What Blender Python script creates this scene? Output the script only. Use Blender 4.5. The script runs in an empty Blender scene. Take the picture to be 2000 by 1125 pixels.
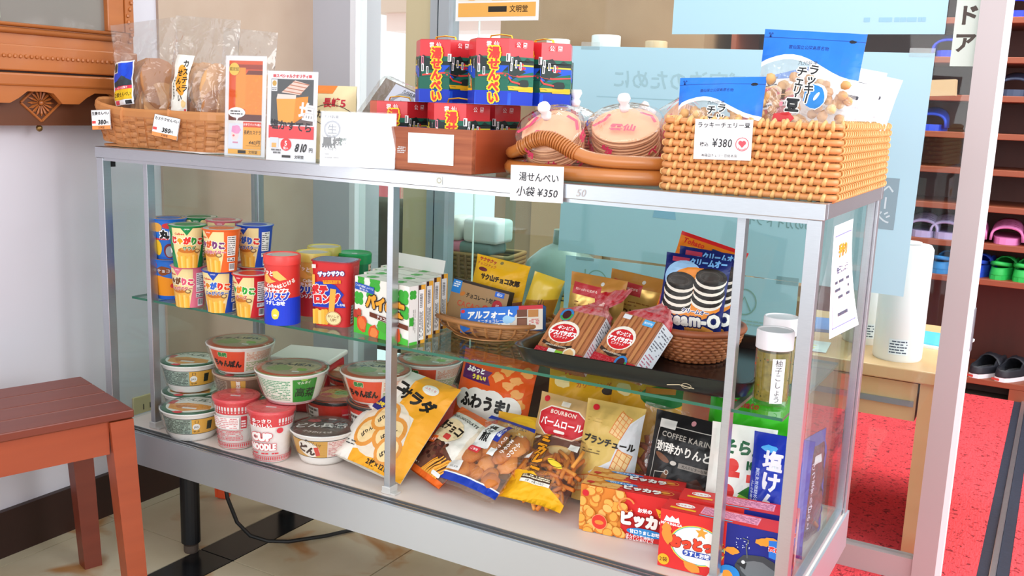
import bpy, bmesh, math, random
from math import sin, cos, pi, radians as R, sqrt, atan2, exp
from mathutils import Vector, Matrix, Euler, geometry, noise

# ---------------------------------------------------------------- camera
SC = bpy.context.scene
COL = SC.collection
CAM = Vector((1.777, -1.344, 1.015))
PITCH, YAW, ROLL, FPX = 0.186, -0.5137, 0.0374, 1888.8
_fw = Vector((sin(YAW) * cos(PITCH), cos(YAW) * cos(PITCH), -sin(PITCH)))
_rt0 = Vector((cos(YAW), -sin(YAW), 0))
_up0 = _rt0.cross(_fw)
_rt = _rt0 * cos(ROLL) + _up0 * sin(ROLL)
_up = _up0 * cos(ROLL) - _rt0 * sin(ROLL)
cd = bpy.data.cameras.new('camera')
cam = bpy.data.objects.new('camera', cd)
COL.objects.link(cam)
cd.sensor_width = 36.0
cd.lens = FPX / 2000 * 36.0
cd.clip_start = 0.02
cam.matrix_world = Matrix(((_rt.x, _up.x, -_fw.x, CAM.x), (_rt.y, _up.y, -_fw.y, CAM.y),
                           (_rt.z, _up.z, -_fw.z, CAM.z), (0, 0, 0, 1)))
SC.camera = cam

# ---------------------------------------------------------------- world and lights
w = bpy.data.worlds.new('daylight')
SC.world = w
w.use_nodes = True
_bg = w.node_tree.nodes['Background']
_bg.inputs[0].default_value = (0.90, 0.95, 1.0, 1)
_bg.inputs[1].default_value = 1.3


def area(name, loc, target, sx, sy, energy, col):
    l = bpy.data.lights.new(name, 'AREA')
    l.shape = 'RECTANGLE'
    l.size, l.size_y, l.energy, l.color = sx, sy, energy, col
    o = bpy.data.objects.new(name, l)
    o.location = loc
    o.rotation_euler = (Vector(target) - Vector(loc)).to_track_quat('-Z', 'Y').to_euler()
    COL.objects.link(o)
    return o


area('entrance_daylight', (4.2, 0.5, 1.9), (1.2, 0.3, 0.6), 2.4, 2.2, 85, (0.93, 0.97, 1.0))
area('front_fill_light', (2.3, -4.2, 1.9), (0.7, 0.2, 0.6), 3.6, 2.0, 62, (1.0, 0.98, 0.95))  # added fill light behind the camera, brightens the case front
area('side_window_daylight', (-2.5, -4.3, 1.3), (0.7, 0.0, 0.8), 1.2, 2.0, 55, (0.97, 0.99, 1.0))
area('hall_fill_light', (1.2, 2.0, 2.35), (1.2, 2.0, 0.0), 1.4, 1.0, 45, (1.0, 0.96, 0.90))  # added overhead fill that brightens the hall and the desk kneehole

vs = SC.view_settings
vs.view_transform = 'Standard'
vs.look = 'None'
vs.exposure = 0.2
vs.gamma = 1.0
vs.use_curve_mapping = False
try:
    SC.cycles.use_denoising = True
    SC.cycles.max_bounces = 14
    SC.cycles.transparent_max_bounces = 24
    SC.cycles.sample_clamp_indirect = 6
except Exception:
    pass


# ---------------------------------------------------------------- pixel to place
def ray(px, py):
    return _fw + _rt * ((px - 1000) / FPX) + _up * ((562.5 - py) / FPX)


def OZ(px, py, z):
    d = ray(px, py)
    return CAM + d * ((z - CAM.z) / d.z)


def OY(px, py, y):
    d = ray(px, py)
    return CAM + d * ((y - CAM.y) / d.y)


# ---------------------------------------------------------------- materials
MATS = {}


def lin(c):
    c = c / 255.0
    return c / 12.92 if c <= 0.04045 else ((c + 0.055) / 1.055) ** 2.4


def rgb(h):
    h = h.lstrip('#')
    return tuple(lin(int(h[i:i + 2], 16)) for i in (0, 2, 4)) + (1,)


def mat(name, col, rough=0.5, metal=0.0, noise_scale=0, noise_amt=0.0, bump=0.0, col2=None, coat=0.0, stretch=None,
        spec=0.5, sss=0.0):
    if name in MATS:
        return MATS[name]
    m = bpy.data.materials.new(name)
    MATS[name] = m
    m.use_nodes = True
    nt = m.node_tree
    b = nt.nodes['Principled BSDF']
    b.inputs['Base Color'].default_value = rgb(col)
    b.inputs['Roughness'].default_value = rough
    b.inputs['Metallic'].default_value = metal
    b.inputs['Specular IOR Level'].default_value = spec
    if coat:
        b.inputs['Coat Weight'].default_value = coat
        b.inputs['Coat Roughness'].default_value = 0.12
    if noise_scale:
        tc = nt.nodes.new('ShaderNodeTexCoord')
        mp = nt.nodes.new('ShaderNodeMapping')
        mp.inputs['Scale'].default_value = stretch or (1, 1, 1)
        ns = nt.nodes.new('ShaderNodeTexNoise')
        ns.inputs['Scale'].default_value = noise_scale
        ns.inputs['Detail'].default_value = 5
        nt.links.new(tc.outputs['Object'], mp.inputs[0])
        nt.links.new(mp.outputs[0], ns.inputs['Vector'])
        if noise_amt:
            rp = nt.nodes.new('ShaderNodeValToRGB')
            rp.color_ramp.elements[0].position = 0.5 - noise_amt / 2
            rp.color_ramp.elements[1].position = 0.5 + noise_amt / 2
            rp.color_ramp.elements[0].color = rgb(col2 or col)
            rp.color_ramp.elements[1].color = rgb(col)
            nt.links.new(ns.outputs['Fac'], rp.inputs[0])
            nt.links.new(rp.outputs[0], b.inputs['Base Color'])
        if bump:
            bp = nt.nodes.new('ShaderNodeBump')
            bp.inputs['Strength'].default_value = bump
            bp.inputs['Distance'].default_value = 0.004
            nt.links.new(ns.outputs['Fac'], bp.inputs['Height'])
            nt.links.new(bp.outputs[0], b.inputs['Normal'])
    return m


def clear(name, tint='#ffffff', gloss=1.0, rough=0.03, wrinkle=0, haze=0.0, wscale=30):
    """thin transparent sheet: Fresnel mix of see-through and gloss (+ a little milky haze)"""
    if name in MATS:
        return MATS[name]
    m = bpy.data.materials.new(name)
    MATS[name] = m
    m.use_nodes = True
    nt = m.node_tree
    nt.nodes.clear()
    out = nt.nodes.new('ShaderNodeOutputMaterial')
    tr = nt.nodes.new('ShaderNodeBsdfTransparent')
    tr.inputs[0].default_value = rgb(tint)
    gl = nt.nodes.new('ShaderNodeBsdfGlossy')
    gl.inputs['Roughness'].default_value = rough
    gl.inputs['Color'].default_value = (1, 1, 1, 1)
    fr = nt.nodes.new('ShaderNodeLayerWeight')
    fr.inputs[0].default_value = 0.5
    pw = nt.nodes.new('ShaderNodeMath')
    pw.operation = 'POWER'
    pw.inputs[1].default_value = 4.5
    nt.links.new(fr.outputs['Facing'], pw.inputs[0])
    mu = nt.nodes.new('ShaderNodeMath')
    mu.operation = 'MULTIPLY_ADD'
    mu.inputs[1].default_value = 0.9 * gloss
    mu.inputs[2].default_value = 0.045 * gloss
    mu.use_clamp = True
    mx = nt.nodes.new('ShaderNodeMixShader')
    nt.links.new(pw.outputs[0], mu.inputs[0])
    nt.links.new(mu.outputs[0], mx.inputs[0])
    last = tr
    if haze:
        df = nt.nodes.new('ShaderNodeBsdfTranslucent')
        df.inputs[0].default_value = (1, 1, 1, 1)
        d2 = nt.nodes.new('ShaderNodeBsdfDiffuse')
        d2.inputs[0].default_value = (.95, .95, .95, 1)
        mm = nt.nodes.new('ShaderNodeMixShader')
        mm.inputs[0].default_value = 0.5
        nt.links.new(df.outputs[0], mm.inputs[1])
        nt.links.new(d2.outputs[0], mm.inputs[2])
        hz = nt.nodes.new('ShaderNodeMixShader')
        hz.inputs[0].default_value = haze
        nt.links.new(tr.outputs[0], hz.inputs[1])
        nt.links.new(mm.outputs[0], hz.inputs[2])
        last = hz
    nt.links.new(last.outputs[0], mx.inputs[1])
    nt.links.new(gl.outputs[0], mx.inputs[2])
    nt.links.new(mx.outputs[0], out.inputs[0])
    if wrinkle:
        tc = nt.nodes.new('ShaderNodeTexCoord')
        ns = nt.nodes.new('ShaderNodeTexNoise')
        ns.inputs['Scale'].default_value = wscale
        ns.inputs['Detail'].default_value = 2
        ns.inputs['Distortion'].default_value = 1.5
        bp = nt.nodes.new('ShaderNodeBump')
        bp.inputs['Strength'].default_value = wrinkle
        bp.inputs['Distance'].default_value = 0.01
        nt.links.new(tc.outputs['Object'], ns.inputs['Vector'])
        nt.links.new(ns.outputs['Fac'], bp.inputs['Height'])
        nt.links.new(bp.outputs[0], gl.inputs['Normal'])
        nt.links.new(bp.outputs[0], fr.inputs['Normal'])
    return m


def ink(h):
    return mat('ink_' + h.lstrip('#'), h, 0.42, spec=0.35)


# ---------------------------------------------------------------- objects
def tag(o, label=None, cat=None, group=None, kind=None):
    if label: o['label'] = label
    if cat: o['category'] = cat
    if group: o['group'] = group
    if kind: o['kind'] = kind
    return o


def orient(yaw=0, lean=0, roll=0):
    return (Matrix.Rotation(yaw, 3, 'Z') @ Matrix.Rotation(-lean, 3, 'X') @ Matrix.Rotation(roll, 3, 'Y')).to_euler()


def thing(name, label, cat, loc=(0, 0, 0), yaw=0, lean=0, roll=0, group=None):
    o = bpy.data.objects.new(name, None)
    o.empty_display_size = 0.02
    COL.objects.link(o)
    o.location = loc
    o.rotation_euler = orient(yaw, lean, roll)
    return tag(o, label, cat, group)


def dup(root, loc=None, yaw=None, lean=0, roll=0, label=None, parent=None):
    r = root.copy()
    COL.objects.link(r)
    if parent: r.parent = parent
    if loc is not None: r.location = loc
    if yaw is not None: r.rotation_euler = orient(yaw, lean, roll)
    if label: r['label'] = label
    for ch in list(root.children):
        dup(ch, parent=r)
    return r


def link_mesh(name, me, mats, parent=None, smooth=False):
    for m in mats: me.materials.append(m)
    if smooth:
        me.polygons.foreach_set('use_smooth', [True] * len(me.polygons))
    o = bpy.data.objects.new(name, me)
    COL.objects.link(o)
    if parent: o.parent = parent
    return o


class MB:
    def __init__(s):
        s.v, s.f, s.m = [], [], []

    def add(s, vs, fs, m=0):
        n = len(s.v)
        s.v.extend(tuple(p) for p in vs)
        for f in fs:
            s.f.append([i + n for i in f])
            s.m.append(m)
        return s

    def box(s, x0, y0, z0, x1, y1, z1, m=0, M=None, bev=0.0):
        if bev > 0:
            return s.bbox(x0, y0, z0, x1, y1, z1, bev, m, M)
        p = [Vector((x, y, z)) for z in (z0, z1) for y in (y0, y1) for x in (x0, x1)]
        if M: p = [M @ q for q in p]
        return s.add(p, [(0, 2, 3, 1), (4, 5, 7, 6), (0, 1, 5, 4), (2, 6, 7, 3), (0, 4, 6, 2), (1, 3, 7, 5)], m)

    def bbox(s, x0, y0, z0, x1, y1, z1, b, m=0, M=None):
        """box with chamfered vertical and horizontal edges"""
        bm = bmesh.new()
        bmesh.ops.create_cube(bm, size=1)
        for q in bm.verts:
            q.co = Vector(((x0 + x1) / 2 + q.co.x * (x1 - x0), (y0 + y1) / 2 + q.co.y * (y1 - y0), (z0 + z1) / 2 + q.co.z * (z1 - z0)))
        bmesh.ops.bevel(bm, geom=bm.edges[:], offset=b, segments=2, affect='EDGES', profile=0.5)
        bm.verts.index_update()
        p = [M @ q.co if M else q.co.copy() for q in bm.verts]
        s.add(p, [[q.index for q in f.verts] for f in bm.faces], m)
        bm.free()
        return s

    def tube(s, pts, r, n=8, m=0, closed=False, caps=True, rb=None):
        """round (or flattened: rb = binormal radius) tube along pts; r may be a list"""
        pts = [Vector(p) for p in pts]
        k = len(pts)
        rings = []
        prev = None
        for i, p in enumerate(pts):
            a = pts[(i - 1) % k] if (closed or i > 0) else p
            c = pts[(i + 1) % k] if (closed or i < k - 1) else p
            t = (c - a)
            t = t.normalized() if t.length > 1e-9 else Vector((0, 0, 1))
            if prev is None:
                up = Vector((0, 0, 1)) if abs(t.z) < 0.9 else Vector((1, 0, 0))
                nrm = (up - t * up.dot(t)).normalized()
            else:
                nrm = prev - t * prev.dot(t)
                nrm = nrm.normalized() if nrm.length > 1e-6 else prev
            prev = nrm
            bi = t.cross(nrm)
            rr = r[i] if isinstance(r, (list, tuple)) else r
            r2 = rr if rb is None else rb
            rings.append([p + nrm * (rr * cos(2 * pi * j / n)) + bi * (r2 * sin(2 * pi * j / n)) for j in range(n)])
        vs = [q for rg in rings for q in rg]
        fs = []
        for i in range(k if closed else k - 1):
            i2 = (i + 1) % k
            for j in range(n):
                j2 = (j + 1) % n
                fs.append((i * n + j, i * n + j2, i2 * n + j2, i2 * n + j))
        if caps and not closed:
            fs.append(tuple(range(n))[::-1])
            fs.append(tuple((k - 1) * n + j for j in range(n)))
        return s.add(vs, fs, m)

    def lathe(s, prof, n=32, m=0, c=(0, 0), close=False, sq=None):
        """profile [(r,z)...]; m may be a list per segment; sq = superellipse exponent"""
        vs = []
        for r, z in prof:
            for j in range(n):
                a = 2 * pi * j / n
                ca, sa = cos(a), sin(a)
                k = 1.0
                if sq:
                    k = 1.0 / (abs(ca) ** sq + abs(sa) ** sq) ** (1.0 / sq)
                vs.append((c[0] + r * k * ca, c[1] + r * k * sa, z))
        b = len(s.v)
        s.v.extend(vs)
        for i in range(len(prof) - 1):
            mm = m[i] if isinstance(m, (list, tuple)) else m
            for j in range(n):
                j2 = (j + 1) % n
                s.f.append([b + i * n + j, b + i * n + j2, b + (i + 1) * n + j2, b + (i + 1) * n + j])
                s.m.append(mm)
        for idx, rev in ((0, True), (len(prof) - 1, False)):
            if prof[idx][0] > 1e-6 and len(prof) > 2:
                ring = [b + idx * n + j for j in range(n)]
                s.f.append(ring[::-1] if rev else ring)
                s.m.append((m[0] if rev else m[-1]) if isinstance(m, (list, tuple)) else m)
        return s

    def prism(s, poly, z0, z1, m=0, M=None, cap=None):
        n = len(poly)
        p = [Vector((x, y, z0)) for x, y in poly] + [Vector((x, y, z1)) for x, y in poly]
        if M: p = [M @ q for q in p]
        s.add(p, [(i, (i + 1) % n, n + (i + 1) % n, n + i) for i in range(n)], m)
        b = len(s.v) - 2 * n
        s.f.append([b + i for i in range(n)][::-1]); s.m.append(m)
        s.f.append([b + n + i for i in range(n)]); s.m.append(m if cap is None else cap)
        return s

    def blob(s, c, r, m=0, n=6, seed=0, sq=(1, 1, 1), amp=0.15):
        rnd = random.Random(seed)
        vs, fs = [], []
        k = n
        for i in range(k + 1):
            th = pi * i / k
            for j in range(2 * k):
                ph = pi * j / k
                q = 1 + amp * (rnd.random() - 0.5) * 2 * (0 if i in (0, k) else 1)
                vs.append((c[0] + r * q * sq[0] * sin(th) * cos(ph), c[1] + r * q * sq[1] * sin(th) * sin(ph), c[2] + r * q * sq[2] * cos(th)))
        for i in range(k):
            for j in range(2 * k):
                j2 = (j + 1) % (2 * k)
                fs.append((i * 2 * k + j, (i + 1) * 2 * k + j, (i + 1) * 2 * k + j2, i * 2 * k + j2))
        return s.add(vs, fs, m)

    def build(s, name, mats, parent=None, smooth=False, sub=0):
        me = bpy.data.meshes.new(name)
        me.from_pydata(s.v, [], s.f)
        me.polygons.foreach_set('material_index', s.m)
        me.update()
        if not isinstance(mats, (list, tuple)): mats = [mats]
        o = link_mesh(name, me, mats, parent, smooth)
        if sub:
            md = o.modifiers.new('sub', 'SUBSURF')
            md.levels = md.render_levels = sub
        return o


def auto_smooth(o, deg=35):
    """flat where edges are sharp, smooth elsewhere"""
    bm = bmesh.new()
    bm.from_mesh(o.data)
    lim = R(deg)
    for e in bm.edges:
        e.smooth = not (len(e.link_faces) == 2 and e.calc_face_angle(0) > lim)
    for f in bm.faces: f.smooth = True
    bm.to_mesh(o.data)
    bm.free()
    return o


# ---------------------------------------------------------------- flat print
GL = {}


def glyph(ch, off=0.0):
    k = (ch, round(off, 3))
    if k not in GL:
        c = bpy.data.curves.new('g', 'FONT')
        c.body = ch
        c.resolution_u = 2
        c.offset = off
        o = bpy.data.objects.new('g', c)
        me = bpy.data.meshes.new_from_object(o)
        vs = [(v.co.x, v.co.y) for v in me.vertices]
        fs = [tuple(p.vertices) for p in me.polygons]
        adv = 1.0 if ord(ch) > 0x2000 else (0.3 if ch == ' ' else max([x for x, y in vs] or [.3]) + 0.07)
        GL[k] = (vs, fs, adv)
        bpy.data.meshes.remove(me)
        bpy.data.objects.remove(o)
        bpy.data.curves.remove(c)
    return GL[k]


class Art:
    def __init__(s, seed=1):
        s.L = []
        s.r = random.Random(seed)

    def poly(s, pts, col):
        pts = [(p[0], p[1]) for p in pts]
        if len(pts) < 5:
            fs = [tuple(range(len(pts)))]
        else:
            fs = geometry.tessellate_polygon([[Vector((x, y, 0)) for x, y in pts]])
        s.L.append((pts, fs, col))
        return s

    def rect(s, u0, v0, u1, v1, col, r=0.0, rot=0):
        cx, cy = (u0 + u1) / 2, (v0 + v1) / 2
        if r > 0:
            p = []
            for qx, qy, a0 in ((u1 - r, v1 - r, 0), (u0 + r, v1 - r, 90), (u0 + r, v0 + r, 180), (u1 - r, v0 + r, 270)):
                for k in range(4):
                    a = R(a0 + 30 * k)
                    p.append((qx + r * cos(a), qy + r * sin(a)))
        else:
            p = [(u0, v0), (u1, v0), (u1, v1), (u0, v1)]
        if rot:
            c, t = cos(rot), sin(rot)
            p = [(cx + (x - cx) * c - (y - cy) * t, cy + (x - cx) * t + (y - cy) * c) for x, y in p]
        return s.poly(p, col)

    def ell(s, cx, cy, rx, ry, col, rot=0, n=20, a0=0, a1=360):
        p = []
        for k in range(n + (a1 - a0 < 360)):
            a = R(a0 + (a1 - a0) * k / n)
            x, y = rx * cos(a), ry * sin(a)
            p.append((cx + x * cos(rot) - y * sin(rot), cy + x * sin(rot) + y * cos(rot)))
        return s.poly(p, col)

    def ring(s, cx, cy, rx, ry, w, col, a0=0, a1=360, n=24):
        pts = [(cx + rx * cos(R(a0 + (a1 - a0) * k / n)), cy + ry * sin(R(a0 + (a1 - a0) * k / n))) for k in range(n + 1)]
        return s.stroke(pts, w, col)

    def blob(s, cx, cy, rx, ry, col, rot=0, amp=0.18, n=14):
        p = []
        for k in range(n):
            a = 2 * pi * k / n
            q = 1 + amp * (s.r.random() * 2 - 1)
            x, y = rx * q * cos(a), ry * q * sin(a)
            p.append((cx + x * cos(rot) - y * sin(rot), cy + x * sin(rot) + y * cos(rot)))
        return s.poly(p, col)

    def star(s, cx, cy, r, col, n=5, k=0.45, rot=90):
        return s.poly([(cx + (r if i % 2 == 0 else r * k) * cos(R(rot) + pi * i / n), cy + (r if i % 2 == 0 else r * k) * sin(R(rot) + pi * i / n)) for i in range(2 * n)], col)

    def stroke(s, pts, w, col):
        vs, fs = [], []
        for i, p in enumerate(pts):
            a = pts[max(0, i - 1)]
            b = pts[min(len(pts) - 1, i + 1)]
            dx, dy = b[0] - a[0], b[1] - a[1]
            l = sqrt(dx * dx + dy * dy) or 1
            nx, ny = -dy / l * w / 2, dx / l * w / 2
            vs += [(p[0] + nx, p[1] + ny), (p[0] - nx, p[1] - ny)]
        for i in range(len(pts) - 1):
            fs.append((2 * i, 2 * i + 1, 2 * i + 3, 2 * i + 2))
        s.L.append((vs, fs, col))
        return s

    def text(s, t, cx, cy, size, col, rot=0, bold=0.015, out=None, outw=0.06, sx=1.0, shear=0.0, vert=False, pitch=1.0, arc=0.0, mirror=False):
        """size = em in metres, centred at (cx, cy); out = outline colour"""
        def run(off, colr):
            dil = 0.0
            if off > .03:
                dil, off = off - .02, .02
            vs, fs = [], []
            if vert:
                n = len(t)
                y = (n * size * pitch) / 2 - size * 0.85
                for ch in t:
                    gv, gf, ad = glyph(ch, off)
                    b = len(vs)
                    if ch == 'ー':
                        vs += [((0.38 - (gy - 0.38)) * 0 + (gy - 0.38) * size * sx, y + (0.38 - (gx - 0.5)) * size) for gx, gy in gv]
                    else:
                        vs += [((gx - ad / 2) * size * sx, y + gy * size) for gx, gy in gv]
                    fs += [tuple(i + b for i in f) for f in gf]
                    y -= size * pitch
            else:
                W = sum(glyph(ch, off)[2] for ch in t) * size * sx * pitch
                x = -W / 2
                for ch in t:
                    gv, gf, ad = glyph(ch, off)
                    b = len(vs)
                    for gx, gy in gv:
                        X, Y = x + (gx * sx + (gy - 0.37) * shear) * size, (gy - 0.37) * size
                        if arc:
                            a = X / arc
                            X, Y = (arc + Y) * sin(a), (arc + Y) * cos(a) - arc
                        vs.append((X, Y))
                    fs += [tuple(i + b for i in f) for f in gf]
                    x += ad * size * sx * pitch
            c, n_ = cos(rot), sin(rot)
            if mirror: vs = [(-x, y) for x, y in vs]
            vs = [(cx + x * c - y * n_, cy + x * n_ + y * c) for x, y in vs]
            s.L.append((vs, fs, colr))
            if dil:
                nd = 5 if dil < .05 else 7
                for q in range(nd):
                    dx, dy = dil * size * cos(2 * pi * q / nd), dil * size * sin(2 * pi * q / nd)
                    s.L.append(([(x + dx, y + dy) for x, y in vs], fs, colr, .2))
        if out: run(bold + outw, out)
        run(bold, col)
        return s

    def lines(s, u0, v0, u1, v1, n, col, fill=0.6, vert=False, dens=0.82):
        """small illegible print: rows of dashes"""
        vs, fs = [], []
        L = (v1 - v0) if vert else (u1 - u0)
        Wd = (u1 - u0) if vert else (v1 - v0)
        p = Wd / n
        for i in range(n):
            c = (i + 0.5) * p
            x = 0.0
            while x < L * 0.97:
                l = min(L - x, p * (0.5 + 1.6 * s.r.random()))
                if s.r.random() < dens:
                    a, b, h = x, x + l * 0.85, p * fill / 2
                    q = [(a, c - h), (b, c - h), (b, c + h), (a, c + h)]
                    if vert: q = [(u0 + y, v1 - xx) for xx, y in q]
                    else: q = [(u0 + xx, v1 - y) for xx, y in q]
                    k = len(vs)
                    vs += q
                    fs.append((k, k + 1, k + 2, k + 3))
                x += l
        s.L.append((vs, fs, col))
        return s

    def bars(s, u0, v0, u1, v1, vert=False, n=22, col='#1a1a1a', bg='#ffffff'):
        s.rect(u0, v0, u1, v1, bg)
        vs, fs = [], []
        L = (v1 - v0) if vert else (u1 - u0)
        x = L * 0.06
        st = L * 0.88 / n
        for i in range(n):
            wd = st * (0.25 + 0.5 * s.r.random())
            if vert: q = [(u0 + (u1 - u0) * .08, v0 + x), (u1 - (u1 - u0) * .2, v0 + x), (u1 - (u1 - u0) * .2, v0 + x + wd), (u0 + (u1 - u0) * .08, v0 + x + wd)]
            else: q = [(u0 + x, v0 + (v1 - v0) * .2), (u0 + x + wd, v0 + (v1 - v0) * .2), (u0 + x + wd, v1 - (v1 - v0) * .06), (u0 + x, v1 - (v1 - v0) * .06)]
            k = len(vs)
            vs += q
            fs.append((k, k + 1, k + 2, k + 3))
            x += st
        s.L.append((vs, fs, col))
        return s

    def build(s, name, parent, fmap, cutu=(), cutv=(), clip=None, h0=0.0003, dh=0.00005, mats=None, diag=(), smooth=False):
        cols, ci = [], {}
        bm = bmesh.new()
        hh = h0
        for ent in s.L:
            vs, fs, col = ent[:3]
            hh += dh * (ent[3] if len(ent) > 3 else 1.0)
            if col not in ci:
                ci[col] = len(cols)
                cols.append(col)
            bv = [bm.verts.new((x, y, hh)) for x, y in vs]
            for f in fs:
                try:
                    nf = bm.faces.new([bv[i] for i in f])
                    nf.material_index = ci[col]
                except ValueError:
                    pass
        if clip:
            for co, no in (((clip[0], 0, 0), (-1, 0, 0)), ((clip[2], 0, 0), (1, 0, 0)), ((0, clip[1], 0), (0, -1, 0)), ((0, clip[3], 0), (0, 1, 0))):
                bmesh.ops.bisect_plane(bm, geom=bm.verts[:] + bm.edges[:] + bm.faces[:], plane_co=co, plane_no=no, clear_outer=True)
        for u in cutu:
            bmesh.ops.bisect_plane(bm, geom=bm.verts[:] + bm.edges[:] + bm.faces[:], plane_co=(u, 0, 0), plane_no=(1, 0, 0))
        for v in cutv:
            bmesh.ops.bisect_plane(bm, geom=bm.verts[:] + bm.edges[:] + bm.faces[:], plane_co=(0, v, 0), plane_no=(0, 1, 0))
        for co, no in diag:
            bmesh.ops.bisect_plane(bm, geom=bm.verts[:] + bm.edges[:] + bm.faces[:], plane_co=co, plane_no=Vector(no).normalized())
        for v in bm.verts:
            v.co = fmap(v.co.x, v.co.y, v.co.z)
        me = bpy.data.meshes.new(name)
        bm.to_mesh(me)
        bm.free()
        return link_mesh(name, me, [(mats or {}).get(c) or ink(c) for c in cols], parent, smooth)


def flat(o, U, V):
    o, U, V = Vector(o), Vector(U).normalized(), Vector(V).normalized()
    N = U.cross(V)
    return lambda u, v, h: o + U * u + V * v + N * h


def cone_map(r0, r1, H, ang=0.0):
    Rm = (r0 + r1) / 2

    def f(u, v, h):
        a = ang + u / Rm
        r = r0 + (r1 - r0) * v / H + h
        return Vector((r * sin(a), -r * cos(a), v))
    return f


def steps(a, b, d):
    n = max(1, int((b - a) / d))
    return [a + (b - a) * i / n for i in range(1, n)]


def pouch_fn(w, h, t, top=0.10, bot=0.08, p=2.2, wr=0.002, seed=0, foot=0.0, curl=0.0, neck=0.0):
    """pillow surface; returns fmap(u,v,hh,side). foot = thickness kept at the base; neck pinches the top"""
    so = seed * 7.31

    def f(u, v, hh, side=1):
        s = max(0.0, min(1.0, v / h))
        a = min(1.0, s / max(bot * 2.2, 1e-3)) if foot <= 0 else foot + (1 - foot) * min(1.0, s / 0.3)
        b = min(1.0, (1 - s) / max(top * 2.2, 1e-3))
        prof = (sin(a * pi / 2) if foot <= 0 else a) * sin(b * pi / 2) ** 1.1
        q = max(0.0, 1 - abs(2 * u / w) ** p)
        y = t / 2 * q ** 0.75 * prof
        x = u * (1 - 0.03 * prof)
        if neck: x *= 1 - neck * max(0, (s - 0.75) / 0.25)
        ws = wr * min(1, 4 * q) * (0.4 + prof)
        y += ws * noise.noise(Vector((u * 38 + so, v * 30, so + side))) + ws * .5 * noise.noise(Vector((u * 90, v * 70 + so, side * 3)))
        yc = curl * (s - 0.5) ** 2
        return Vector((x, -side * (y + 0.0006) - (hh * side) + yc, v))
    return f


def pouch(root, fn, w, h, m, name='pouch', nx=14, nz=18, mback=None):
    mb = MB()
    for side in (1, -1):
        vs, fs = [], []
        for j in range(nz + 1):
            for i in range(nx + 1):
                vs.append(fn(-w / 2 + w * i / nx, h * j / nz, 0, side))
        for j in range(nz):
            for i in range(nx):
                a = j * (nx + 1) + i
                for q in ((a, a + 1, a + nx + 2), (a, a + nx + 2, a + nx + 1)):
                    fs.append(q if side == 1 else q[::-1])
        mb.add(vs, fs, 0 if side == 1 else 1)
    return mb.build(name, [m, mback or m], root, smooth=True)


def pouch_art(art, root, fn, w, h, name='front_print', nx=14, nz=18, h0=0.0007, margin=0.0, **k):
    """print that follows the very triangles of the pouch front, so the layers never cross"""
    G = [[fn(-w / 2 + w * i / nx, h * j / nz, 0, 1) for i in range(nx + 1)] for j in range(nz + 1)]
    du, dv = w / nx, h / nz

    def fm(u, v, hh):
        x, y = (u + w / 2) / du, v / dv
        i, j = max(0, min(nx - 1, int(x))), max(0, min(nz - 1, int(y)))
        x, y = x - i, y - j
        A, B, C, D_ = G[j][i], G[j][i + 1], G[j + 1][i + 1], G[j + 1][i]
        p = A + (B - A) * x + (C - B) * y if x >= y else A + (C - D_) * x + (D_ - A) * y
        return Vector((p.x, p.y - hh, p.z))
    diag = [(kk, (-w / 2 - kk * du if kk < 0 else -w / 2, kk * dv if kk > 0 else 0)) for kk in range(-nx + 1, nz)]
    return art.build(name, root, fm, [-w / 2 + w * i / nx for i in range(1, nx)],
                     [h * j / nz for j in range(1, nz)], clip=(-w / 2 + margin, margin, w / 2 - margin, h - margin), h0=h0, dh=0.00003,
                     diag=[((p[0], p[1], 0), (-1 / du, 1 / dv, 0)) for kk, p in diag], smooth=True, **k)


# common materials
M_ALU = mat('brushed_aluminium', '#c9cdd2', 0.33, 0.9, 60, 0.8, 0.03, '#b9bdc3', stretch=(1, 1, 30))
M_ALU2 = mat('door_aluminium', '#cfc9c9', 0.4, 0.45)
M_STEEL = mat('panel_steel', '#c6ccd4', 0.38, 0.75)
M_GLASS = clear('clear_pane', '#f6faf9', 0.45, 0.02)
M_GREEN = mat('glass_edge_green', '#2f6b55', 0.2)
M_SHELF = clear('shelf_glass', '#e6f3ee', .8, 0.02)
M_FILM = clear('clear_film', '#f7f5f3', 1.6, 0.10, 0.6, 0.09, 24)
M_WHITE = mat('white_paper', '#f4f3f2', 0.6)
M_WPLAS = mat('white_plastic', '#f1f0f0', 0.35)
# ================================================================ THE SETTING
YG = 0.85          # plane of the glass front
XW = -0.155        # face of the left wall
m_plaster = mat('white_plaster', '#d6d2da', 0.75, 0, 3, 0.9, 0.02, '#cfc9cf')
m_marble = mat('beige_marble', '#c2ab98', 0.45, 0, 9, 0.7, 0.0, '#b59c88')
m_grey = mat('grey_column', '#bcbdc6', 0.7)

fl = tag(MB().box(-0.4, -3.2, -0.06, 3.2, 3.2, -0.004).build('floor', mat('tile_joint', '#4a4238', 0.8)), 'stone tiled shop floor with dark joints', kind='structure')


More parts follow.
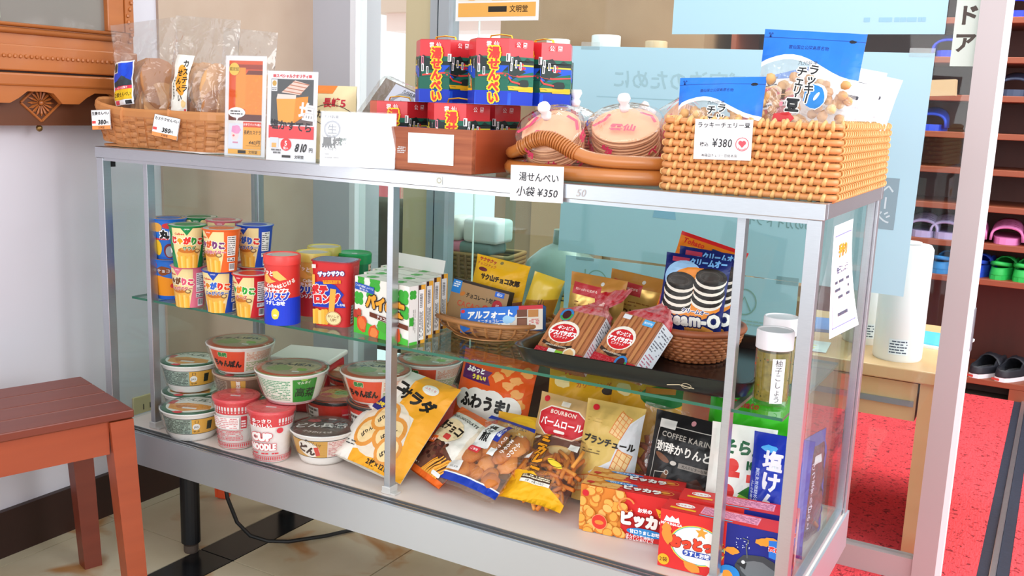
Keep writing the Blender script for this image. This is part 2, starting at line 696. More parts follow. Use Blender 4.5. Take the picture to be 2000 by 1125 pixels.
def stone(name, a, b, stain):
    m = mat(name, a, 0.28, 0, 4.5, 0.55, 0.0, b)
    nt = m.node_tree
    p = nt.nodes['Principled BSDF']
    src = p.inputs['Base Color'].links[0].from_socket
    tc = nt.nodes.new('ShaderNodeTexCoord')
    n = nt.nodes.new('ShaderNodeTexNoise')
    n.inputs['Scale'].default_value = 6.5
    n.inputs['Detail'].default_value = 3
    n.inputs['Distortion'].default_value = 0.6
    r = nt.nodes.new('ShaderNodeValToRGB')
    r.color_ramp.elements[0].position, r.color_ramp.elements[1].position = 0.54, 0.66
    mx = nt.nodes.new('ShaderNodeMix')
    mx.data_type = 'RGBA'
    nt.links.new(tc.outputs['Object'], n.inputs['Vector'])
    nt.links.new(n.outputs['Fac'], r.inputs[0])
    nt.links.new(r.outputs[0], mx.inputs[0])
    nt.links.new(src, mx.inputs[6])
    mx.inputs[7].default_value = rgb(stain)
    nt.links.new(mx.outputs[2], p.inputs['Base Color'])
    return m


m_tile = stone('cream_stone', '#d2c8ae', '#b8a684', '#b07e48')
m_black = mat('black_stone', '#1b1c1e', 0.2, 0, 12, 0.6, 0, '#121214')
xs = [-0.40, -0.155, -0.107, 0.175, 0.277, 0.571, 0.865, 1.159, 1.372]
ys = [-1.94, -1.43, -0.92, -0.41, 0.10, 0.61, 0.85]
g = 0.0016
for i in range(1, len(xs) - 1):
    for j in range(len(ys) - 1):
        blk = abs(xs[i] - 0.175) < 1e-6
        MB().box(xs[i] + g, ys[j] + g, -0.02, xs[i + 1] - g, ys[j + 1] - g, 0.0).build('tile', m_black if blk else m_tile, fl)

wl = tag(MB().box(XW - 0.1, -1.15, 0, XW, YG + 0.05, 2.5).build('wall_left', m_plaster), 'white plaster wall behind the bench', kind='structure')
for z0, z1 in ((0.106, 1.40), (1.403, 2.5)):
    MB().box(XW, 0.303, z0, XW + 0.008, YG, z1).build('tile', m_marble, wl)
bb = tag(MB().box(XW, -1.15, 0, XW + 0.014, YG, 0.105).build('baseboard_left', mat('dark_wood_base', '#3b2019', 0.45, 0, 7, 0.8, 0.1, '#26140f', stretch=(1, .15, 1))), 'dark brown wooden skirting along the wall', kind='structure')
tag(MB().box(XW, YG, 0, -0.012, YG + 0.14, 2.5).build('wall_back', m_grey), 'grey plaster column beside the window', kind='structure')
d = tag(MB().box(-0.012, YG, 0, 0.008, YG + 0.05, 2.5).box(0.18, YG, 0, 0.262, YG + 0.06, 2.5, 1).build('trim_1', [mat('white_trim', '#e9ebf2', 0.4), mat('pale_wood', '#cfc4a2', 0.5, 0, 5, .8, 0, '#c4b58f', stretch=(4, 4, .3))]), 'white trim and pale wooden post of the window', kind='structure')
wn = tag(MB().box(0.008, YG + 0.02, 0.0, 0.18, YG + 0.024, 2.4).build('window_1', M_GLASS), 'narrow clear window beside the column', kind='structure')

# glass door / shop front
door = bpy.data.objects.new('door_1', None)
COL.objects.link(door)
tag(door, 'aluminium framed automatic glass door', kind='structure')
MB().box(0.262, YG - 0.005, 0, 0.285, YG + 0.045, 2.4).box(0.292, YG - 0.01, 0, 0.325, YG + 0.04, 2.4).build('frame_post', mat('sky_aluminium', '#b9c6d0', .35, .6), door)
MB().box(0.285, YG + 0.004, 0, 0.292, YG + 0.03, 2.4).build('gasket', mat('black_rubber', '#22262a', 0.6), door)
MB().box(0.325, YG + 0.010, 0.06, 0.404, YG + 0.014, 2.4).build('pane', M_GLASS, door)
MB().box(0.404, YG + 0.010, 0.06, 0.406, YG + 0.016, 2.4).build('pane_edge', mat('glass_edge_pale', '#dfeee9', .2), door)
MB().box(0.406, YG + 0.012, 0.06, 1.589, YG + 0.016, 2.4).build('pane', M_GLASS, door)
MB().box(1.587, YG - 0.012, 0.0, 1.634, YG + 0.03, 2.4).build('stile', mat('stile_face', '#b8afaf', .42, .25), door)
MB().box(1.634, YG - 0.012, 0.0, 1.645, YG + 0.03, 2.4).build('stile_edge', mat('stile_white', '#f2f4f6', .4), door)
MB().box(1.645, YG - 0.002, 0.545, 1.648, YG + 0.022, 0.635).build('handle_slot', mat('slot_grey', '#8c9097', .35, .7), door)
MB().box(0.325, YG - 0.004, 0, 1.587, YG + 0.028, 0.06).build('bottom_rail', mat('stile_face', '#cdc3c1'), door)
a = Art()
a.rect(-0.0245, -.30, 0.0205, 0.14, '#d9e6dc')
a.text('自動ドア', -0.001, -0.179, 0.042, '#4a3e36', vert=True, bold=.04, pitch=1.28)
p0 = OY(1872, 0, YG - 0.014)
sg = tag(a.build('door_sign', None, flat((1.566, YG + 0.009, p0.z + 0.172), (1, 0, 0), (0, 0, 1))), 'pale green vertical sign with black lettering on the door stile', 'sign')

# ---------------- carpet
cm = stone('red_carpet', '#f04850', '#da3a42', '#7a1a22')
nt = cm.node_tree
pb = nt.nodes['Principled BSDF']
pb.inputs['Roughness'].default_value = 0.95
for n_ in nt.nodes:
    if n_.type == 'TEX_NOISE': n_.inputs['Scale'].default_value = 90
    if n_.type == 'VALTORGB' and n_.color_ramp.elements[0].position > .55:
        n_.color_ramp.elements[0].position, n_.color_ramp.elements[1].position = .56, .68
bp = nt.nodes.new('ShaderNodeBump')
tn = nt.nodes.new('ShaderNodeTexNoise')
tn.inputs['Scale'].default_value = 220
bp.inputs['Strength'].default_value = 0.7
bp.inputs['Distance'].default_value = 0.006
nt.links.new(tn.outputs['Fac'], bp.inputs['Height'])
nt.links.new(bp.outputs[0], pb.inputs['Normal'])
m_edge = mat('mat_edge_navy', '#262b3d', 0.8, 0, 120, 0.8, 0.3, '#1b1f2e')
cp = thing('carpet', 'red fleck entrance carpet with navy edge in front of shoe shelf', 'carpet', (0, 0, 0))
MB().box(1.375, -1.9, 0, 1.711, YG - .02, 0.006).box(.70, YG + .065, 0, 1.711, 2.60, 0.006).box(1.375, YG - .02, 0, 1.711, YG + .065, 0.006).build('pile', cm, cp)
MB().box(1.711, -1.9, 0, 1.734, 2.60, 0.005).build('border', m_edge, cp)
c2 = thing('carpet', 'second red carpet, right of the metal floor strip', 'carpet', (0, 0, 0))
MB().box(1.776, -1.9, 0, 3.0, 2.60, 0.006).build('pile', cm, c2)
MB().box(1.750, -1.9, 0, 1.776, 2.60, 0.005).build('border', m_edge, c2)
tag(MB().box(1.735, -1.9, 0, 1.749, 2.60, 0.011, bev=.002).build('floor_strip', M_ALU), 'thin metal strip between the two red carpets', 'floor strip')

# ---------------- hall behind the glass
m_hall = mat('hall_wall', '#8d7863', 0.7, 0, 3, .9, 0, '#7d6955')
tag(MB().box(-0.62, 2.96, 0, 3.4, 3.06, 2.5).build('wall_hall', m_hall), 'brown rear wall of the entrance hall', kind='structure')
tag(MB().box(-0.4, YG + .06, -0.05, 0.70, 2.96, 0.0).build('floor_hall', mat('hall_floor', '#8a6f55', .4)), 'brown floor of the entrance hall', kind='structure')

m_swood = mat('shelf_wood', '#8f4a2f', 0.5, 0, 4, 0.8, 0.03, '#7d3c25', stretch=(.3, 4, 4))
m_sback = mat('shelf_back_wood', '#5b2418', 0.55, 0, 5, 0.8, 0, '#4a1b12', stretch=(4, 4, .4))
sh = thing('shoe_shelf', 'tall brown wooden shoe shelf beyond the open door', 'shelf', (0.55, 2.6, 0))
BZ = [0.07, 0.448, 0.58, 0.718, 0.851, 0.981, 1.115, 1.251, 1.39, 1.53]
for z in BZ:
    MB().box(0, 0, z - 0.022, 2.1, 0.33, z, bev=.002).build('shelf_board', m_swood, sh)
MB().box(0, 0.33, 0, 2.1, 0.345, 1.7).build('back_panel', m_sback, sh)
for x in (-0.02, 2.1):
    MB().box(x, 0, 0, x + 0.02, 0.345, 1.7).build('side_panel', m_swood, sh)
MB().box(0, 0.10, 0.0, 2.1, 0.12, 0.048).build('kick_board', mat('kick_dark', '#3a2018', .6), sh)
for x in (0.02, 1.14, 2.0):
    MB().box(x, 0.0, 0.0, x + 0.06, 0.03, 0.048).build('foot', m_swood, sh)


def clog(name, label, loc, yaw, col, heel_first=True, sole='#ffffff', dark=False, group=None):
    """foam clog, 0.24 long along local +Y (toe), open heel"""
    t = thing(name, label, 'shoe', loc, yaw, group=group)
    m = mat('foam_' + col, col, 0.55)
    ms = mat('foam_' + sole, sole, 0.55)
    mi = mat('foam_in_' + col, col, 0.8)
    L, nn = 0.24, 20

    def wid(s):
        return 0.034 + 0.014 * sin(min(1, s * 1.15) * pi * .55) - 0.03 * max(0, s - .82) ** 1.2
    mb = MB()
    ring0, ring1 = [], []
    for i in range(nn):
        a = 2 * pi * i / nn
        s = .5 - .5 * cos(a)
        y = L * s
        wv = wid(s) * (abs(sin(a)) ** .55) * (1 if sin(a) >= 0 else -1)
        ring0.append((wv, y))
    mb.prism(ring0, 0, 0.016)
    mb.build('sole', ms, t)
    ub = MB()   # side wall + vamp
    prev = None
    rows = []
    for k in range(6):
        q = k / 5
        row = []
        for i in range(nn):
            x, y = ring0[i]
            s = y / L
            top = 0.045 + 0.028 * max(0, min(1, (s - .35) / .2)) - 0.035 * max(0, (s - .75) / .25) ** 2
            inn = 1.0 - 0.10 * q - (0.25 * q * q if s > .45 else 0)
            row.append((x * inn, L * .5 + (y - L * .5) * (1 - .05 * q * q), 0.014 + (top - 0.014) * q))
        rows.append(row)
    vs = [p for r_ in rows for p in r_]
    fs = [(k * nn + i, k * nn + (i + 1) % nn, (k + 1) * nn + (i + 1) % nn, (k + 1) * nn + i) for k in range(5) for i in range(nn)]
    ub.add(vs, fs)
    # vamp over the toes
    va = []
    for r_ in range(7):
        s = .46 + .50 * r_ / 6
        wv = wid(s) * (sin(pi * min(1, max(0, s))) ** .4) * .92
        zt_ = 0.075 - 0.045 * max(0, (s - .6) / .4) ** 1.6
        va.append([(wv * cos(pi * j / 8), L * s, 0.016 + (zt_ - 0.016) * sin(pi * j / 8) ** .7) for j in range(9)])
    vs = [p for r_ in va for p in r_]
    fs = [(k * 9 + j, k * 9 + j + 1, (k + 1) * 9 + j + 1, (k + 1) * 9 + j) for k in range(6) for j in range(8)]
    ub.add(vs, fs)
    o = ub.build('upper', m, t, smooth=True)
    md = o.modifiers.new('thick', 'SOLIDIFY')
    md.thickness = 0.004
    sb = MB()
    pts = [(0.036 * cos(pi * j / 8), 0.085 - 0.085 * sin(pi * j / 8), 0.05 + 0.012 * sin(pi * j / 8)) for j in range(9)]
    sb.tube(pts, 0.008, 6, rb=0.004)
    if not dark: sb.build('heel_strap', m, t, smooth=True)
    return t


def slide(name, label, loc, yaw, col, group=None):
    """open-toe foam slipper seen from the toe"""
    t = thing(name, label, 'shoe', loc, yaw, group=group)
    m = mat('foam_' + col, col, 0.5)
    nn = 24
    ring = []
    for i in range(nn):
        a = 2 * pi * i / nn
        ring.append((0.048 * abs(cos(a)) ** .6 * (1 if cos(a) >= 0 else -1), 0.12 + 0.12 * abs(sin(a)) ** .75 * (1 if sin(a) >= 0 else -1)))
    MB().prism(ring, 0, 0.024).build('sole', m, t, smooth=False)
    va = []
    for r_ in range(6):
        y = 0.012 + 0.105 * r_ / 5
        H = 0.046 + 0.024 * r_ / 5
        va.append([(0.049 * cos(pi * j / 12), y + 0.008 * sin(pi * j / 12), 0.012 + H * sin(pi * j / 12) ** .5) for j in range(13)])
    mb = MB()
    mb.add([p for r_ in va for p in r_], [(k * 13 + j, (k + 1) * 13 + j, (k + 1) * 13 + j + 1, k * 13 + j + 1) for k in range(5) for j in range(12)])
    o = mb.build('upper', m, t, smooth=True)
    md = o.modifiers.new('thick', 'SOLIDIFY')
    md.thickness = 0.008
    md.offset = 1
    a = Art()
    for k in range(3):
        for x in (-.028, 0, .028):
            a.rect(x - .009, .02 + k * .022, x + .009, .025 + k * .022, '#b0477f' if 'd8' in col else '#5a4a78', rot=.2)
    a.build('vent_slots', t, lambda u, v, h: Vector((u, 0.012 + v, 0.012 + (0.046 + .024 * v / .105) * max(0.01, 1 - (u / .049) ** 2) ** .25 + .0085)))
    return t


pk = '#d87bb4'
for k, px in enumerate((1893, 1965, 2030)):
    slide('slipper', ['pink foam slipper cut by the door edge on shoe shelf', 'whole pink foam slipper with slots on shoe shelf', 'pink foam slipper at the right photo edge on shelf'][k], OY(px, 469, 2.62) * 1 + Vector((0, 0, 0)), 0.0, pk, group='pink slippers on the shoe shelf').location.z = BZ[2]
for k, px in enumerate((1800, 1846)):
    o = slide('slipper', ['lilac foam slipper seen through the door glass, left one', 'lilac foam slipper seen through the door glass, beside stile'][k], OY(px, 450, 2.62), 0.0, '#a99ac4', group='lilac slippers on the shoe shelf')
    o.location.z = BZ[2]
for k, (px, c, lb) in enumerate(((1828, '#2a7fc0', 'blue foam clog half hidden behind the door stile'), (1895, '#2a50d0', 'dark blue foam clog beside the green pair'),
                                 (1944, '#1fae4a', 'bright green foam clog, left of its pair'), (1990, '#1fae4a', 'bright green foam clog, right of its pair'))):
    o = clog('clog', lb, OY(px, 540, 2.615), R(-12), c, sole=c)
    o.location.z = BZ[1]
for k, px in enumerate((1898, 1950)):
    o = clog('clog', ['black clog with white sole, partly behind the door', 'black clog with white sole on the bottom board'][k], OY(px, 745, 2.60), R(-22), '#20222a', sole='#e9e6ea', dark=True)
    o.location.z = BZ[0]
    a = Art()
    a.rect(-.026, .004, .002, .012, '#c4453c')
    a.build('heel_mark', o, flat((0.0, -0.0012, 0), (1, 0, 0), (0, 0, 1)))
for k, (px, b, c) in enumerate(((1850, 7, '#2438c8'), (1975, 8, '#2438c8'), (1832, 5, '#2448c8'), (1530, 6, '#9aa0b0'), (1760, 6, '#8a90a0'), (1700, 6, '#8a90a0'), (1990, 6, '#39435c'), (1640, 6, '#7c8496'))):
    o = slide('slipper', ['blue slipper high up behind the door sign', 'blue slipper on the top board at right', 'blue slipper behind the glass beside poster edge', 'grey slipper between the two posters, far left',
                          'grey slipper between the posters, nearest the sign', 'grey slipper between the posters, middle', 'slate slipper on a high board right of the door', 'grey slipper between the posters, second from left'][k], OY(px, 100, 2.62), 0, c, group='slippers on the high boards')
    o.location.z = BZ[b]

# desk with dispensers
m_desk = mat('oak_desk', '#dfb688', 0.42, 0, 4, .9, 0, '#d2a674', stretch=(.4, 4, 4))
dk = thing('low_desk', 'low oak desk with a drawer behind the glass', 'desk', (0, 0, 0))
MB().box(0.95, 0.98, 0.425, 1.60, 1.55, 0.455, bev=.003).build('top', m_desk, dk)
MB().box(1.545, 0.99, 0.0065, 1.585, 1.5, 0.425).build('side_panel', m_desk, dk)
MB().box(0.95, 0.99, 0.0065, 0.98, 1.5, 0.425).build('side_panel', m_desk, dk)
dr = MB().box(0.98, 0.995, 0.33, 1.54, 1.45, 0.42).build('drawer', m_desk, dk)
MB().box(1.0, 0.988, 0.365, 1.535, 0.996, 0.378).build('drawer_pull', mat('pull_grey', '#9aa3a8', .4, .6), dr)


def canister(label, px, py, y):
    p = OY(px, py, y)
    t = thing('canister', label, 'canister', (p.x, y, 0.455), R(20), group='white cylindrical canisters on the desk')
    mb = MB().lathe([(0.0, 0), (0.053, 0), (0.056, 0.006), (0.056, 0.265), (0.050, 0.275), (0.0, 0.277)], 36)
    o = mb.build('body', M_WPLAS, t, smooth=False)
    auto_smooth(o)
    a = Art()
    a.rect(-.022, .018, .022, .055, '#e8eef4').lines(-.02, .02, .02, .053, 5, '#4a5568', .45)
    a.build('sticker', t, cone_map(.056, .056, .28, -.2), steps(-.03, .03, .006))
    MB().lathe([(0.0, .2772), (0.028, .2772), (0.028, .281), (0, .281)], 24).build('cap', M_WPLAS, t, smooth=False)


canister('white cylinder canister on the desk next to the door stile', 1752, 690, 1.085)
canister('white cylinder canister on the desk behind the case corner', 1688, 670, 1.22)
t = thing('box', 'brown cardboard box on desk seen beside the jars', 'box', (1.20, 1.14, 0.455), R(6))
MB().box(-.05, -.03, 0, .05, .05, .14, bev=.002).build('carton', mat('card_brown', '#a86f4c', .7), t)
MB().box(-.05, -.0305, .10, .05, -.0302, .112).build('tape', mat('tape_tan', '#c99a6c', .4), t)
a = Art(3)
a.rect(-.09, -.06, .09, .06, '#e9f3f6').lines(-.08, .02, .08, .05, 3, '#9fb4c4', .3).rect(-.08, -.0, .06, .012, '#e9dd6a').rect(-.08, -.03, .06, -.018, '#e9dd6a').lines(-.08, -.055, .08, -.035, 2, '#9fb4c4', .3)
tag(a.build('paper_sheet', None, flat((1.23, 1.06, 0.457), (1, .1, 0), (-.1, 1, 0))), 'white sheet with yellow highlighted lines on the desk', 'paper')
t = thing('tray', 'shallow cyan tray at the back of the desk by stile', 'tray', (1.49, 1.33, 0.455), R(-8))
MB().box(-.12, -.09, 0, .12, .09, .006).build('base', mat('tray_white', '#eef4f6', .4), t)
MB().box(-.105, -.075, .006, .105, .075, .010).build('inlay', mat('tray_cyan', '#5cc4dc', .3), t)
t = thing('tray', 'deep blue flat tray on desk behind the paper notice', 'tray', (1.27, 1.33, 0.455), R(12))
MB().box(-.11, -.08, 0, .11, .08, .008).build('base', mat('tray_blue', '#3f8fd8', .4), t)

# posters on the glass, seen from behind
PAP_SKY = '#b4dcea'  # paper colour with the blue of reflected sky light put in


def sheet(label, x0, z0, x1, z1, tilt, art, col=PAP_SKY):
    t = thing('poster', label, 'poster', (x0, YG + 0.007, z1), 0)
    t.rotation_euler = (0, tilt, 0)
    MB().box(0, 0, -(z1 - z0), x1 - x0, 0.0009, 0).build('sheet', mat('poster_back', col, .7), t)
    if art: art.build('faint_print', t, flat((0, 0, 0), (1, 0, 0), (0, 0, 1)), clip=(0, -(z1 - z0), x1 - x0, 0))
    for tx in (.03, x1 - x0 - .05):
        MB().box(tx, -.0006, -.008, tx + .05, -.0002, .010).build('tape', clear('tape', '#f2f6f6', 1.2, .2, 0, .12), t)
    return t


a = Art(5)
GH, GB = '#9fc8d4', '#bcdbe6'
a.text('安全なご宿泊のために', 0.36, -.075, 0.048, '#a3c9d3', mirror=True)
a.rect(.08, -.118, .76, -.120, GH)
a.poly([(.25, -.40), (.31, -.40), (.28, -.25)], '#8fc4e2')
a.text('新型コロナウイルス', 0.54, -.30, 0.026, '#7fa6aa', mirror=True, sx=.85).text('予防対策の為の', 0.56, -.34, 0.026, '#7fa6aa', mirror=True, sx=.85).text('10のガイドライン', 0.545, -.38, 0.026, '#7fa6aa', mirror=True, sx=.85)
a.rect(.755, -.37, .80, -.26, '#8fa9b4').text('ページ', .777, -.315, .03, '#cfe0e6', vert=True, mirror=True)
sheet('large pale blue poster on the glass, faint reversed lettering', 0.675, 0.655, 1.512, 1.166, R(0.9), a)
a = Art(6)
IC = '#93b9b0'
for i in range(3):
    for j in range(2):
        cx, cy = .09 + i * .19, -.06 - j * .12
        a.ring(cx, cy, .028, .03, .003, IC).rect(cx - .035, cy - .03, cx - .031, cy + .03, IC).lines(cx - .05, cy - .055, cx + .05, cy - .04, 2, '#a9cbc4', .4)
        a.stroke([(cx - .015, cy - .02), (cx, cy + .012), (cx + .016, cy - .02)], .004, IC)
sheet('lower pale poster with faint icons, seen through the display case', 0.69, 0.36, 1.28, 0.645, 0, a, '#bfe2dd')
a = Art(7)
for i in range(3): a.lines(.08 + i * .17, -.6, .21 + i * .17, -.53, 3, '#98c6dc', .45)
a.lines(.4, -.655, .55, -.64, 1, '#98c6dc', .6)
sheet('upper pale blue notice on the glass, cut by photo top', 0.94, 1.193, 1.528, 1.87, R(.2), a)
t = thing('poster', 'small cream product notice taped to glass above the red boxes', 'poster', (0.335, YG + 0.006, 1.228), 0)
MB().box(0, 0, 0, .247, .0009, .34).build('sheet', M_WHITE, t)
a = Art(8)
a.rect(.008, .01, .239, .045, '#f2b45c').rect(.008, .05, .11, .33, '#f6ead8').rect(.11, .05, .239, .33, '#f4c98a').rect(.1, .022, .155, .036, '#2d2a26').text('文明堂', .19, .029, .018, '#4a3320').rect(.125, .062, .235, .0635, '#5a4630').text('440円', .19, .074, .022, '#6b4d28', shear=.2).blob(.05, .07, .03, .02, '#f3c48a')
a.build('faint_print', t, flat((0, 0, 0), (1, 0, 0), (0, 0, 1)))

# hall clutter seen through the glass on the left
t = thing('wicker_hamper', 'brown wicker hamper holding towels behind the glass', 'hamper', (0.26, 1.12, 0.28), R(8))
for k in range(24):
    zz = .01 + k * .0125
    MB().tube([(-.10 - zz * .1, -.07, zz), (.10 + zz * .1, -.07, zz), (.10 + zz * .1, .07, zz), (-.10 - zz * .1, .07, zz)], .0075, 6, closed=True).build('weave_row', mat('hamper_tan', '#a8804c', .6), t, smooth=True)
for k in range(9):
    x = -.09 + k * .0225
    MB().tube([(x, -.074, 0), (x - .025, -.082, .30)], .005, 5).build('rib', mat('hamper_rib', '#8a6236', .6), t)
MB().box(-.10, -.07, 0, .10, .07, .012).build('base', mat('hamper_tan', '#a8804c'), t)
ut = thing('low_stand', 'dark low stand under the wicker hamper and bottle', 'stand', (0.26, 1.12, 0))
MB().box(-.16, -.1, .25, .46, .12, .28).box(-.14, -.08, 0, .42, .1, .25).build('body', mat('stand_dark', '#5a3a34', .6), ut)
for k, (x, z, c, lb, sx) in enumerate(((-.05, .30, '#e58aa4', 'pink folded towel in the hamper', .045), (.03, .30, '#7d918e', 'grey green folded towel in the hamper', .06), (.05, .335, '#f0f2f4', 'white bag on top of the hamper', .06), (-.05, .335, '#e9e6e2', 'small cream box on the pink towel', .03))):
    t = thing('towel' if k < 2 else 'bag', lb, 'towel' if k < 2 else 'bag', (0.26 + x, 1.10, 0.28 + z))
    MB().bbox(-sx, -.05, 0, sx, .05, .035 if k < 2 else .07, .012).build('cloth', mat('cloth_' + c, c, .9, 0, 20, .5, .3, c), t, smooth=True)
t = thing('bottle', 'big round grey-green bottle with yellow label behind the glass', 'bottle', (0.575, 1.07, 0.28))
o = MB().lathe([(0, 0), (.10, 0), (.115, .02), (.12, .12), (.118, .24), (.10, .31), (.06, .345), (.03, .36), (.028, .40), (0, .40)], 32).build('body', mat('bottle_glass', '#8fa39a', .25), t)
auto_smooth(o, 40)
a = Art()
a.ell(0, .155, .023, .10, '#e9b24e').text('千萬石', 0, .155, .042, '#4a3a22', vert=True, pitch=1.35)
a.build('label', t, cone_map(.12, .12, .3, .62), steps(-.03, .03, .008), h0=.001)
t = thing('armchair', 'dark olive padded armchair beyond the narrow window', 'chair', (-0.10, 1.12, 0))
mch = mat('chair_fabric', '#5c5a4c', .9, 0, 30, .5, .1, '#4f4a3e')
MB().bbox(-.10, -.05, .30, .16, .06, .715, .045).build('backrest', mch, t, smooth=True)
MB().bbox(-.10, -.05, .22, .2, .40, .36, .04).build('seat', mch, t, smooth=True)
MB().bbox(.14, -.03, .30, .19, .38, .53, .02).build('armrest', mat('chair_wood', '#9a5a34', .5), t, smooth=True)
for x in (-.08, .15):
    for y in (0, .34): MB().box(x, y, 0, x + .035, y + .035, .24).build('leg', mat('chair_wood', '#9a5a34'), t)
tag(MB().box(-.86, 2.0, 0.0, -.70, 2.04, .78).build('folding_screen', mat('red_screen', '#d8646a', .7)), 'low red panel standing behind the armchair', 'screen')
tag(MB().box(-2.6, 4.2, 1.62, -.9, 4.6, 1.78).box(-2.5,4.3,1.5,-1.,4.6,1.62,1).build('eaves', [mat('eave_tan','#d8b8a4',.7),mat('eave_pink','#f0d2c8',.7)]), 'pinkish eaves of the building across the street', 'eaves')
tag(MB().box(-1.33, 2.6, .0, -1.12, 2.64, 1.08).build('curtain', mat('curtain_pink', '#e9b9a4', .8, 0, 40, .3, 0, '#d98f80')), 'pale pink flowered curtain beyond the window', 'curtain')
tag(MB().box(.55, 2.0, 1.02, 1.5, 2.06, 1.07, M=Matrix.Rotation(R(-3), 4, 'Y')).build('trim_2', mat('light_rail', '#d8b48a', .5)), kind='structure')
tag(MB().box(.93, 1.9, 0, .965, 1.95, 2.4).build('post', mat('white_trim', '#e9ebf2')), 'white post standing in the hall', 'post')
tag(MB().box(.78, 2.2, 0, .80, 2.24, 2.4).build('post', mat('light_rail', '#d8b48a')), 'thin light wooden post in the hall', 'post')
hc = thing('hall_cabinet', 'brown wooden cabinet far back in the hall', 'cabinet', (0, 2.5, 0))
MB().box(-.5, 0, 0, .45, .4, 1.6).build('body', mat('cab_tan', '#9c7f60', .6, 0, 5, .7, 0, '#8a6c4e'), hc)
for x in (-.3, 0.1): MB().box(x, -.012, .3, x + .36, 0, 1.1).build('door', mat('cab_tan2', '#b08a62', .5), hc)

hs = thing('hall_shelf', 'wooden shelf with white pots high up in the hall', 'shelf', (.05, 2.42, 1.2))
MB().box(-.35, 0, 0, .40, .06, .02).box(-.35, -.10, 0, .40, 0, .02).build('board', mat('light_rail', '#d8b48a'), hs)
for x in (-.3, .34): MB().box(x, -.08, -.06, x + .02, .06, 0).build('bracket', mat('light_rail', '#d8b48a'), hs)
for k, (x, r_, c) in enumerate(((-.2, .05, '#e4eaea'), (.02, .06, '#dfe6e6'), (.24, .045, '#c9b28f'))):
    t = thing('pot', ['white pot on the hall shelf, left', 'white pot on the hall shelf, middle', 'tan pot on the hall shelf, right'][k], 'pot', (.05 + x, 2.39, 1.22), group='pots on the hall shelf')
    auto_smooth(MB().lathe([(0, 0), (r_ * .7, 0), (r_, r_ * .8), (r_, r_ * 1.5), (r_ * .9, r_ * 1.55), (r_ * .85, r_ * 1.4), (0, r_ * 1.3)], 28).build('body', mat('pot_' + c, c, .3), t))
t = thing('box', 'light brown carton on the floor cabinet in the hall', 'box', (.62, 2.30, .90), R(10))
MB().box(-.09, -.07, 0, .09, .07, .13, bev=.002).build('carton', mat('card_brown2', '#b98a5c', .7), t)
MB().box(-.012, -.0705, 0, .012, -.0702, .13).build('tape', mat('tape_tan', '#c99a6c'), t)
fc = thing('floor_cabinet', 'low brown cabinet in the hall behind the poster', 'cabinet', (.62, 2.34, 0))
MB().box(-.16, -.12, 0, .16, .2, .90).build('body', mat('cab_tan', '#9c7f60'), fc)
MB().box(-.15, -.132, .05, .15, -.12, .85).build('door', mat('cab_tan2', '#b08a62'), fc)

t = thing('wall_outlet', 'beige power outlet on the wall behind the display case', 'outlet', (XW, .229, .245))
MB().box(0, -.036, -.028, .006, .036, .028, bev=.002).build('plate', mat('outlet_beige', '#c9b98f', .5), t)
for y in (-.008, .012):
    MB().box(.0055, y, -.008, .0064, y + .003, .006).build('slot', mat('slot_dark', '#3a342c', .6), t)
# ================================================================ DISPLAY CASE
W, D, ZT, ZB, ZS = 1.5, 0.472, 0.90, 0.290, 0.577
HT = 0.023
TT = ZT + .0002
dc = thing('display_case', 'aluminium and glass display case full of packaged snacks', 'display case', (0, 0, 0))
for nm, bxs in (('top_rail', (0, 0, ZT - HT, W, 0.020, ZT)), ('top_rail', (0, D - 0.02, ZT - HT, W, D, ZT)),
                ('top_rail', (0, 0.02, ZT - HT, 0.02, D - 0.02, ZT)), ('top_rail', (W - 0.02, 0.02, ZT - HT, W, D - 0.02, ZT))):
    MB().box(*bxs, bev=.0012).build(nm, M_ALU, dc)
o = MB().box(0.0205, 0.0205, ZT - .005, W - 0.0205, D - 0.0205, ZT).build('top_plate', [M_SHELF, M_GREEN], dc)
for f in o.data.polygons:
    if abs(f.normal.z) < .5: f.material_index = 1
for x in (0.003, W - 0.023):
    for y in (0.001, D - 0.021):
        MB().box(x, y, ZB - .002, x + 0.02, y + 0.02, ZT - HT, bev=.001).build('corner_post', M_ALU, dc)
PY = 0.047
for x in (0.0974, 0.735, 1.3684):
    p = MB().box(x, PY - .0062, ZB, x + 0.0128, PY + 0.0128, ZT - HT, bev=.0008).build('inner_post', M_ALU, dc)
    MB().box(x - .003, PY - .009, ZB, x + 0.0158, PY + .016, ZB + .014, bev=.001).box(x - .006, PY - .007, ZB, x + .026, PY + .012, ZB + .0035).build('post_foot', mat('foot_cast', '#d2d0cc', .45, .3), p)
# lower frame
HB = 0.0722
MB().box(0, 0, ZB - HB, W, 0.004, ZB).box(0, 0.004, ZB - HB, W, .012, ZB - HB + .003).build('front_panel', M_STEEL, dc)
MB().box(W - .004, .004, ZB - HB + .0, W, D, ZB).build('end_panel', M_STEEL, dc)
MB().box(0, .004, ZB - HB, .004, D, ZB).build('end_panel', M_STEEL, dc)
MB().box(.004, D - .004, ZB - HB, W - .004, D, ZB).build('rear_panel', M_STEEL, dc)
MB().box(.004, .030, ZB - .008, W - .004, D - .004, ZB - .0005).build('deck_board', mat('cream_laminate', '#e6dad2', .45, 0, 8, .8, 0, '#e0d2c8'), dc)
m_gr = mat('groove', '#7b736c', .5, .3)
MB().box(.004, .004, ZB - .010, W - .004, .030, ZB - .005).build('track_channel', m_gr, dc)
for y in (0.0045, 0.0145, 0.0265):
    MB().box(.004, y, ZB - .006, W - .004, y + .0022, ZB + .0012).build('track_rib', M_ALU, dc)
for y in (.004, .014, .023):
    MB().box(.023, y, ZT - HT - .006, W - .023, y + .002, ZT - HT).build('track_rib', M_ALU, dc)
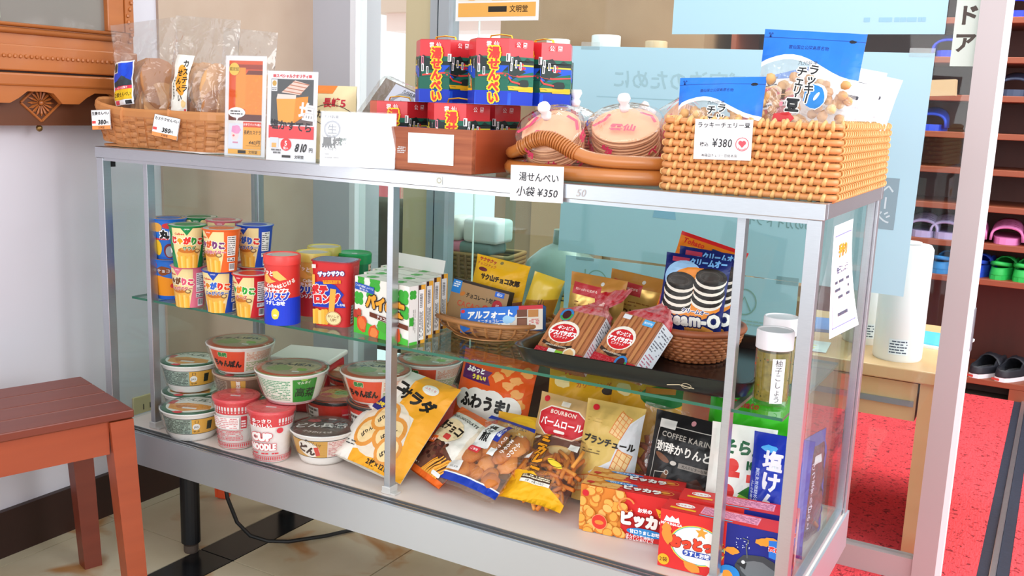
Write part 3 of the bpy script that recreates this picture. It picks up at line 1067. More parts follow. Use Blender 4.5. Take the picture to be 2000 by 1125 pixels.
for nm, b in (('end_pane', (.012, .022, ZB, .016, D - .02, ZT - HT)), ('end_pane', (W - .016, .022, ZB, W - .012, D - .02, ZT - HT)),
              ('back_pane', (.02, D - .014, ZB, .76, D - .010, ZT - HT)), ('back_pane', (.74, D - .02, ZB, W - .02, D - .016, ZT - HT))):
    MB().box(*b).build(nm, clear('case_pane', '#e9f4f1', .45, .02) if nm == 'back_pane' else M_GLASS, dc)
MB().box(.008, D - .03, ZB, .020, D - .021, ZT - HT).build('pane_frame', M_ALU, dc)
MB().box(W - .020, D - .034, ZB, W - .008, D - .026, ZT - HT).box(W - .0195, D - .026, ZB, W - .009, D - .0215, ZT - HT, 1).build('pane_frame', [M_ALU, mat('black_rubber', '#22262a')], dc)
MB().box(W - .018, .023, ZB, W - .006, .03, ZB + .012).box(W - .018, .03, ZB, W - .008, D - .02, ZB + .01).build('pane_channel', M_ALU, dc)
MB().box(.006, .023, ZT - HT - .02, .02, .035, ZT - HT).build('bracket', mat('black_rubber', '#22262a'), dc)
mb = MB().box(.0417, .047, ZS - .005, 1.4583, D - .03, ZS)
o = mb.build('glass_shelf', [M_SHELF, M_GREEN], dc)
for f in o.data.polygons:
    if abs(f.normal.z) < .5: f.material_index = 1
for x in (.099, .737, 1.370):
    MB().box(x, .05, ZS - .011, x + .010, D - .02, ZS - .0055).build('shelf_bracket', mat('bracket_wood', '#cbb9a8', .5, .2), dc)
m_leg = mat('black_leg', '#16171a', .4, .3, 40, .35, .05, '#16171a')
for x in (.166, 1.33):
    for y in (.082, .39):
        MB().lathe([(0.021, 0.012 + .012), (0.021, ZB - HB + .02)], 20, c=(x, y)).lathe([(0.0, 0.0), (0.015, 0.0), (0.016, .004), (0.016, .018), (.009, .02), (.009, .03)], 20, 1, c=(x, y)).build('leg', [m_leg, mat('rust_foot', '#54473e', .7, .3)], dc)
MB().box(.05, .06, ZB - HB + .001, W - .05, .1, ZB - HB + .02).build('under_rail', m_leg, dc)
mb = MB()
MB()
a = Art()
a.text('50', 0, 0, .016, '#b7b3b1', shear=.2)
a.build('ghost_price', dc, flat((1.135, -.0002, ZT - .012), (1, 0, 0), (0, 0, 1)))
a = Art()
a.rect(-.007, -.007, .007, .007, '#cfd4d2').ring(0, 0, .004, .004, .0012, '#a8a58a')
a.build('sticker', dc, flat((.872, -.0002, ZT - .0115), (1, 0, 0), (0, 0, 1)))

# power cord and the orange scrap under the case
p = [(.215, .13, .21), (.222, .14, .12), (.235, .155, .06), (.255, .175, .025), (.285, .20, .010), (.32, .23, .006), (.37, .30, .006), (.42, .40, .006), (.45, .5, .006)]
mb = MB().tube(p, .0045, 8)
tag(mb.build('power_cord', mat('cord_black', '#141516', .5), smooth=True), 'black power cord trailing on the floor under the case', 'cord')
p = OZ(436, 972, 0)
t = thing('plug_cover', 'small orange plug lying on the floor under the case', 'plug', (p.x, p.y, 0.0), R(15))
MB().bbox(-.014, -.012, 0, .016, .014, .045, .006).build('body', mat('plug_orange', '#e2552a', .5), t)
MB().tube([(-.012, -.012, .006), (-.012, -.014, .04)], .004, 6).build('prong', mat('plug_orange', '#e2552a'), t)

# ================================================================ BENCH
m_bw = mat('red_brown_wood', '#7e3723', .42, 0, 5, .7, .02, '#652817', coat=.08, stretch=(5, .5, 5))
m_bw2 = mat('orange_brown_wood', '#a84c28', .42, 0, 5, .7, .02, '#8a391c', coat=.08, stretch=(5, .5, 5))
bn = thing('bench', 'red-brown slatted wooden bench against the white wall', 'bench', (0.0, 0.0, 0.0))
bn.location = (.292, -.157, 0)
bn.rotation_euler = (0, 0, R(-17.2))
# local: x from -0.28 (wall) to 0, y from -1.0 to 0
HBN = .42
for k in range(4):
    MB().box(-.283 + k * .071, -.52, HBN - .016, -.283 + k * .071 + .0672, 0, HBN, bev=.002).build('seat_slat', m_bw, bn)
MB().box(-.012, -.48, HBN - .082, .002, -.046, HBN - .018, M=Matrix.Translation((-.012, 0, 0))).build('apron', m_bw2, bn)
MB().box(-.262, -.48, HBN - .082, -.248, -.046, HBN - .018).build('apron', m_bw2, bn)
MB().box(-.235, -.018, HBN - .07, -.05, -.006, HBN - .018).build('apron', m_bw, bn)
for (x0, y0, sx, sy) in ((-.044, -.046, .012, .02), (-.281, -.046, -.004, .02), (-.044, -.515, .012, -.02), (-.281, -.515, -.004, -.02)):
    mb = MB()
    pts = []
    for z, k, sh_ in ((HBN - .018, 1.0, 0), (.0, .82, 1)):
        for dx, dy in ((0, 0), (.042, 0), (.042, .044), (0, .044)):
            pts.append((x0 + .021 + (dx - .021) * k + sx * sh_, y0 + .022 + (dy - .022) * k + sy * sh_, z))
    mb.add(pts, [(0, 1, 5, 4), (1, 2, 6, 5), (2, 3, 7, 6), (3, 0, 4, 7), (3, 2, 1, 0), (4, 5, 6, 7)])
    mb.build('leg', m_bw2 if x0 > -.1 else m_bw, bn)

# ================================================================ WALL CABINET
m_cw = mat('honey_wood', '#b5692f', .4, 0, 5, .7, .03, '#9d5523', coat=.25, stretch=(5, .5, 5))
m_cwd = mat('dark_honey_wood', '#6b3a20', .45, 0, 5, .7, .03, '#56301b', stretch=(5, .5, 5))
# the cabinet face plane is x = XC, it runs along the wall; c(y,z) local
XC = -0.085
cb = thing('wall_cabinet', 'carved honey-coloured wooden cabinet hung on the wall', 'cabinet', (XC, 0, 0))
YE = .177                                   # end of the cabinet
MB().box(XW - XC, -1.0, 1.10, 0, YE - .0, 1.143).build('rail', m_cw, cb)
MB().box(XW - XC, -1.0, 1.018, .012, YE + .012, 1.044, bev=.004).build('ledge', m_cw, cb)
MB().box(XW - XC, -1.0, 1.048, .006, YE + .006, 1.10, bev=.003).build('lower_rail', m_cw, cb)
mb = MB()
for k in range(90): mb.blob((.007, -.9 + k * .0119, 1.077), .0045, n=3, seed=k)
tag(mb.build('carved_beading', m_cw, cb), kind='stuff')
MB().box(XW - XC, -1.0, 1.044, .0, YE, 1.048).build('shadow_gap', mat('gap_dark', '#2a150c', .8), cb)
MB().tube([(.003, -1.0, 1.127), (.003, YE - .05, 1.127)], .006, 8).tube([(.003, -1.0, 1.139), (.003, YE - .05, 1.139)], .004, 8).build('moulding', m_cw, cb, smooth=True)
MB().box(XW - XC, YE - .022, 1.1435, .004, YE, 1.9).build('stile', m_cw, cb)
MB().box(XW - XC, YE - .065, 1.1435, .001, YE - .0225, 1.9, bev=.002).build('door_stile', m_cw, cb)
mb = MB()
for k in range(24): mb.blob((.005, YE - .011 + .005 * sin(k * 1.3), 1.125 + k * .014), .005, n=3, seed=k)
tag(mb.build('carved_scroll', m_cw, cb), kind='stuff')
MB().box(-.04, -1.0, 1.1435, -.012, YE - .065, 1.9).build('glass_door', mat('cabinet_glass_reflection', '#7d756c', .12, spec=.6), cb)  # opaque pane, its grey painted for the reflections in the glass
# contents faintly seen behind the cabinet glass
MB().box(-.011, -.35, 1.15, -.0105, -.13, 1.9).build('pale_item', mat('pale_item', '#9aa08a', .6), cb)
# scalloped valance
pts = [(-1.0, 1.018)]
top = 1.018
prof = []
n = 60
for i in range(n + 1):
    y = -1.0 + (YE + .006 + 1.0) * i / n
    ph = ((YE - y) / .152) % 1.0
    if ph < .30: dz = .034
    elif ph < .40: dz = .034 - .024 * (ph - .30) / .10
    elif ph < .78: dz = .010
    else: dz = .010 + .024 * (ph - .78) / .22
    prof.append((y, top - dz))
mb = MB()
vs, fs = [], []
for y, z in prof:
    vs += [(.008, y, z), (.008, y, top), (-.004, y, z), (-.004, y, top)]
for i in range(n):
    a_, b_ = 4 * i, 4 * i + 4
    fs += [(a_, b_, b_ + 1, a_ + 1), (a_ + 2, a_ + 3, b_ + 3, b_ + 2), (a_, a_ + 2, b_ + 2, b_)]
mb.add(vs, fs)
mb.build('valance', m_cw, cb)
MB().box(XW - XC, -1.0, .938, -.022, YE - .03, 1.018).build('lower_panel', m_cwd, cb)
MB().box(XW - XC, YE - .03, .93, -.012, YE - .0, 1.018).build('lower_stile', m_cwd, cb)
# carved diamond with a flower
yc, zc = -.045, .985
q = .045
mb = MB()
for (a0, b0), (a1, b1) in (((-q, 0), (0, q)), ((0, q), (q, 0)), ((q, 0), (0, -q)), ((0, -q), (-q, 0))):
    mb.tube([(-.021, yc + a0, zc + b0 * .85), (-.021, yc + a1, zc + b1 * .85)], .0028, 6)
mb.build('diamond_frame', m_cw, cb)
mb = MB()
for k in range(16):
    a_ = 2 * pi * k / 16
    mb.tube([(-.021, yc + .007 * cos(a_), zc + .007 * sin(a_)), (-.0195, yc + .022 * cos(a_), zc + .022 * sin(a_)), (-.021, yc + .030 * cos(a_), zc + .028 * sin(a_))], [.0012, .003, .0006], 5)
mb.build('petals', m_cw, cb)
MB().blob((-.020, yc, zc), .006, n=5, amp=0).build('flower_boss', m_cw, cb, smooth=True)
MB().blob((-.03, -.045, .932), .007, n=5, amp=.05).tube([(-.03, -.045, .94), (-.03, -.045, .925)], .002, 6).build('knob', mat('brass_dark', '#8a6a3c', .35, .8), cb, smooth=True)
# ================================================================ ON TOP OF THE CASE
def ctext(a, s, cx, cy, size, cols, sx=1.0, rot=0, out=None, outw=.07, bold=.05, pitch=1.0):
    adv = [glyph(c)[2] * size * sx * pitch for c in s]
    x = -sum(adv) / 2
    for i, c in enumerate(s):
        X = x + adv[i] / 2
        a.text(c, cx + X * cos(rot), cy + X * sin(rot), size, cols[i % len(cols)], rot=rot, sx=sx, out=out, outw=outw, bold=bold)
        x += adv[i]


def price_tag(label, loc, yaw, lean, roll, title, price, red=True, w=.042, h=.036):
    t = thing('price_tag', label, 'price tag', loc, yaw, lean, roll)
    MB().box(-w / 2, -.0005, 0, w / 2, .0005, h).build('card', M_WHITE, t)
    a = Art(2)
    a.rect(-w / 2, 0, w / 2, h, '#2b2b2b').rect(-w / 2 + .0006, .0006, w / 2 - .0006, h - .0006, '#f2f3f5')
    a.rect(-w / 2 + .0006, .0006, w / 2 - .0006, .0085, '#f39a5a').text('文明堂', 0, .0045, .0055, '#5a3a20')
    a.text(title, 0, h - .0075, min(.0082, (w - .004) / len(title)), '#1c1c1c', bold=.03)
    a.rect(-w / 2 + .0012, .013, -w / 2 + .0105, .0185, '#e8504e')
    a.text(price, .003, .0158, .0125, '#151515', bold=.04, shear=.12).text('円', .0155, .0142, .0065, '#151515')
    a.build('print', t, flat((0, -.0005, 0), (1, 0, 0), (0, 0, 1)), h0=.0002, dh=.00004)
    return t


# ---- bamboo basket with cracker bags (left)
m_bam = mat('bamboo_strip', '#c98a56', .5, 0, 30, .7, .05, '#b57443', stretch=(1, 1, 4))
m_bam2 = mat('bamboo_rim', '#cf8f5a', .42, 0, 10, .7, .02, '#bd7d48')
bk = thing('bamboo_basket', 'oblong plaited bamboo basket with bags of crackers, far left', 'basket', (.138, .118, TT), R(5))
BW, BD, BHt = .345, .19, .08


def oblong(w, d_, r, n=10):
    p = []
    for cx, cy, a0 in ((w / 2 - r, d_ / 2 - r, 0), (-w / 2 + r, d_ / 2 - r, 90), (-w / 2 + r, -d_ / 2 + r, 180), (w / 2 - r, -d_ / 2 + r, 270)):
        for k in range(n + 1):
            a_ = R(a0 + 90 * k / n)
            p.append((cx + r * cos(a_), cy + r * sin(a_)))
    return p


def resample(poly, n):
    L = [0]
    m = len(poly)
    for i in range(m):
        q, s_ = poly[i], poly[(i + 1) % m]
        L.append(L[-1] + sqrt((q[0] - s_[0]) ** 2 + (q[1] - s_[1]) ** 2))
    out, j = [], 0
    for k in range(n):
        t_ = L[-1] * k / n
        while L[j + 1] < t_: j += 1
        f = (t_ - L[j]) / max(1e-9, L[j + 1] - L[j])
        q, s_ = poly[j], poly[(j + 1) % m]
        out.append((q[0] + (s_[0] - q[0]) * f, q[1] + (s_[1] - q[1]) * f))
    return out


def lift(x):
    return .022 * max(0, -x / (BW / 2)) ** 3


rows = 8
for k in range(rows):
    s = k / (rows - 1)
    z = .006 + .052 * s
    k_ = .93 + .07 * s
    pl = resample(oblong(BW * k_, BD * k_, .04), 96)
    pts = []
    for i, (x, y) in enumerate(pl):
        l = sqrt(x * x + y * y)
        off = .0022 * (1 if (i // 3 + k) % 2 else -1)
        pts.append((x + off * x / l, y + off * y / l, z + .0012 * sin(i * .7 + k * 2) + lift(x)))
    MB().tube(pts, .0048, 4, closed=True, rb=.0012).build('weave_strip', m_bam, bk)
pl = resample(oblong(BW * 1.01, BD * 1.01, .042), 64)
MB().tube([(x, y, .070 + lift(x)) for x, y in pl], .0105, 6, closed=True, rb=.0028).build('rim_band', m_bam2, bk)
mb = MB()
for i in range(44):
    x, y = resample(oblong(BW * .965, BD * .965, .04), 44)[i]
    mb.tube([(x * .96, y * .96, .003 + lift(x)), (x, y, .03 + lift(x)), (x * 1.03, y * 1.03, .064 + lift(x))], .0008, 4, rb=.004)
tag(mb.build('stakes', m_bam, bk), kind='stuff')
for i in (3, 20, 40):
    x, y = pl[48 if i == 3 else i]
    MB().tube([(x * .99, y * 1.0, .082), (x * 1.01, y * 1.03, .072), (x * 1.01, y * 1.03, .06), (x * 1.0, y * 1.0, .056)], .0012, 4, rb=.006).build('rim_binding', m_bam2, bk)
MB().prism([(x * .93, y * .93) for x, y in oblong(BW, BD, .04, 4)], .001, .005).build('base', m_bam, bk)

m_crk = [mat('cracker_a', '#dfb07c', .7, 0, 25, .6, .2, '#c98d58'), mat('cracker_b', '#c08350', .7, 0, 25, .6, .2, '#a86a3a')]


def cracker_bag(name, label, loc, yaw, w, h, t_, seed, art, lean=.08, roll=0, n=15, crk=0, rad=.05, kind=0):
    t = thing(name, label, 'snack bag', loc, yaw, lean, roll, group='cracker bags in the bamboo basket')
    rn = random.Random(seed)
    for k in range(n):
        mb = MB()
        q = (k / max(1, n - 1) - .5) * 1.75 * t_
        be = R(66)
        zc = rad + .004 + rn.random() * .006 + (k % 2) * .052
        xc, yc_ = -q * sin(be) * .62 + (rn.random() - .5) * .008, q * cos(be) * .62
        vs, N = [], 18
        for i in range(N):
            a_ = 2 * pi * i / N
            e_ = .005 * sin(2 * a_ + seed + k) + .006 * sin(a_)
            vs.append((xc + rad * cos(a_) * cos(be) - e_ * sin(be), yc_ + rad * cos(a_) * sin(be) * .72 + e_ * cos(be), zc + rad * sin(a_)))
        vs.append((xc - .003, yc_ + .003, zc))
        mb.add(vs, [(i, (i + 1) % N, N) for i in range(N)])
        o = mb.build('cracker', m_crk[(k + crk) % 2], t, smooth=False)
        md = o.modifiers.new('thick', 'SOLIDIFY')
        md.thickness = .0035
    fn = pouch_fn(w, h, t_ * 1.15, top=.30, bot=.04, p=3.0, wr=.007, seed=seed, foot=.7)
    pouch(t, fn, w, h, M_FILM, 'clear_bag', 16, 22)
    if art: pouch_art(art, t, fn, w, h, 'label', 16, 22, h0=.0015)
    return t


def bl(x, y, z=.006):     # basket-local to world
    c, s_ = cos(R(5)), sin(R(5))
    return (.138 + x * c - y * s_, .118 + x * s_ + y * c, TT + z)


a = Art(1)
D_ = .040
a.rect(-.062, .035, .002, .128, '#f4f6fa').rect(-.059, .075, -.001, .125, '#2450d8').poly([(-.059, .085), (-.045, .088), (-.03, .098), (-.015, .09), (-.001, .084), (-.001, .075), (-.059, .075)], '#3a4650')
a.rect(-.060, .104, -.042, .126, '#e8eaec').rect(-.058, .106, -.044, .124, '#3c463e').rect(-.059, .068, -.001, .075, '#e0405a').text('ひとくち生菓子', -.03, .0715, .005, '#ffffff')
a.rect(-.059, .046, -.001, .068, '#f0c630').text('生姜せんべい', -.03, .057, .0105, '#3a2c10', sx=.85).rect(-.05, .036, -.038, .045, '#e05060').rect(-.018, .036, -.003, .044, '#26262a')
a.L = [([(x, y + .040) for x, y in e_[0]],) + tuple(e_[1:]) for e_ in a.L]
cracker_bag('cracker_bag', 'clear bag of ginger crackers with blue mountain label', bl(-.095, .01, .012), R(14), .165, .255, .10, 3, a, .06, R(-7), rad=.057)
a = Art(2)
a.rect(-.046, .035, -.002, .15, '#efebe2').ell(-.022, .098, .015, .032, '#f2a93a', rot=.15)
a.text('カステラ', -.013, .106, .0155, '#1c1a18', vert=True, rot=.14, pitch=1.1, bold=.03).text('せんべい', -.026, .086, .0155, '#1c1a18', vert=True, rot=.14, pitch=1.1, bold=.03).text('長崎名物南蛮菓子', -.040, .08, .0055, '#4a4440', vert=True, pitch=1.1).blob(-.012, .05, .006, .008, '#f6d89a').rect(-.01, .035, -.004, .04, '#d8505a')
a.L = [([(x, y + .030) for x, y in e_[0]],) + tuple(e_[1:]) for e_ in a.L]
cracker_bag('cracker_bag', 'clear bag of castella crackers with white slip label', bl(.045, .0, .01), R(16), .150, .262, .10, 5, a, .06, R(3), crk=1, rad=.055)
cracker_bag('cracker_bag', 'clear bag of crackers with no label, right end of bamboo basket', bl(.13, .03, .01), R(20), .12, .24, .09, 9, None, .05, R(4), crk=1, rad=.050)
tg1 = OZ(203, 250, TT)
price_tag('price tag for 380 yen clipped on left basket corner', bl(-.118, -.1115, .035), R(12), .05, R(-4), '生姜せんべい', '380', w=.047, h=.041)
price_tag('price tag for 380 yen on middle of bamboo basket', bl(.052, -.112, .026), R(14), .12, R(8), 'カステラせんべい', '380', w=.060, h=.044)
mb = MB()
vs, fs = [], []
for i in range(13):
    for j in range(7):
        vs.append((-.15 + .30 * i / 12, -.08 + .14 * j / 6, .0006 + .0009 * noise.noise(Vector((i * .5, j * .5, 1)))))
for i in range(12):
    for j in range(6): fs.append((i * 7 + j, (i + 1) * 7 + j, (i + 1) * 7 + j + 1, i * 7 + j + 1))
mb.add(vs, fs)
o = mb.build('paper_sheet', M_WHITE, smooth=True)
o.location = (.18, .105, TT + .0006)
o.rotation_euler = (0, 0, R(-10))
tag(o, 'wrinkled white paper under the bamboo basket', 'paper')


# ---- acrylic card signs
def card_sign(label, loc, yaw, w, h, art, lean=.06):
    t = thing('card_sign', label, 'sign', loc, yaw, lean)
    MB().box(-w / 2, 0, 0, w / 2, .0012, h).build('card', M_WHITE, t)
    MB().bbox(-w / 2 - .0015, -.0022, 0, w / 2 + .0015, -.0008, h + .002, .0006).build('acrylic_front', clear('acrylic', '#fbfbfc', .9, .03), t)
    MB().box(-w / 2, .0013, 0, w / 2, .05, .0022).build('acrylic_foot', clear('acrylic', '#fbfbfc'), t)
    art.build('print', t, flat((0, 0, 0), (1, 0, 0), (0, 0, 1)), clip=(-w / 2, 0, w / 2, h), h0=.00005, dh=.000025)
    return t


a = Art(3)
w_, h_ = .090, .190
OR = '#ef7a1e'
a.rect(-.0385, .003, .0385, .183, '#f2efe8').rect(-.037, .068, .037, .181, '#e8591c')
a.rect(-.037, .165, .037, .174, '#a8391a').rect(-.022, .09, .0, .168, '#f09a2a').rect(.0, .078, .037, .155, '#f5921e').poly([(0, .155), (.037, .155), (.037, .163), (.006, .163)], '#7d2f18').rect(-.037, .068, .037, .08, '#6b2a1c')
for k in range(30): a.ell(.002 + .034 * a.r.random(), .082 + .07 * a.r.random(), .0012, .0012, '#ffab3a', n=6)
a.ell(-.025, .165, .0115, .012, '#e9c45a').text('認定証', -.025, .165, .007, '#7a5a1a')
a.ell(-.018, .083, .019, .010, '#ffffff').poly([(-.02, .076), (-.012, .076), (-.018, .066)], '#ffffff').lines(-.032, .078, -.004, .088, 2, '#555555', .5)
a.rect(-.003, .056, .037, .066, '#e2543e').text('お手軽パック6個入', .018, .061, .0048, '#ffffff').rect(-.003, .014, .037, .056, '#f3ab48').rect(-.036, .014, -.003, .062, '#dfe3ec').ell(-.021, .04, .0085, .011, '#f6dcd8').blob(-.019, .05, .011, .008, '#eaa0c8').ell(-.024, .039, .0025, .002, '#e86a6a').stroke([(-.026, .026), (-.014, .026)], .003, '#d890a8')
a.text('長崎カステラ', .018, .046, .0088, '#4a2f18', sx=.72).text('440円', .023, .027, .0095, '#4a3320', shear=.25).rect(.004, .0205, .036, .021, '#5a4020')
a.rect(-.036, .004, .037, .013, '#f2b24a').rect(-.014, .0055, .004, .0115, '#2c2620').text('文明堂', .02, .0085, .0068, '#4a3320')
card_sign('tall orange castella price card in clear stand, 440 yen', (.395, .034, TT), R(11), w_, h_, a)
a = Art(4)
w_, h_ = .104, .162
a.rect(-.047, .002, .047, .160, '#f6f6f6').rect(-.044, .066, .044, .148, '#4a4a48').poly([(-.044, .066), (.044, .066), (.044, .105), (.02, .085)], '#6b5048')
ctext(a, 'スペシャルクオリティ', .0, .1535, .0068, ['#e0383c'], bold=.06)
a.rect(-.04, .151, -.034, .156, '#e0383c').rect(.034, .151, .04, .156, '#e0383c')
a.rect(-.043, .126, -.031, .147, '#f2f2f2').ell(-.037, .140, .0045, .005, '#d8a83a').lines(-.042, .127, -.032, .133, 2, '#777777')
a.poly([(-.028, .072), (.004, .068), (.008, .115), (-.032, .112)], '#f7a823').poly([(.004, .068), (.032, .085), (.034, .118), (.008, .115)], '#ee9416').poly([(-.032, .112), (.008, .113), (.009, .120), (-.030, .121)], '#e9d8cc').poly([(-.022, .124), (.016, .120), (.036, .139), (.006, .146)], '#e5cabb')
for k in range(4): a.stroke([(-.018 + k * .0065, .127 + k * .0055), (.02 + k * .005, .122 + k * .0055)], .0018, '#c07a5a')
a.text('塩', .032, .09, .034, '#e9e9ea', rot=-.1, bold=.03)
a.rect(-.047, .041, .047, .064, '#e6474a').text('塩かすてら', .0, .064, .0185, '#17171c', bold=.03, rot=-.06, sx=.95, shear=-.05)
a.ell(-.010, .030, .0115, .0115, '#e23c3e').text('5', -.010, .0325, .0125, '#ffffff').text('個入', -.010, .0235, .0055, '#ffffff').text('810', .022, .0255, .0205, '#26221e', shear=.25, bold=.03, sx=.8).text('円', .042, .0215, .0085, '#26221e')
a.rect(-.044, .024, -.026, .042, '#d8dfe8').rect(-.04, .024, -.03, .032, '#efb56a').lines(-.045, .012, -.02, .022, 2, '#777777').rect(-.018, .006, .0, .0105, '#2c2620').text('文明堂', .018, .008, .0065, '#3a3026')
card_sign('salt castella price card in clear stand, 810 yen', (.537, .008, TT), R(11), w_, h_, a)
a = Art(5)
w_, h_ = .132, .094
a.rect(-.066, 0, .066, .094, '#eceef0').ring(-.046, .064, .0135, .0135, .0035, '#9b9fa6').text('生', -.046, .064, .018, '#7d828a').text('九州銘菓', -.048, .085, .0065, '#5c6068').text('黒棒', -.045, .041, .0185, '#1e2024', bold=.05).text('しっとり', -.052, .052, .006, '#444444').text('くろぼう', -.048, .030, .006, '#333333').lines(-.058, .012, -.03, .024, 2, '#9a9a9a', .35).rect(.02, .02, .055, .07, '#d8dce2').text('棒', -.026, .043, .014, '#3c5a50')
t = card_sign('landscape clear card stand with grey round emblem, catching white glare', (.708, -.012, TT), R(24), w_, h_, a, .10)

# ---- castella packet and the plastic tray pack behind the signs
t = thing('cake_packet', 'cream paper packet of castella behind the price cards', 'packet', (.540, .125, TT), R(6))
fn = pouch_fn(.105, .140, .05, top=.10, bot=.02, p=4, wr=.003, seed=4, foot=.9)
pouch(t, fn, .105, .140, mat('cream_pack', '#ecd9a8', .45), 'wrapper')
a = Art()
a.rect(-.052, .125, .01, .14, '#e9812e').text('長崎5', .018, .108, .019, '#c8283c', bold=.03).text('カステラ', .012, .085, .017, '#2c241e', rot=-.06, bold=.03).ring(.010, .085, .040, .020, .0012, '#4a3a2a')
pouch_art(a, t, fn, .105, .140)
t = thing('tray_pack', 'clear ribbed plastic tray pack with grey label, leaning behind cards', 'tray pack', (.578, .205, TT + .012), R(2), R(30), R(20))
mb = MB()
ol = oblong(.17, .15, .02, 4)
mb.prism(ol, 0, .002)
n = len(ol)
for k in range(24):
    z = 0.0
mb2 = MB()
pl = resample(oblong(.17, .15, .02, 5), 80)
vs, fs = [], []
for s_, kk in ((0, 1.0), (1, .94)):
    for i, (x, y) in enumerate(pl):
        q = kk * (1 + .006 * (-1) ** i)
        vs.append((x * q, -.025 * s_, .08 + y * q))
fs = [(i, (i + 1) % 80, 80 + (i + 1) % 80, 80 + i) for i in range(80)] + [tuple(range(80, 160))]
mb2.add(vs, fs)
mb2.build('clear_lid', M_FILM, t)
MB().box(-.075, -.018, .012, .075, .0, .145).build('cake', mat('cake_dark', '#8d7c6c', .7, 0, 20, .6, .1, '#6d5a4a'), t)
a = Art()
a.rect(-.045, -.055, .045, .06, '#c7c9d6').ring(0, .018, .03, .03, .008, '#8f929b').text('生', 0, .018, .034, '#9da0a8').text('九州銘菓', 0, .053, .009, '#3a3c44').text('黒棒', .0, -.035, .03, '#1d1e22', bold=.06)
a.build('label', t, flat((.01, -.0262, .08), (1, 0, 0), (0, 0, 1)))

# ---- red wooden box with hexagonal cracker cartons
m_rw = mat('old_red_wood', '#b0643f', .6, 0, 16, .35, .25, '#8a4326', stretch=(.25, 3, 6))
m_rw2 = mat('old_red_wood_end', '#b2502a', .5, 0, 7, .6, .15, '#96401f', stretch=(3, .35, 5))
wb = thing('wooden_box', 'worn red wooden tray box with a blank white label', 'wooden box', (.66, .018, TT), 0)
BXW, BXD, BXH = .263, .285, .073
MB().box(0, 0, 0, BXW, .012, BXH, bev=.0015).build('front_board', m_rw, wb)
MB().box(0, BXD - .012, 0, BXW, BXD, BXH, bev=.0015).build('rear_board', m_rw, wb)
MB().box(BXW - .012, .012, 0, BXW, BXD - .012, BXH, bev=.001).build('end_board', m_rw2, wb)
MB().box(0, .012, 0, .012, BXD - .012, BXH, bev=.001).build('end_board', m_rw2, wb)
MB().box(.012, .012, 0, BXW - .012, BXD - .012, .008).build('base_board', m_rw, wb)
a = Art()
a.rect(.135, .013, .228, .064, '#f7f8f8')
a.build('white_label', wb, flat((0, -.0008, 0), (1, 0, 0), (0, 0, 1)))
a = Art()
a.lines(.112, .028, .13, .04, 4, '#cfcfcf', .5)
a.build('sticker', wb, flat((0, -.0006, 0), (1, 0, 0), (0, 0, 1)))

HR, HH = .0565, .106


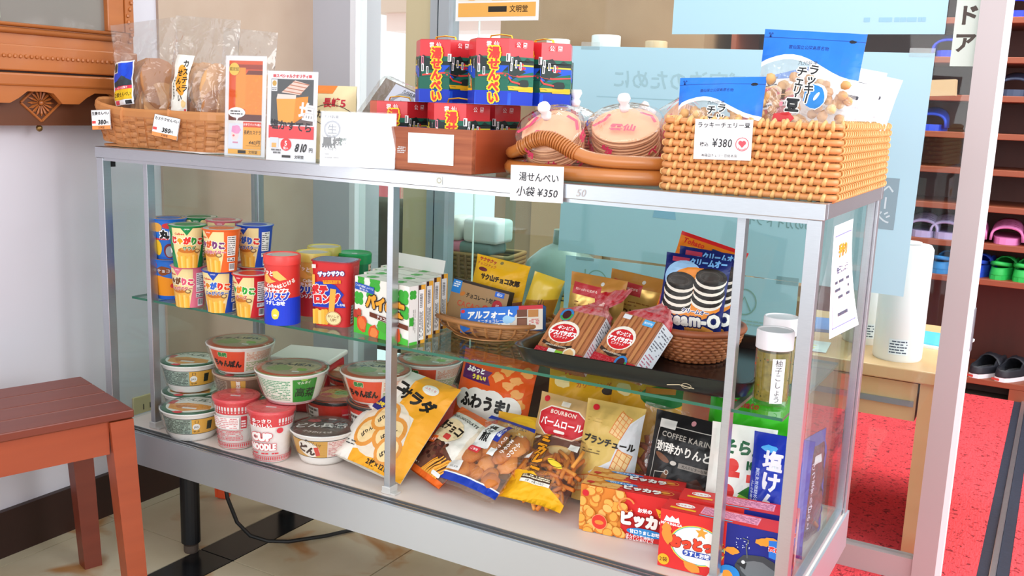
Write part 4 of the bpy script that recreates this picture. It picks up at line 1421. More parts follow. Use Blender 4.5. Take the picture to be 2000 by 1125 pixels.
def hexcarton(label, loc, yaw, ribbon=True):
    t = thing('cracker_carton', label, 'carton', loc, yaw, group='hexagonal cracker cartons')
    cor = [(HR * cos(R(60 * k - 120)), HR * sin(R(60 * k - 120))) for k in range(6)]
    MB().prism(cor, 0, HH).build('carton', mat('carton_red', '#d42a32', .35, coat=.3), t)
    MB().prism([(x * .97, y * .97) for x, y in cor], HH, HH + .0012).build('lid', mat('carton_lid', '#b3262c', .4), t)
    if ribbon:
        pts = [(-.02, 0, HH + .002), (-.018, .0, HH + .008), (0, 0, HH + .010), (.018, 0, HH + .008), (.02, 0, HH + .002)]
        MB().tube(pts, .0012, 4, rb=.004).build('ribbon', mat('ribbon_yellow', '#f2c31c', .5), t)
    a = Art(11)
    P6 = HR * 6
    for rep in (-1, 0, 1):
        o_ = rep * HR * 3
        a.rect(o_ - HR * 1.5, 0, o_ + HR * 1.5, HH * .74, '#16624e')
        pts = [(o_ - HR * 1.5, HH * .52)]
        for k in range(25):
            u = o_ - HR * 1.5 + HR * 3 * k / 24
            pts.append((u, HH * (.715 + .035 * sin(k * 1.9) + .02 * sin(k * .8))))
        pts.append((o_ + HR * 1.5, HH * .52))
        a.poly(pts, '#1d2b2a')
        a.rect(o_ - HR * .9, HH * .40, o_ + HR * 1.5, HH * .60, '#1450c8')
        a.poly([(o_ - HR * 1.5, HH * .62), (o_ - HR * .9, HH * .70), (o_ + HR * .2, HH * .52), (o_ - HR * .3, HH * .40), (o_ - HR * 1.5, HH * .42)], '#20302c')
        a.poly([(o_ - HR * .6, HH * .28), (o_ - HR * .2, HH * .46), (o_ + HR * .5, HH * .52), (o_ + HR * 1.2, HH * .40), (o_ + HR * 1.5, HH * .2), (o_ + HR * .4, HH * .2)], '#1a6b54')
        a.blob(o_ + HR * .1, HH * .34, HR * .25, HH * .06, '#22302c')
        a.rect(o_ - HR * 1.5, 0, o_ + HR * 1.5, HH * .215, '#1238b8').rect(o_ - HR * 1.5, 0, o_ - HR * .4, HH * .19, '#1d54dc')
        a.rect(o_ - HR * .5, HH * .23, o_ + HR * .55, HH * .29, '#e9b21e').rect(o_ - HR * .1, HH * .21, o_ + HR * 1.1, HH * .25, '#e9b21e').blob(o_ + HR * .95, HH * .32, HR * .10, HH * .07, '#e9b21e')
        a.rect(o_ - HR * .3, HH * .60, o_ + HR * .9, HH * .625, '#d8c43a').blob(o_ + HR * .8, HH * .66, .004, .004, '#f0d030')
        a.stroke([(o_ - HR * 1.4, HH * .44), (o_ - HR * .7, HH * .48), (o_ - HR * .1, HH * .44), (o_ + HR * .6, HH * .47), (o_ + HR * .9, HH * .38), (o_ + HR * 1.15, HH * .22)], .0028, '#e0423c')
        a.stroke([(o_ - HR * .6, HH * .46), (o_ - HR * .4, HH * .36), (o_ - HR * .05, HH * .33)], .0028, '#e0423c')
        for k in range(7): a.ell(o_ - HR * .1 + HR * .25 * a.r.random(), HH * (.55 + .09 * a.r.random()), .0022, .002, '#d8303c', n=8)
        for k in range(17):
            u, v = o_ - HR * 1.45 + HR * 2.9 * a.r.random(), HH * (.27 + .45 * a.r.random())
            c = '#e88aa0' if k == 4 else '#f4f4f4'
            a.rect(u - .0021, v - .0065, u + .0021, v + .0065, c).rect(u - .0009, v - .0052, u + .0009, v + .0052, '#2a2a2a')
        a.rect(o_ - HR * 1.5, HH * .745, o_ + HR * 1.5, HH, '#d42a32') if False else None
        a.text('雲仙', o_ - HR * .95, HH * .92, .0095, '#f7e9e9', pitch=1.35).text('公園', o_ + HR * .02, HH * .92, .0095, '#f7e9e9', pitch=1.6)
        a.text('湯せんぺい', o_ - HR * .93, HH * .45, .0192, '#d8352c', vert=True, out='#f4cf1e', outw=.13, bold=.06, pitch=.94)

    def fm(u, v, h):
        s = u / HR + 1.5
        k = math.floor(s)
        f = s - k
        c0, c1 = cor[k % 6], cor[(k + 1) % 6]
        e = Vector((c1[0] - c0[0], c1[1] - c0[1], 0)).normalized()
        N = Vector((e.y, -e.x, 0))
        return Vector((c0[0] + (c1[0] - c0[0]) * f, c0[1] + (c1[1] - c0[1]) * f, v)) + N * h
    a.build('print', t, fm, [HR * (k + .5) for k in range(-5, 5)], clip=(-HR * 3, 0, HR * 3, HH), h0=.0004, dh=.00002)
    return t


for k, (px, y, lv, an, lb) in enumerate(((781, .112, 0, 20, 'red hexagonal cracker carton standing in the box, left'), (896, .088, 0, 16, 'red hexagonal cracker carton standing in the box, middle'),
                                 (962, .200, 0, 6, 'red hexagonal cracker carton standing in the box, right'), (868, .128, 1, 12, 'red hexagonal cracker carton of the upper row, left'),
                                 (975, .10, 1, 14, 'red hexagonal cracker carton of the upper row, middle and nearest'), (1058, .20, 1, -6, 'red hexagonal cracker carton of the upper row, right and hindmost'))):
    p = OY(px, 205, y)
    loc = (p.x, y, TT + .0085 + lv * (HH + .0014))
    if k == 0:
        hx0 = hexcarton(lb, loc, R(an), True)
    else:
        dup(hx0, loc, R(an), label=lb)

# ---- rattan tray with loop handle, cracker bags
m_rat = mat('rattan_pole', '#c47a3c', .3, 0, 14, .7, .02, '#b0682e', coat=.4)
m_rat2 = mat('rattan_bind', '#b86f36', .4)
rt = thing('rattan_tray', 'round rattan pole tray with arched front handle', 'tray', (1.105, .20, TT), 0)


def ovl(rx, ry, z, n=48, sq=2.6):
    p = []
    for i in range(n):
        a_ = 2 * pi * i / n
        k_ = 1 / (abs(cos(a_)) ** sq + abs(sin(a_)) ** sq) ** (1 / sq)
        p.append((rx * k_ * cos(a_), ry * k_ * sin(a_), z))
    return p


MB().tube(ovl(.172, .168, .0135), .0125, 10, closed=True).build('base_ring', m_rat, rt, smooth=True)
MB().prism([(x, y) for x, y, z in ovl(.168, .164, 0)], .0012, .006).build('base', m_rat2, rt)
top = []
for i in range(64):
    a_ = 2 * pi * i / 64
    k_ = 1 / (abs(cos(a_)) ** 2.6 + abs(sin(a_)) ** 2.6) ** (1 / 2.6)
    x, y = .172 * k_ * cos(a_), .168 * k_ * sin(a_)
    arch = .030 * exp(-((x + .055) / .055) ** 2) * (1 if sin(a_) < -.5 else 0) + .030 * exp(-((x) / .06) ** 2) * (1 if sin(a_) > .5 else 0)
    top.append((x, y, .036 + arch))
MB().tube(top, .0105, 10, closed=True).build('top_ring', m_rat, rt, smooth=True)
mb = MB()
for i in range(26):
    f = i / 25
    x = -.108 + f * .11
    j = min(range(64), key=lambda q: abs(top[q][0] - x) + (10 if top[q][1] > 0 else 0))
    q = top[j]
    zz = .036 + .030 * exp(-((x + .055) / .055) ** 2)
    sl = -.060 * (x + .055) / .055 ** 2 * exp(-((x + .055) / .055) ** 2)
    nx = Vector((1, 0, sl)).normalized()
    u = Vector((0, 1, 0)); v = nx.cross(u)
    ring = [Vector((x, q[1], zz)) + u * (.0116 * cos(2 * pi * m_ / 12)) + v * (.0116 * sin(2 * pi * m_ / 12)) for m_ in range(12)]
    mb.tube(ring, .0017, 5, closed=True)
tag(mb.build('handle_wrapping', m_rat, rt, smooth=True), kind='stuff')

m_sen = mat('thin_cracker', '#f4c79c', .65, 0, 30, .6, .05, '#ecb68a')
m_film2 = clear('bag_film_pink', '#fdf8f6', 1.2, .1, .5, .07, 28)
m_pinkprint = ink('#e0446c')


def senbei_bag(label, loc, yaw, lean, roll, n=13, r=.058, seed=0):
    t = thing('cracker_bag', label, 'snack bag', loc, yaw, lean, roll, group='tied bags of thin round crackers')
    for k in range(n):
        z = .004 + k * .0052
        rn = random.Random(seed * 100 + k)
        cx, cy = (rn.random() - .5) * .004, (rn.random() - .5) * .004
        MB().lathe([(0, z), (r * .97, z), (r, z + .0012), (r, z + .0022), (r * .975, z + .0034), (r * .93, z + .0026), (0, z + .0026)], 28, c=(cx, cy)).build('cracker', m_sen, t, smooth=False)
    H = .004 + n * .0052
    mb = MB()
    prof = []
    vs, fs, N, K = [], [], 36, 12
    for k in range(K + 1):
        s_ = k / K
        if s_ < .55: rr, zz = r * 1.10, -.001 + (H + .004) * s_ / .55
        else:
            q = (s_ - .55) / .45
            rr, zz = r * 1.10 * (1 - q) ** .8 + .006, H + .003 + .022 * q ** 1.5
        for j in range(N):
            a_ = 2 * pi * j / N
            wv = 1 + .05 * noise.noise(Vector((cos(a_) * 2.5, sin(a_) * 2.5, s_ * 3 + seed))) + (.06 * sin(a_ * 9) * (s_ - .55) if s_ > .55 else 0)
            vs.append((rr * wv * cos(a_), rr * wv * sin(a_), zz))
    fs = [(k * N + j, k * N + (j + 1) % N, (k + 1) * N + (j + 1) % N, (k + 1) * N + j) for k in range(K) for j in range(N)]
    mb.add(vs, fs)
    mb.build('clear_bag', m_film2, t, smooth=True)
    kb = MB().lathe([(0, H + .022), (.007, H + .024), (.009, H + .032), (.006, H + .036), (.011, H + .046), (.009, H + .052), (0, H + .05)], 12)
    kb.build('tied_neck', mat('white_film', '#f5ecec', .35), t, smooth=True)
    a = Art(seed)
    cx = 2 * pi * r * 1.11
    for k in range(10):
        u = -cx / 2 + cx * (k + .5) / 10
        a.text('湯せんぺい雲仙名物'[(k * 2) % 9], u, .035 + .012 * sin(k * 2.1), .02, '#e0446c', rot=.3 * sin(k), bold=.03)
        a.stroke([(u + .008, .012 + .01 * sin(k)), (u + .02, .018), (u + .03, .012)], .004, '#e0446c')
    a.build('pink_print', t, cone_map(r * 1.125, r * 1.125, .08), steps(-cx / 2, cx / 2, .01), h0=.001)
    a = Art(seed + 5)
    a.text('雲仙', .0, -.02, .022, '#e0446c', bold=.03).stroke([(-.05, -.02), (-.035, .0), (-.03, .02)], .006, '#e0446c').stroke([(.02, .03), (.04, .02), (.05, .0)], .005, '#e0446c')
    a.build('top_print', t, flat((0, 0, H + .0045), (1, 0, 0), (0, 1, 0)))
    return t


senbei_bag('tied bag of thin round crackers lying flat, left on rattan tray', (1.012, .215, TT + .013), R(10), 0, 0, 15, .056, 1)
senbei_bag('tied bag of round crackers tipped forward behind the arched handle', (1.03, .115, TT + .042), R(0), R(-42), R(4), 9, .050, 4)
senbei_bag('tied bag of round crackers tipped forward, middle of rattan tray', (1.128, .185, TT + .040), R(12), R(-30), R(0), 11, .056, 2)
senbei_bag('tied bag of round crackers on edge, half behind the rattan basket', (1.205, .285, TT + .06), R(30), R(-8), R(-55), 11, .052, 3)
t = thing('price_card', 'handwritten white price card, 350 yen, taped to case front', 'price card', OY(1047, 394, -.0045), 0, .03, R(-1.5))
MB().box(-.047, -.0006, 0, .047, .0, .056).build('card', M_WHITE, t)
a = Art()
a.text('湯せんぺい', .004, .038, .0150, '#2c2d33', bold=.014, rot=-.02, sx=.95).text('小袋 ¥350', .002, .015, .0165, '#2c2d33', bold=.014, rot=-.02, shear=.15)
a.build('handwriting', t, flat((0, -.0007, 0), (1, 0, 0), (0, 0, 1)))

# ---- big rattan basket
m_cane = mat('basket_cane', '#d8965c', .45, 0, 60, .7, .06, '#c88248', stretch=(1, 1, 3))
m_wrap = mat('basket_wrap', '#e8b878', .42, 0, 40, .7, .03, '#daa460')
gb = thing('rattan_basket', 'large rectangular woven rattan basket holding bean snack bags', 'basket', (1.252, .03, TT), R(0.5))
GW, GD, GH_ = .25, .43, .108
NR = 10
pit = GH_ / NR
path = oblong(GW, GD, .010, 3)
path = [(x + GW / 2, y + GD / 2) for x, y in path]
for k in range(NR):
    z = pit * (k + .5)
    MB().tube([(x, y, z) for x, y in path], .0050 if k < NR - 1 else .0045, 7, closed=True).build('cane_row', m_cane, gb, smooth=True)
mb = MB()
for side in range(4):
    L = GW if side in (0, 2) else GD
    sp = .0088 if side == 0 else .0085
    nn = int((L - .012) / sp)
    for i in range(nn):
        u = .008 + (L - .016) * (i + .5) / nn
        for k in range(NR):
            if (i + k) % 2: continue
            z = pit * (k + .5)
            o_ = .0062
            du = .002
            if side == 0: P_ = [(u - du, .003, z - pit * .62), (u, -o_, z), (u + du, .003, z + pit * .62)]
            elif side == 1: P_ = [(GW - .003, u - du, z - pit * .62), (GW + o_, u, z), (GW - .003, u + du, z + pit * .62)]
            elif side == 2: P_ = [(u, GD - .003, z - pit * .62), (u, GD + o_, z), (u, GD - .003, z + pit * .62)]
            else: P_ = [(.003, u, z - pit * .62), (-o_, u, z), (.003, u, z + pit * .62)]
            q0, q1, q2 = [Vector(q) for q in P_]
            mb.tube([q0, q0.lerp(q1, .65) + (q1 - q0.lerp(q2, .5)) * .32, q1, q2.lerp(q1, .65) + (q1 - q0.lerp(q2, .5)) * .32, q2], .0018, 5, rb=.0035)
tag(mb.build('woven_strands', m_wrap, gb, smooth=True), kind='stuff')
mb = MB()
for i in range(60):
    x, y = resample(path, 60)[i]
    mb.tube([(x, y, GH_ - .014), (x + .002, y - .006 if y < .1 else y, GH_ - .006), (x, y, GH_ + .001)], .003, 5)
tag(mb.build('rim_lashing', m_wrap, gb, smooth=True), kind='stuff')
MB().box(.006, .006, .001, GW - .006, GD - .006, .005).build('base', m_cane, gb)
MB().box(.004, .004, .004, .006, GD - .004, GH_ - .004).box(GW - .006, .004, .004, GW - .004, GD - .004, GH_ - .004).box(.004, .004, .004, GW - .004, .006, GH_ - .004).box(.004, GD - .006, .004, GW - .004, GD - .004, GH_ - .004).build('shade_lining', mat('basket_shadow_cane', '#a8703c', .7), gb)  # inner sheets in darker cane colour, painting the shade behind the weave

m_beanbag = clear('bean_film', '#fbfafa', 1.0, .12, .35, .10, 30)
m_bean = [mat('bean_a', '#e0ae72', .6, 0, 40, .5, .1, '#d09a5c'), mat('bean_b', '#e8bf86', .6), mat('bean_c', '#d49c60', .6)]


def bean_bag(label, loc, yaw, lean, roll, w, h, full=True, seed=0, red=False):
    t = thing('bean_bag', label, 'snack bag', loc, yaw, lean, roll, group='bean snack bags in the rattan basket')
    fn = pouch_fn(w, h, .05, top=.16, bot=.03, p=2.6, wr=.004, seed=seed, foot=.6)
    pouch(t, fn, w, h, m_beanbag, 'clear_bag', 16, 22)
    rn = random.Random(seed)
    n = 95
    for k in range(3):
        mb = MB()
        for i in range(n // 3):
            u = (rn.random() - .5) * w * .84
            v = .012 + rn.random() * h * .62
            y = (rn.random() - .5) * .026
            mb.blob((u, y - .004, v), .0078, n=4, seed=i, sq=(1, .9, .85 + .4 * rn.random()), amp=.12)
        tag(mb.build('beans', m_bean[k], t, smooth=True), kind='stuff')
    a = Art(seed)
    k = w / .14
    tb = '#1f74d8'
    pts = [(-w / 2, h), (-w / 2, h - .038 * k)]
    for i in range(13):
        u = -w / 2 + w * i / 12
        pts.append((u, h - .044 * k + .012 * k * sin(i / 12 * 5.2 - .2) - .008 * k * i / 12))
    pts.append((w / 2, h))
    a.poly([(p[0], p[1] - .007 * k) if 1 < j < len(pts) - 1 else p for j, p in enumerate(pts)], '#f2f5f8')
    a.poly(pts, tb)
    a.stroke([(-w / 2, h - .012), (w / 2, h - .012)], .0012, '#174a9c').text('雲仙国立公園島原名物', -.004 * k, h - .024 * k, .0062 * k, '#12307c', sx=.9).blob(w * .38, h - .0125, .005, .0025, '#1a1c28').text('✂', -w * .44, h - .008, .007, '#12307c')
    k *= .74
    a.text('九州銘菓', .0, h - .062 * k, .0092 * k, '#3a3c44', bold=.0)
    a.blob(.022 * k, h - .122 * k, .022 * k, .024 * k, '#f4f6f8', amp=.1).blob(.022 * k, h - .122 * k, .020 * k, .022 * k, '#1c7cc8', amp=.1).ell(.026 * k, h - .122 * k, .003 * k, .009 * k, '#e9f2f8', rot=-.5)
    a.text('ラッキー', .011 * k, h - .10 * k, .0205 * k, '#15151a', vert=True, rot=-.10, out='#f7f4ee', outw=.10, pitch=.88, bold=.03)
    a.text('チェリー', -.0105 * k, h - .104 * k, .0205 * k, '#15151a', vert=True, rot=-.10, out='#f7f4ee', outw=.10, pitch=.86, bold=.03)
    a.text('豆', -.016 * k, h - .142 * k, .026 * k, '#15151a', out='#f7f4ee', outw=.08, bold=.07)
    a.text('豆', -.037 * k, h - .118 * k, .010 * k, '#2a2420').text('菓', -.037 * k, h - .129 * k, .010 * k, '#2a2420').rect(-.042 * k, h - .145 * k, -.035 * k, h - .137 * k, '#e88a98')
    a.poly([(-.052 * k, h - .175 * k), (-.05 * k, h - .160 * k), (-.02 * k, h - .155 * k), (-.008 * k, h - .166 * k), (-.022 * k, h - .182 * k), (-.05 * k, h - .185 * k)], '#d83a3e')
    pouch_art(a, t, fn, w, h, 'front_print', 16, 22, h0=.0012)
    return t


bean_bag('tall bean snack bag with blue top standing proud in basket', (1.418, .145, TT + .028), R(4), R(4), R(3), .148, .212, seed=2)
bean_bag('shorter bean snack bag with blue top at front of basket', (1.308, .10, TT + .008), R(2), R(12), R(-2), .135, .165, seed=5)
t = thing('bean_bag', 'red and white bean bag lying behind the blue topped bags', 'snack bag', (1.375, .24, TT + .02), R(-4), R(14), R(-14), group='bean snack bags in the rattan basket')
fn = pouch_fn(.15, .17, .04, wr=.004, seed=8)
pouch(t, fn, .15, .17, mat('red_pack', '#d8343a', .4), 'pouch')
a = Art(2)
a.rect(-.075, .152, .075, .17, '#3a80d0').poly([(-.075, .15), (-.02, .165), (.03, .155), (.075, .165), (.075, .145), (.0, .135), (-.075, .14)], '#f0ece8').text('豆', 0, .155, .02, '#181818', bold=.06).poly([(-.06, .13), (-.02, .148), (.03, .145), (.06, .13), (0, .118)], '#e9b070').poly([(-.05, .132), (-.01, .144), (.04, .135), (0, .126)], '#d83a3e').rect(-.075, .108, .075, .118, '#f4f0ee').lines(-.06, .11, .06, .116, 1, '#444444')
pouch_art(a, t, fn, .15, .17)
m_wbag = mat('white_bag_back', '#f3f2f3', .4)
for k, (x, y, w_, h_, ln, rl, yw) in enumerate(((1.436, .21, .115, .160, 8, 9, 6), (1.432, .26, .120, .182, 5, 10, 2), (1.438, .325, .112, .168, 6, 13, 8), (1.438, .375, .112, .178, 4, 12, 4))):
    h_ += .012
    x += .022
    t = thing('bean_bag', ['white backed snack bag, first behind the tall bag', 'white backed snack bag, second of the row, tallest', 'white backed snack bag, third of the row', 'white backed snack bag, hindmost in the basket'][k], 'snack bag', (x - .03, y, TT + .006), R(yw), R(ln), R(rl), group='bean snack bags in the rattan basket')
    fn = pouch_fn(w_, h_, .03, wr=.003, seed=20 + k)
    pouch(t, fn, w_, h_, m_wbag, 'pouch')
    a = Art(k)
    a.lines(-.045, h_ - .06, .045, h_ - .035, 3, '#d8d6dc', .35).rect(.015, h_ - .028, .038, h_ - .022, '#4a4a52', r=.002).lines(-.04, .04, .04, h_ - .07, 6, '#e6e2e6', .4)
    pouch_art(a, t, fn, w_, h_, 'back_print')
t = thing('price_card', 'white printed price card, 380 yen, hung on rattan basket', 'price card', (1.345, .0195, TT + .050), R(1), R(2), R(-1.5))
MB().box(-.042, -.0008, 0, .042, 0, .057).build('card', M_WHITE, t)
a = Art()
a.text('ラッキーチェリー豆', 0, .049, .0086, '#2b2b30').text('税込', -.027, .0215, .0065, '#2b2b30').text('¥380', .0, .024, .0165, '#2b2b30', bold=.01, sx=.8, shear=.06).text('㈱篠田チェリー豆総本店', -.004, .0058, .0048, '#2b2b30', bold=.0)
a.ring(.0285, .0225, .0092, .0092, .001, '#d8505c').ell(.026, .0245, .003, .003, '#d8505c').ell(.031, .0245, .003, .003, '#d8505c').poly([(.0232, .0235), (.0338, .0235), (.0285, .0175)], '#d8505c').ring(.0285, .019, .006, .004, .0008, '#d8505c', 200, 340)
a.build('print', t, flat((0, -.0009, 0), (1, 0, 0), (0, 0, 1)))

# ---- paper notice on the right end pane
t = thing('notice', 'white paper notice taped on the right end of case', 'notice', (1.4985, .06, .70), R(90), 0, 0)
mb = MB()
nu, nv = 10, 12
vs = []
for j in range(nv + 1):
    for i in range(nu + 1):
        u, v = .135 * i / nu, .165 * j / nv
        s_ = 1 - v / .165
        vs.append((u + .012 * s_, -.004 - .022 * s_ * s_ * (.25 + .75 * i / nu), v - .018 * (i / nu) * 0))
mb.add(vs, [(j * (nu + 1) + i, j * (nu + 1) + i + 1, (j + 1) * (nu + 1) + i + 1, (j + 1) * (nu + 1) + i) for j in range(nv) for i in range(nu)])
mb.build('sheet', M_WHITE, t, smooth=True)
a = Art(9)
for r_ in ((.012, .012, .123, .0135), (.012, .148, .123, .1495), (.012, .012, .0135, .149), (.1215, .012, .123, .149)): a.rect(*r_, '#8a86c0')
a.text('手作り', .07, .125, .02, '#f0a41e', bold=.06).text('柚子こしょう', .068, .097, .012, '#3a3c70').lines(.025, .05, .11, .085, 3, '#5a5a70', .35, dens=.6).lines(.04, .025, .10, .035, 1, '#5a5a70', .5)
a.build('print', t, lambda u, v, h: Vector((u + .012 * (1 - v / .165), -.004 - .022 * (1 - v / .165) ** 2 * (.25 + .75 * u / .135) - h, v)), steps(0, .135, .0135), steps(0, .165, .01375), h0=.0006)
# ================================================================ MIDDLE SHELF
def fries(a, x0, x1, y0, y1, n, cols=('#f6c04a', '#eead38', '#f9d070')):
    for k in range(n):
        x = x0 + (x1 - x0) * (k + .5) / n
        wd = (x1 - x0) / n * .62
        hgt = y1 - (y1 - y0) * .3 * a.r.random()
        a.rect(x - wd, y0, x + wd, hgt, cols[k % len(cols)], r=wd * .6 if hgt - y0 > wd * 1.3 else 0)


def snack_cup(label, loc, yaw, col, flavor='サラダ', fcol='#1a8a3a', cols=('#e0342c', '#2a9a3c', '#f2a01e'), turn=0.0, rim=None, rt_=.0366, rb_=.0285, H=.0845, title='じゃがりこ', panel=True, lidc='#dcdad2', group='tapered potato stick cups'):
    t = thing('snack_cup', label, 'snack cup', loc, yaw, group=group)
    m = mat('cup_' + col, col, .35)
    o = MB().lathe([(0, .002), (rb_ * .96, .002), (rb_, 0), (rt_, H), (rt_ + .0022, H + .0002), (rt_ + .0026, H + .0014), (rt_ + .0012, H + .0026), (rt_ - .001, H + .0022)], 40, 0).build('cup', m, t)
    auto_smooth(o)
    MB().lathe([(0, H + .0018), (rt_ * .6, H + .0021), (rt_, H + .0025), (rt_ + .0005, H + .0018)], 36).build('foil_lid', mat('foil_' + lidc, lidc, .25, .35), t, smooth=True)
    a = Art(hash_(label))
    RM = (rt_ + rb_) / 2
    u0 = turn * RM
    if panel:
        a.poly([(u0 - .030, H * .98), (u0 + .030, H * .98), (u0 + .030, H * .5), (u0 + .022, 0), (u0 - .022, 0), (u0 - .030, H * .5)], '#f3dfa0')
        a.poly([(u0 - .012, H), (u0 + .012, H), (u0, H * .80)], col).text('OPEN', u0, H * .955, .0035, '#ffffff')
        a.text('Calbee', u0 - .014, H * .84, .006, '#d8322c', bold=.04)
        a.blob(u0, H * .36, .022, .016, '#eeb24c').ell(u0, H * .44, .019, .006, '#c9762a')
        fries(a, u0 - .022, u0 + .022, 0, H * .34, 11)
        ctext(a, title, u0, H * .67, .0152, cols, sx=.85, rot=-.05, out='#fdf6dc', outw=.10, bold=.10)
        a.text(flavor, u0 + .004, H * .49, .0085, fcol, bold=.05, out='#fdf6dc', outw=.06)
        a.ell(u0 + .020, H * .42, .006, .0045, '#8a6a40').ell(u0 + .020, H * .425, .004, .0025, '#e8cf8a')
        for s_ in (1,):
            a.rect(u0 + .036, H * .40, u0 + .054, H * .88, '#f4f2ee').lines(u0 + .037, H * .42, u0 + .053, H * .87, 9, '#555555', .4).rect(u0 + .036, H * .26, u0 + .054, H * .36, '#f4f2ee').lines(u0 + .037, H * .27, u0 + .053, H * .35, 2, '#444444')
            a.bars(u0 + .040, H * .04, u0 + .054, H * .22)
        a.ell(u0 - .040, H * .80, .004, .007, '#ffffff').ring(u0 - .040, H * .80, .003, .006, .0006, col).ell(u0 - .042, H * .40, .007, .0055, '#f6f6ee')
    a.build('wrap_print', t, cone_map(rb_, rt_, H), steps(-RM * pi, RM * pi, .0052), h0=.0004, dh=.00002)
    return t


def hash_(s):
    r_ = 7
    for c in s: r_ = (r_ * 31 + ord(c)) % 99991
    return r_


HC = .0872
SZ = ZS + .0003
cups = [('pink potato stick cup on the glass shelf, front row', (372, 596), 0, '#e8788e', 'じゃがバター', '#c83a5a', ('#e0406a', '#7a4a26', '#7a4a26', '#e05a78'), -.25, .9),
        ('blue and cream potato stick cup on the shelf, front row', (433, 606), 0, '#1f4cb8', 'じゃがバター', '#2258b0', ('#e0342c', '#e08a1e', '#3a6ad0', '#e0342c', '#f0501e'), .0, .15),
        ('red and cream cheese flavour stick cup, front row', (492, 615), 0, '#d4262e', 'チーズ', '#c8242c', ('#e0342c', '#2a9a3c', '#f08a1e', '#2fae3c', '#2fae3c'), -.35, .6),
        ('green salad flavour potato stick cup stacked on top', (370, 600), 1, '#128a4a', 'サラダ', '#1a7a3a', ('#e0342c', '#f0a01e', '#e0342c', '#2a9a3c', '#e0342c'), .45, -.05),
        ('orange potato stick cup stacked on top in front', (436, 610), 1, '#ee6a26', 'しょうゆバター', '#c83a7a', ('#7a3a7a', '#7a3a7a', '#e05a26', '#7a3a7a', '#7a3a7a'), -.35, .7),
        ('blue potato stick cup of the upper row, behind the red chip can', (500, 597), 1, '#1f4cb8', 'じゃがバター', '#2258b0', ('#e0342c', '#e08a1e', '#3a6ad0', '#3a6ad0', '#e0342c'), -.3, .5),
        ('red lidded cup under the blue upper cup', (498, 597), 0, '#c8343a', 'チーズ', '#c8242c', ('#e0342c', '#2a9a3c'), .0, .3),
        ('green lidded cup at the back of the shelf', (392, 575), 1, '#1a7a44', 'サラダ', '#1a7a3a', ('#e0342c', '#2a9a3c'), .3, .2),
        ('pink lidded cup hidden at the back of the shelf', (440, 583), 1, '#d8707c', 'たらこバター', '#c83a5a', ('#e0406a', '#7a4a26'), .2, .2),
        ('lower green cup hidden behind the pink cup', (392, 575), 0, '#1a7a44', 'サラダ', '#1a7a3a', ('#e0342c', '#2a9a3c'), .3, .2),
        ('lower pink cup hidden behind the blue cup', (440, 583), 0, '#d8707c', 'たらこバター', '#c83a5a', ('#e0406a', '#7a4a26'), .2, .2)]
for lb, (px, py), lv, col, fl_, fc, cs, tu, yw in cups:
    p = OZ(px, py, ZS)
    snack_cup(lb, (p.x, p.y, SZ + lv * (HC + .0003)), R(20), col, fl_, fc, cs, turn=tu, lidc={'#1f4cb8': '#c9ccd4', '#128a4a': '#cfd6c8'}.get(col, '#dcd4cc'))
for lv in (0, 1):
    p = OZ(334, 580, ZS)
    t = snack_cup(['lower blue and yellow snack cup behind the left post', 'upper blue snack cup with black and white lettering, behind left post'][lv], (p.x, p.y, SZ + lv * (HC + .0003)), R(25), '#1d6fd0', panel=False, lidc='#d89a6a', group='blue snack cups')
    a = Art(lv)
    H, RM = .0845, .034
    a.rect(-.05, 0, .05, .006, '#1c5fc8')
    if lv == 1:
        a.ell(-.012, H * .82, .012, .010, '#e8a84a').ell(.012, H * .86, .012, .006, '#d8343a').text('丸', .004, H * .64, .018, '#151515', out='#ffffff', outw=.12, bold=.08).rect(-.02, H * .5, .012, H * .54, '#d8343a').ell(-.014, H * .3, .011, .017, '#f2c22a').ell(.014, H * .22, .013, .016, '#7a2a3a').ell(.014, H * .2, .009, .012, '#9aa4b0')
    else:
        a.poly([(-.05, H * .55), (-.01, H * .62), (.05, H * .45), (.05, .008), (-.05, .008)], '#f0961e').blob(.0, H * .75, .014, .010, '#8a4a22').text('チョコ', .0, H * .75, .009, '#ffffff', out='#5a2a12').rect(-.03, H * .85, -.014, H * .93, '#e0343a').ell(.018, H * .36, .005, .005, '#d83a3a')
    a.build('print', t, cone_map(.0285, .0366, H), steps(-.11, .11, .0052), h0=.0004, dh=.00002)


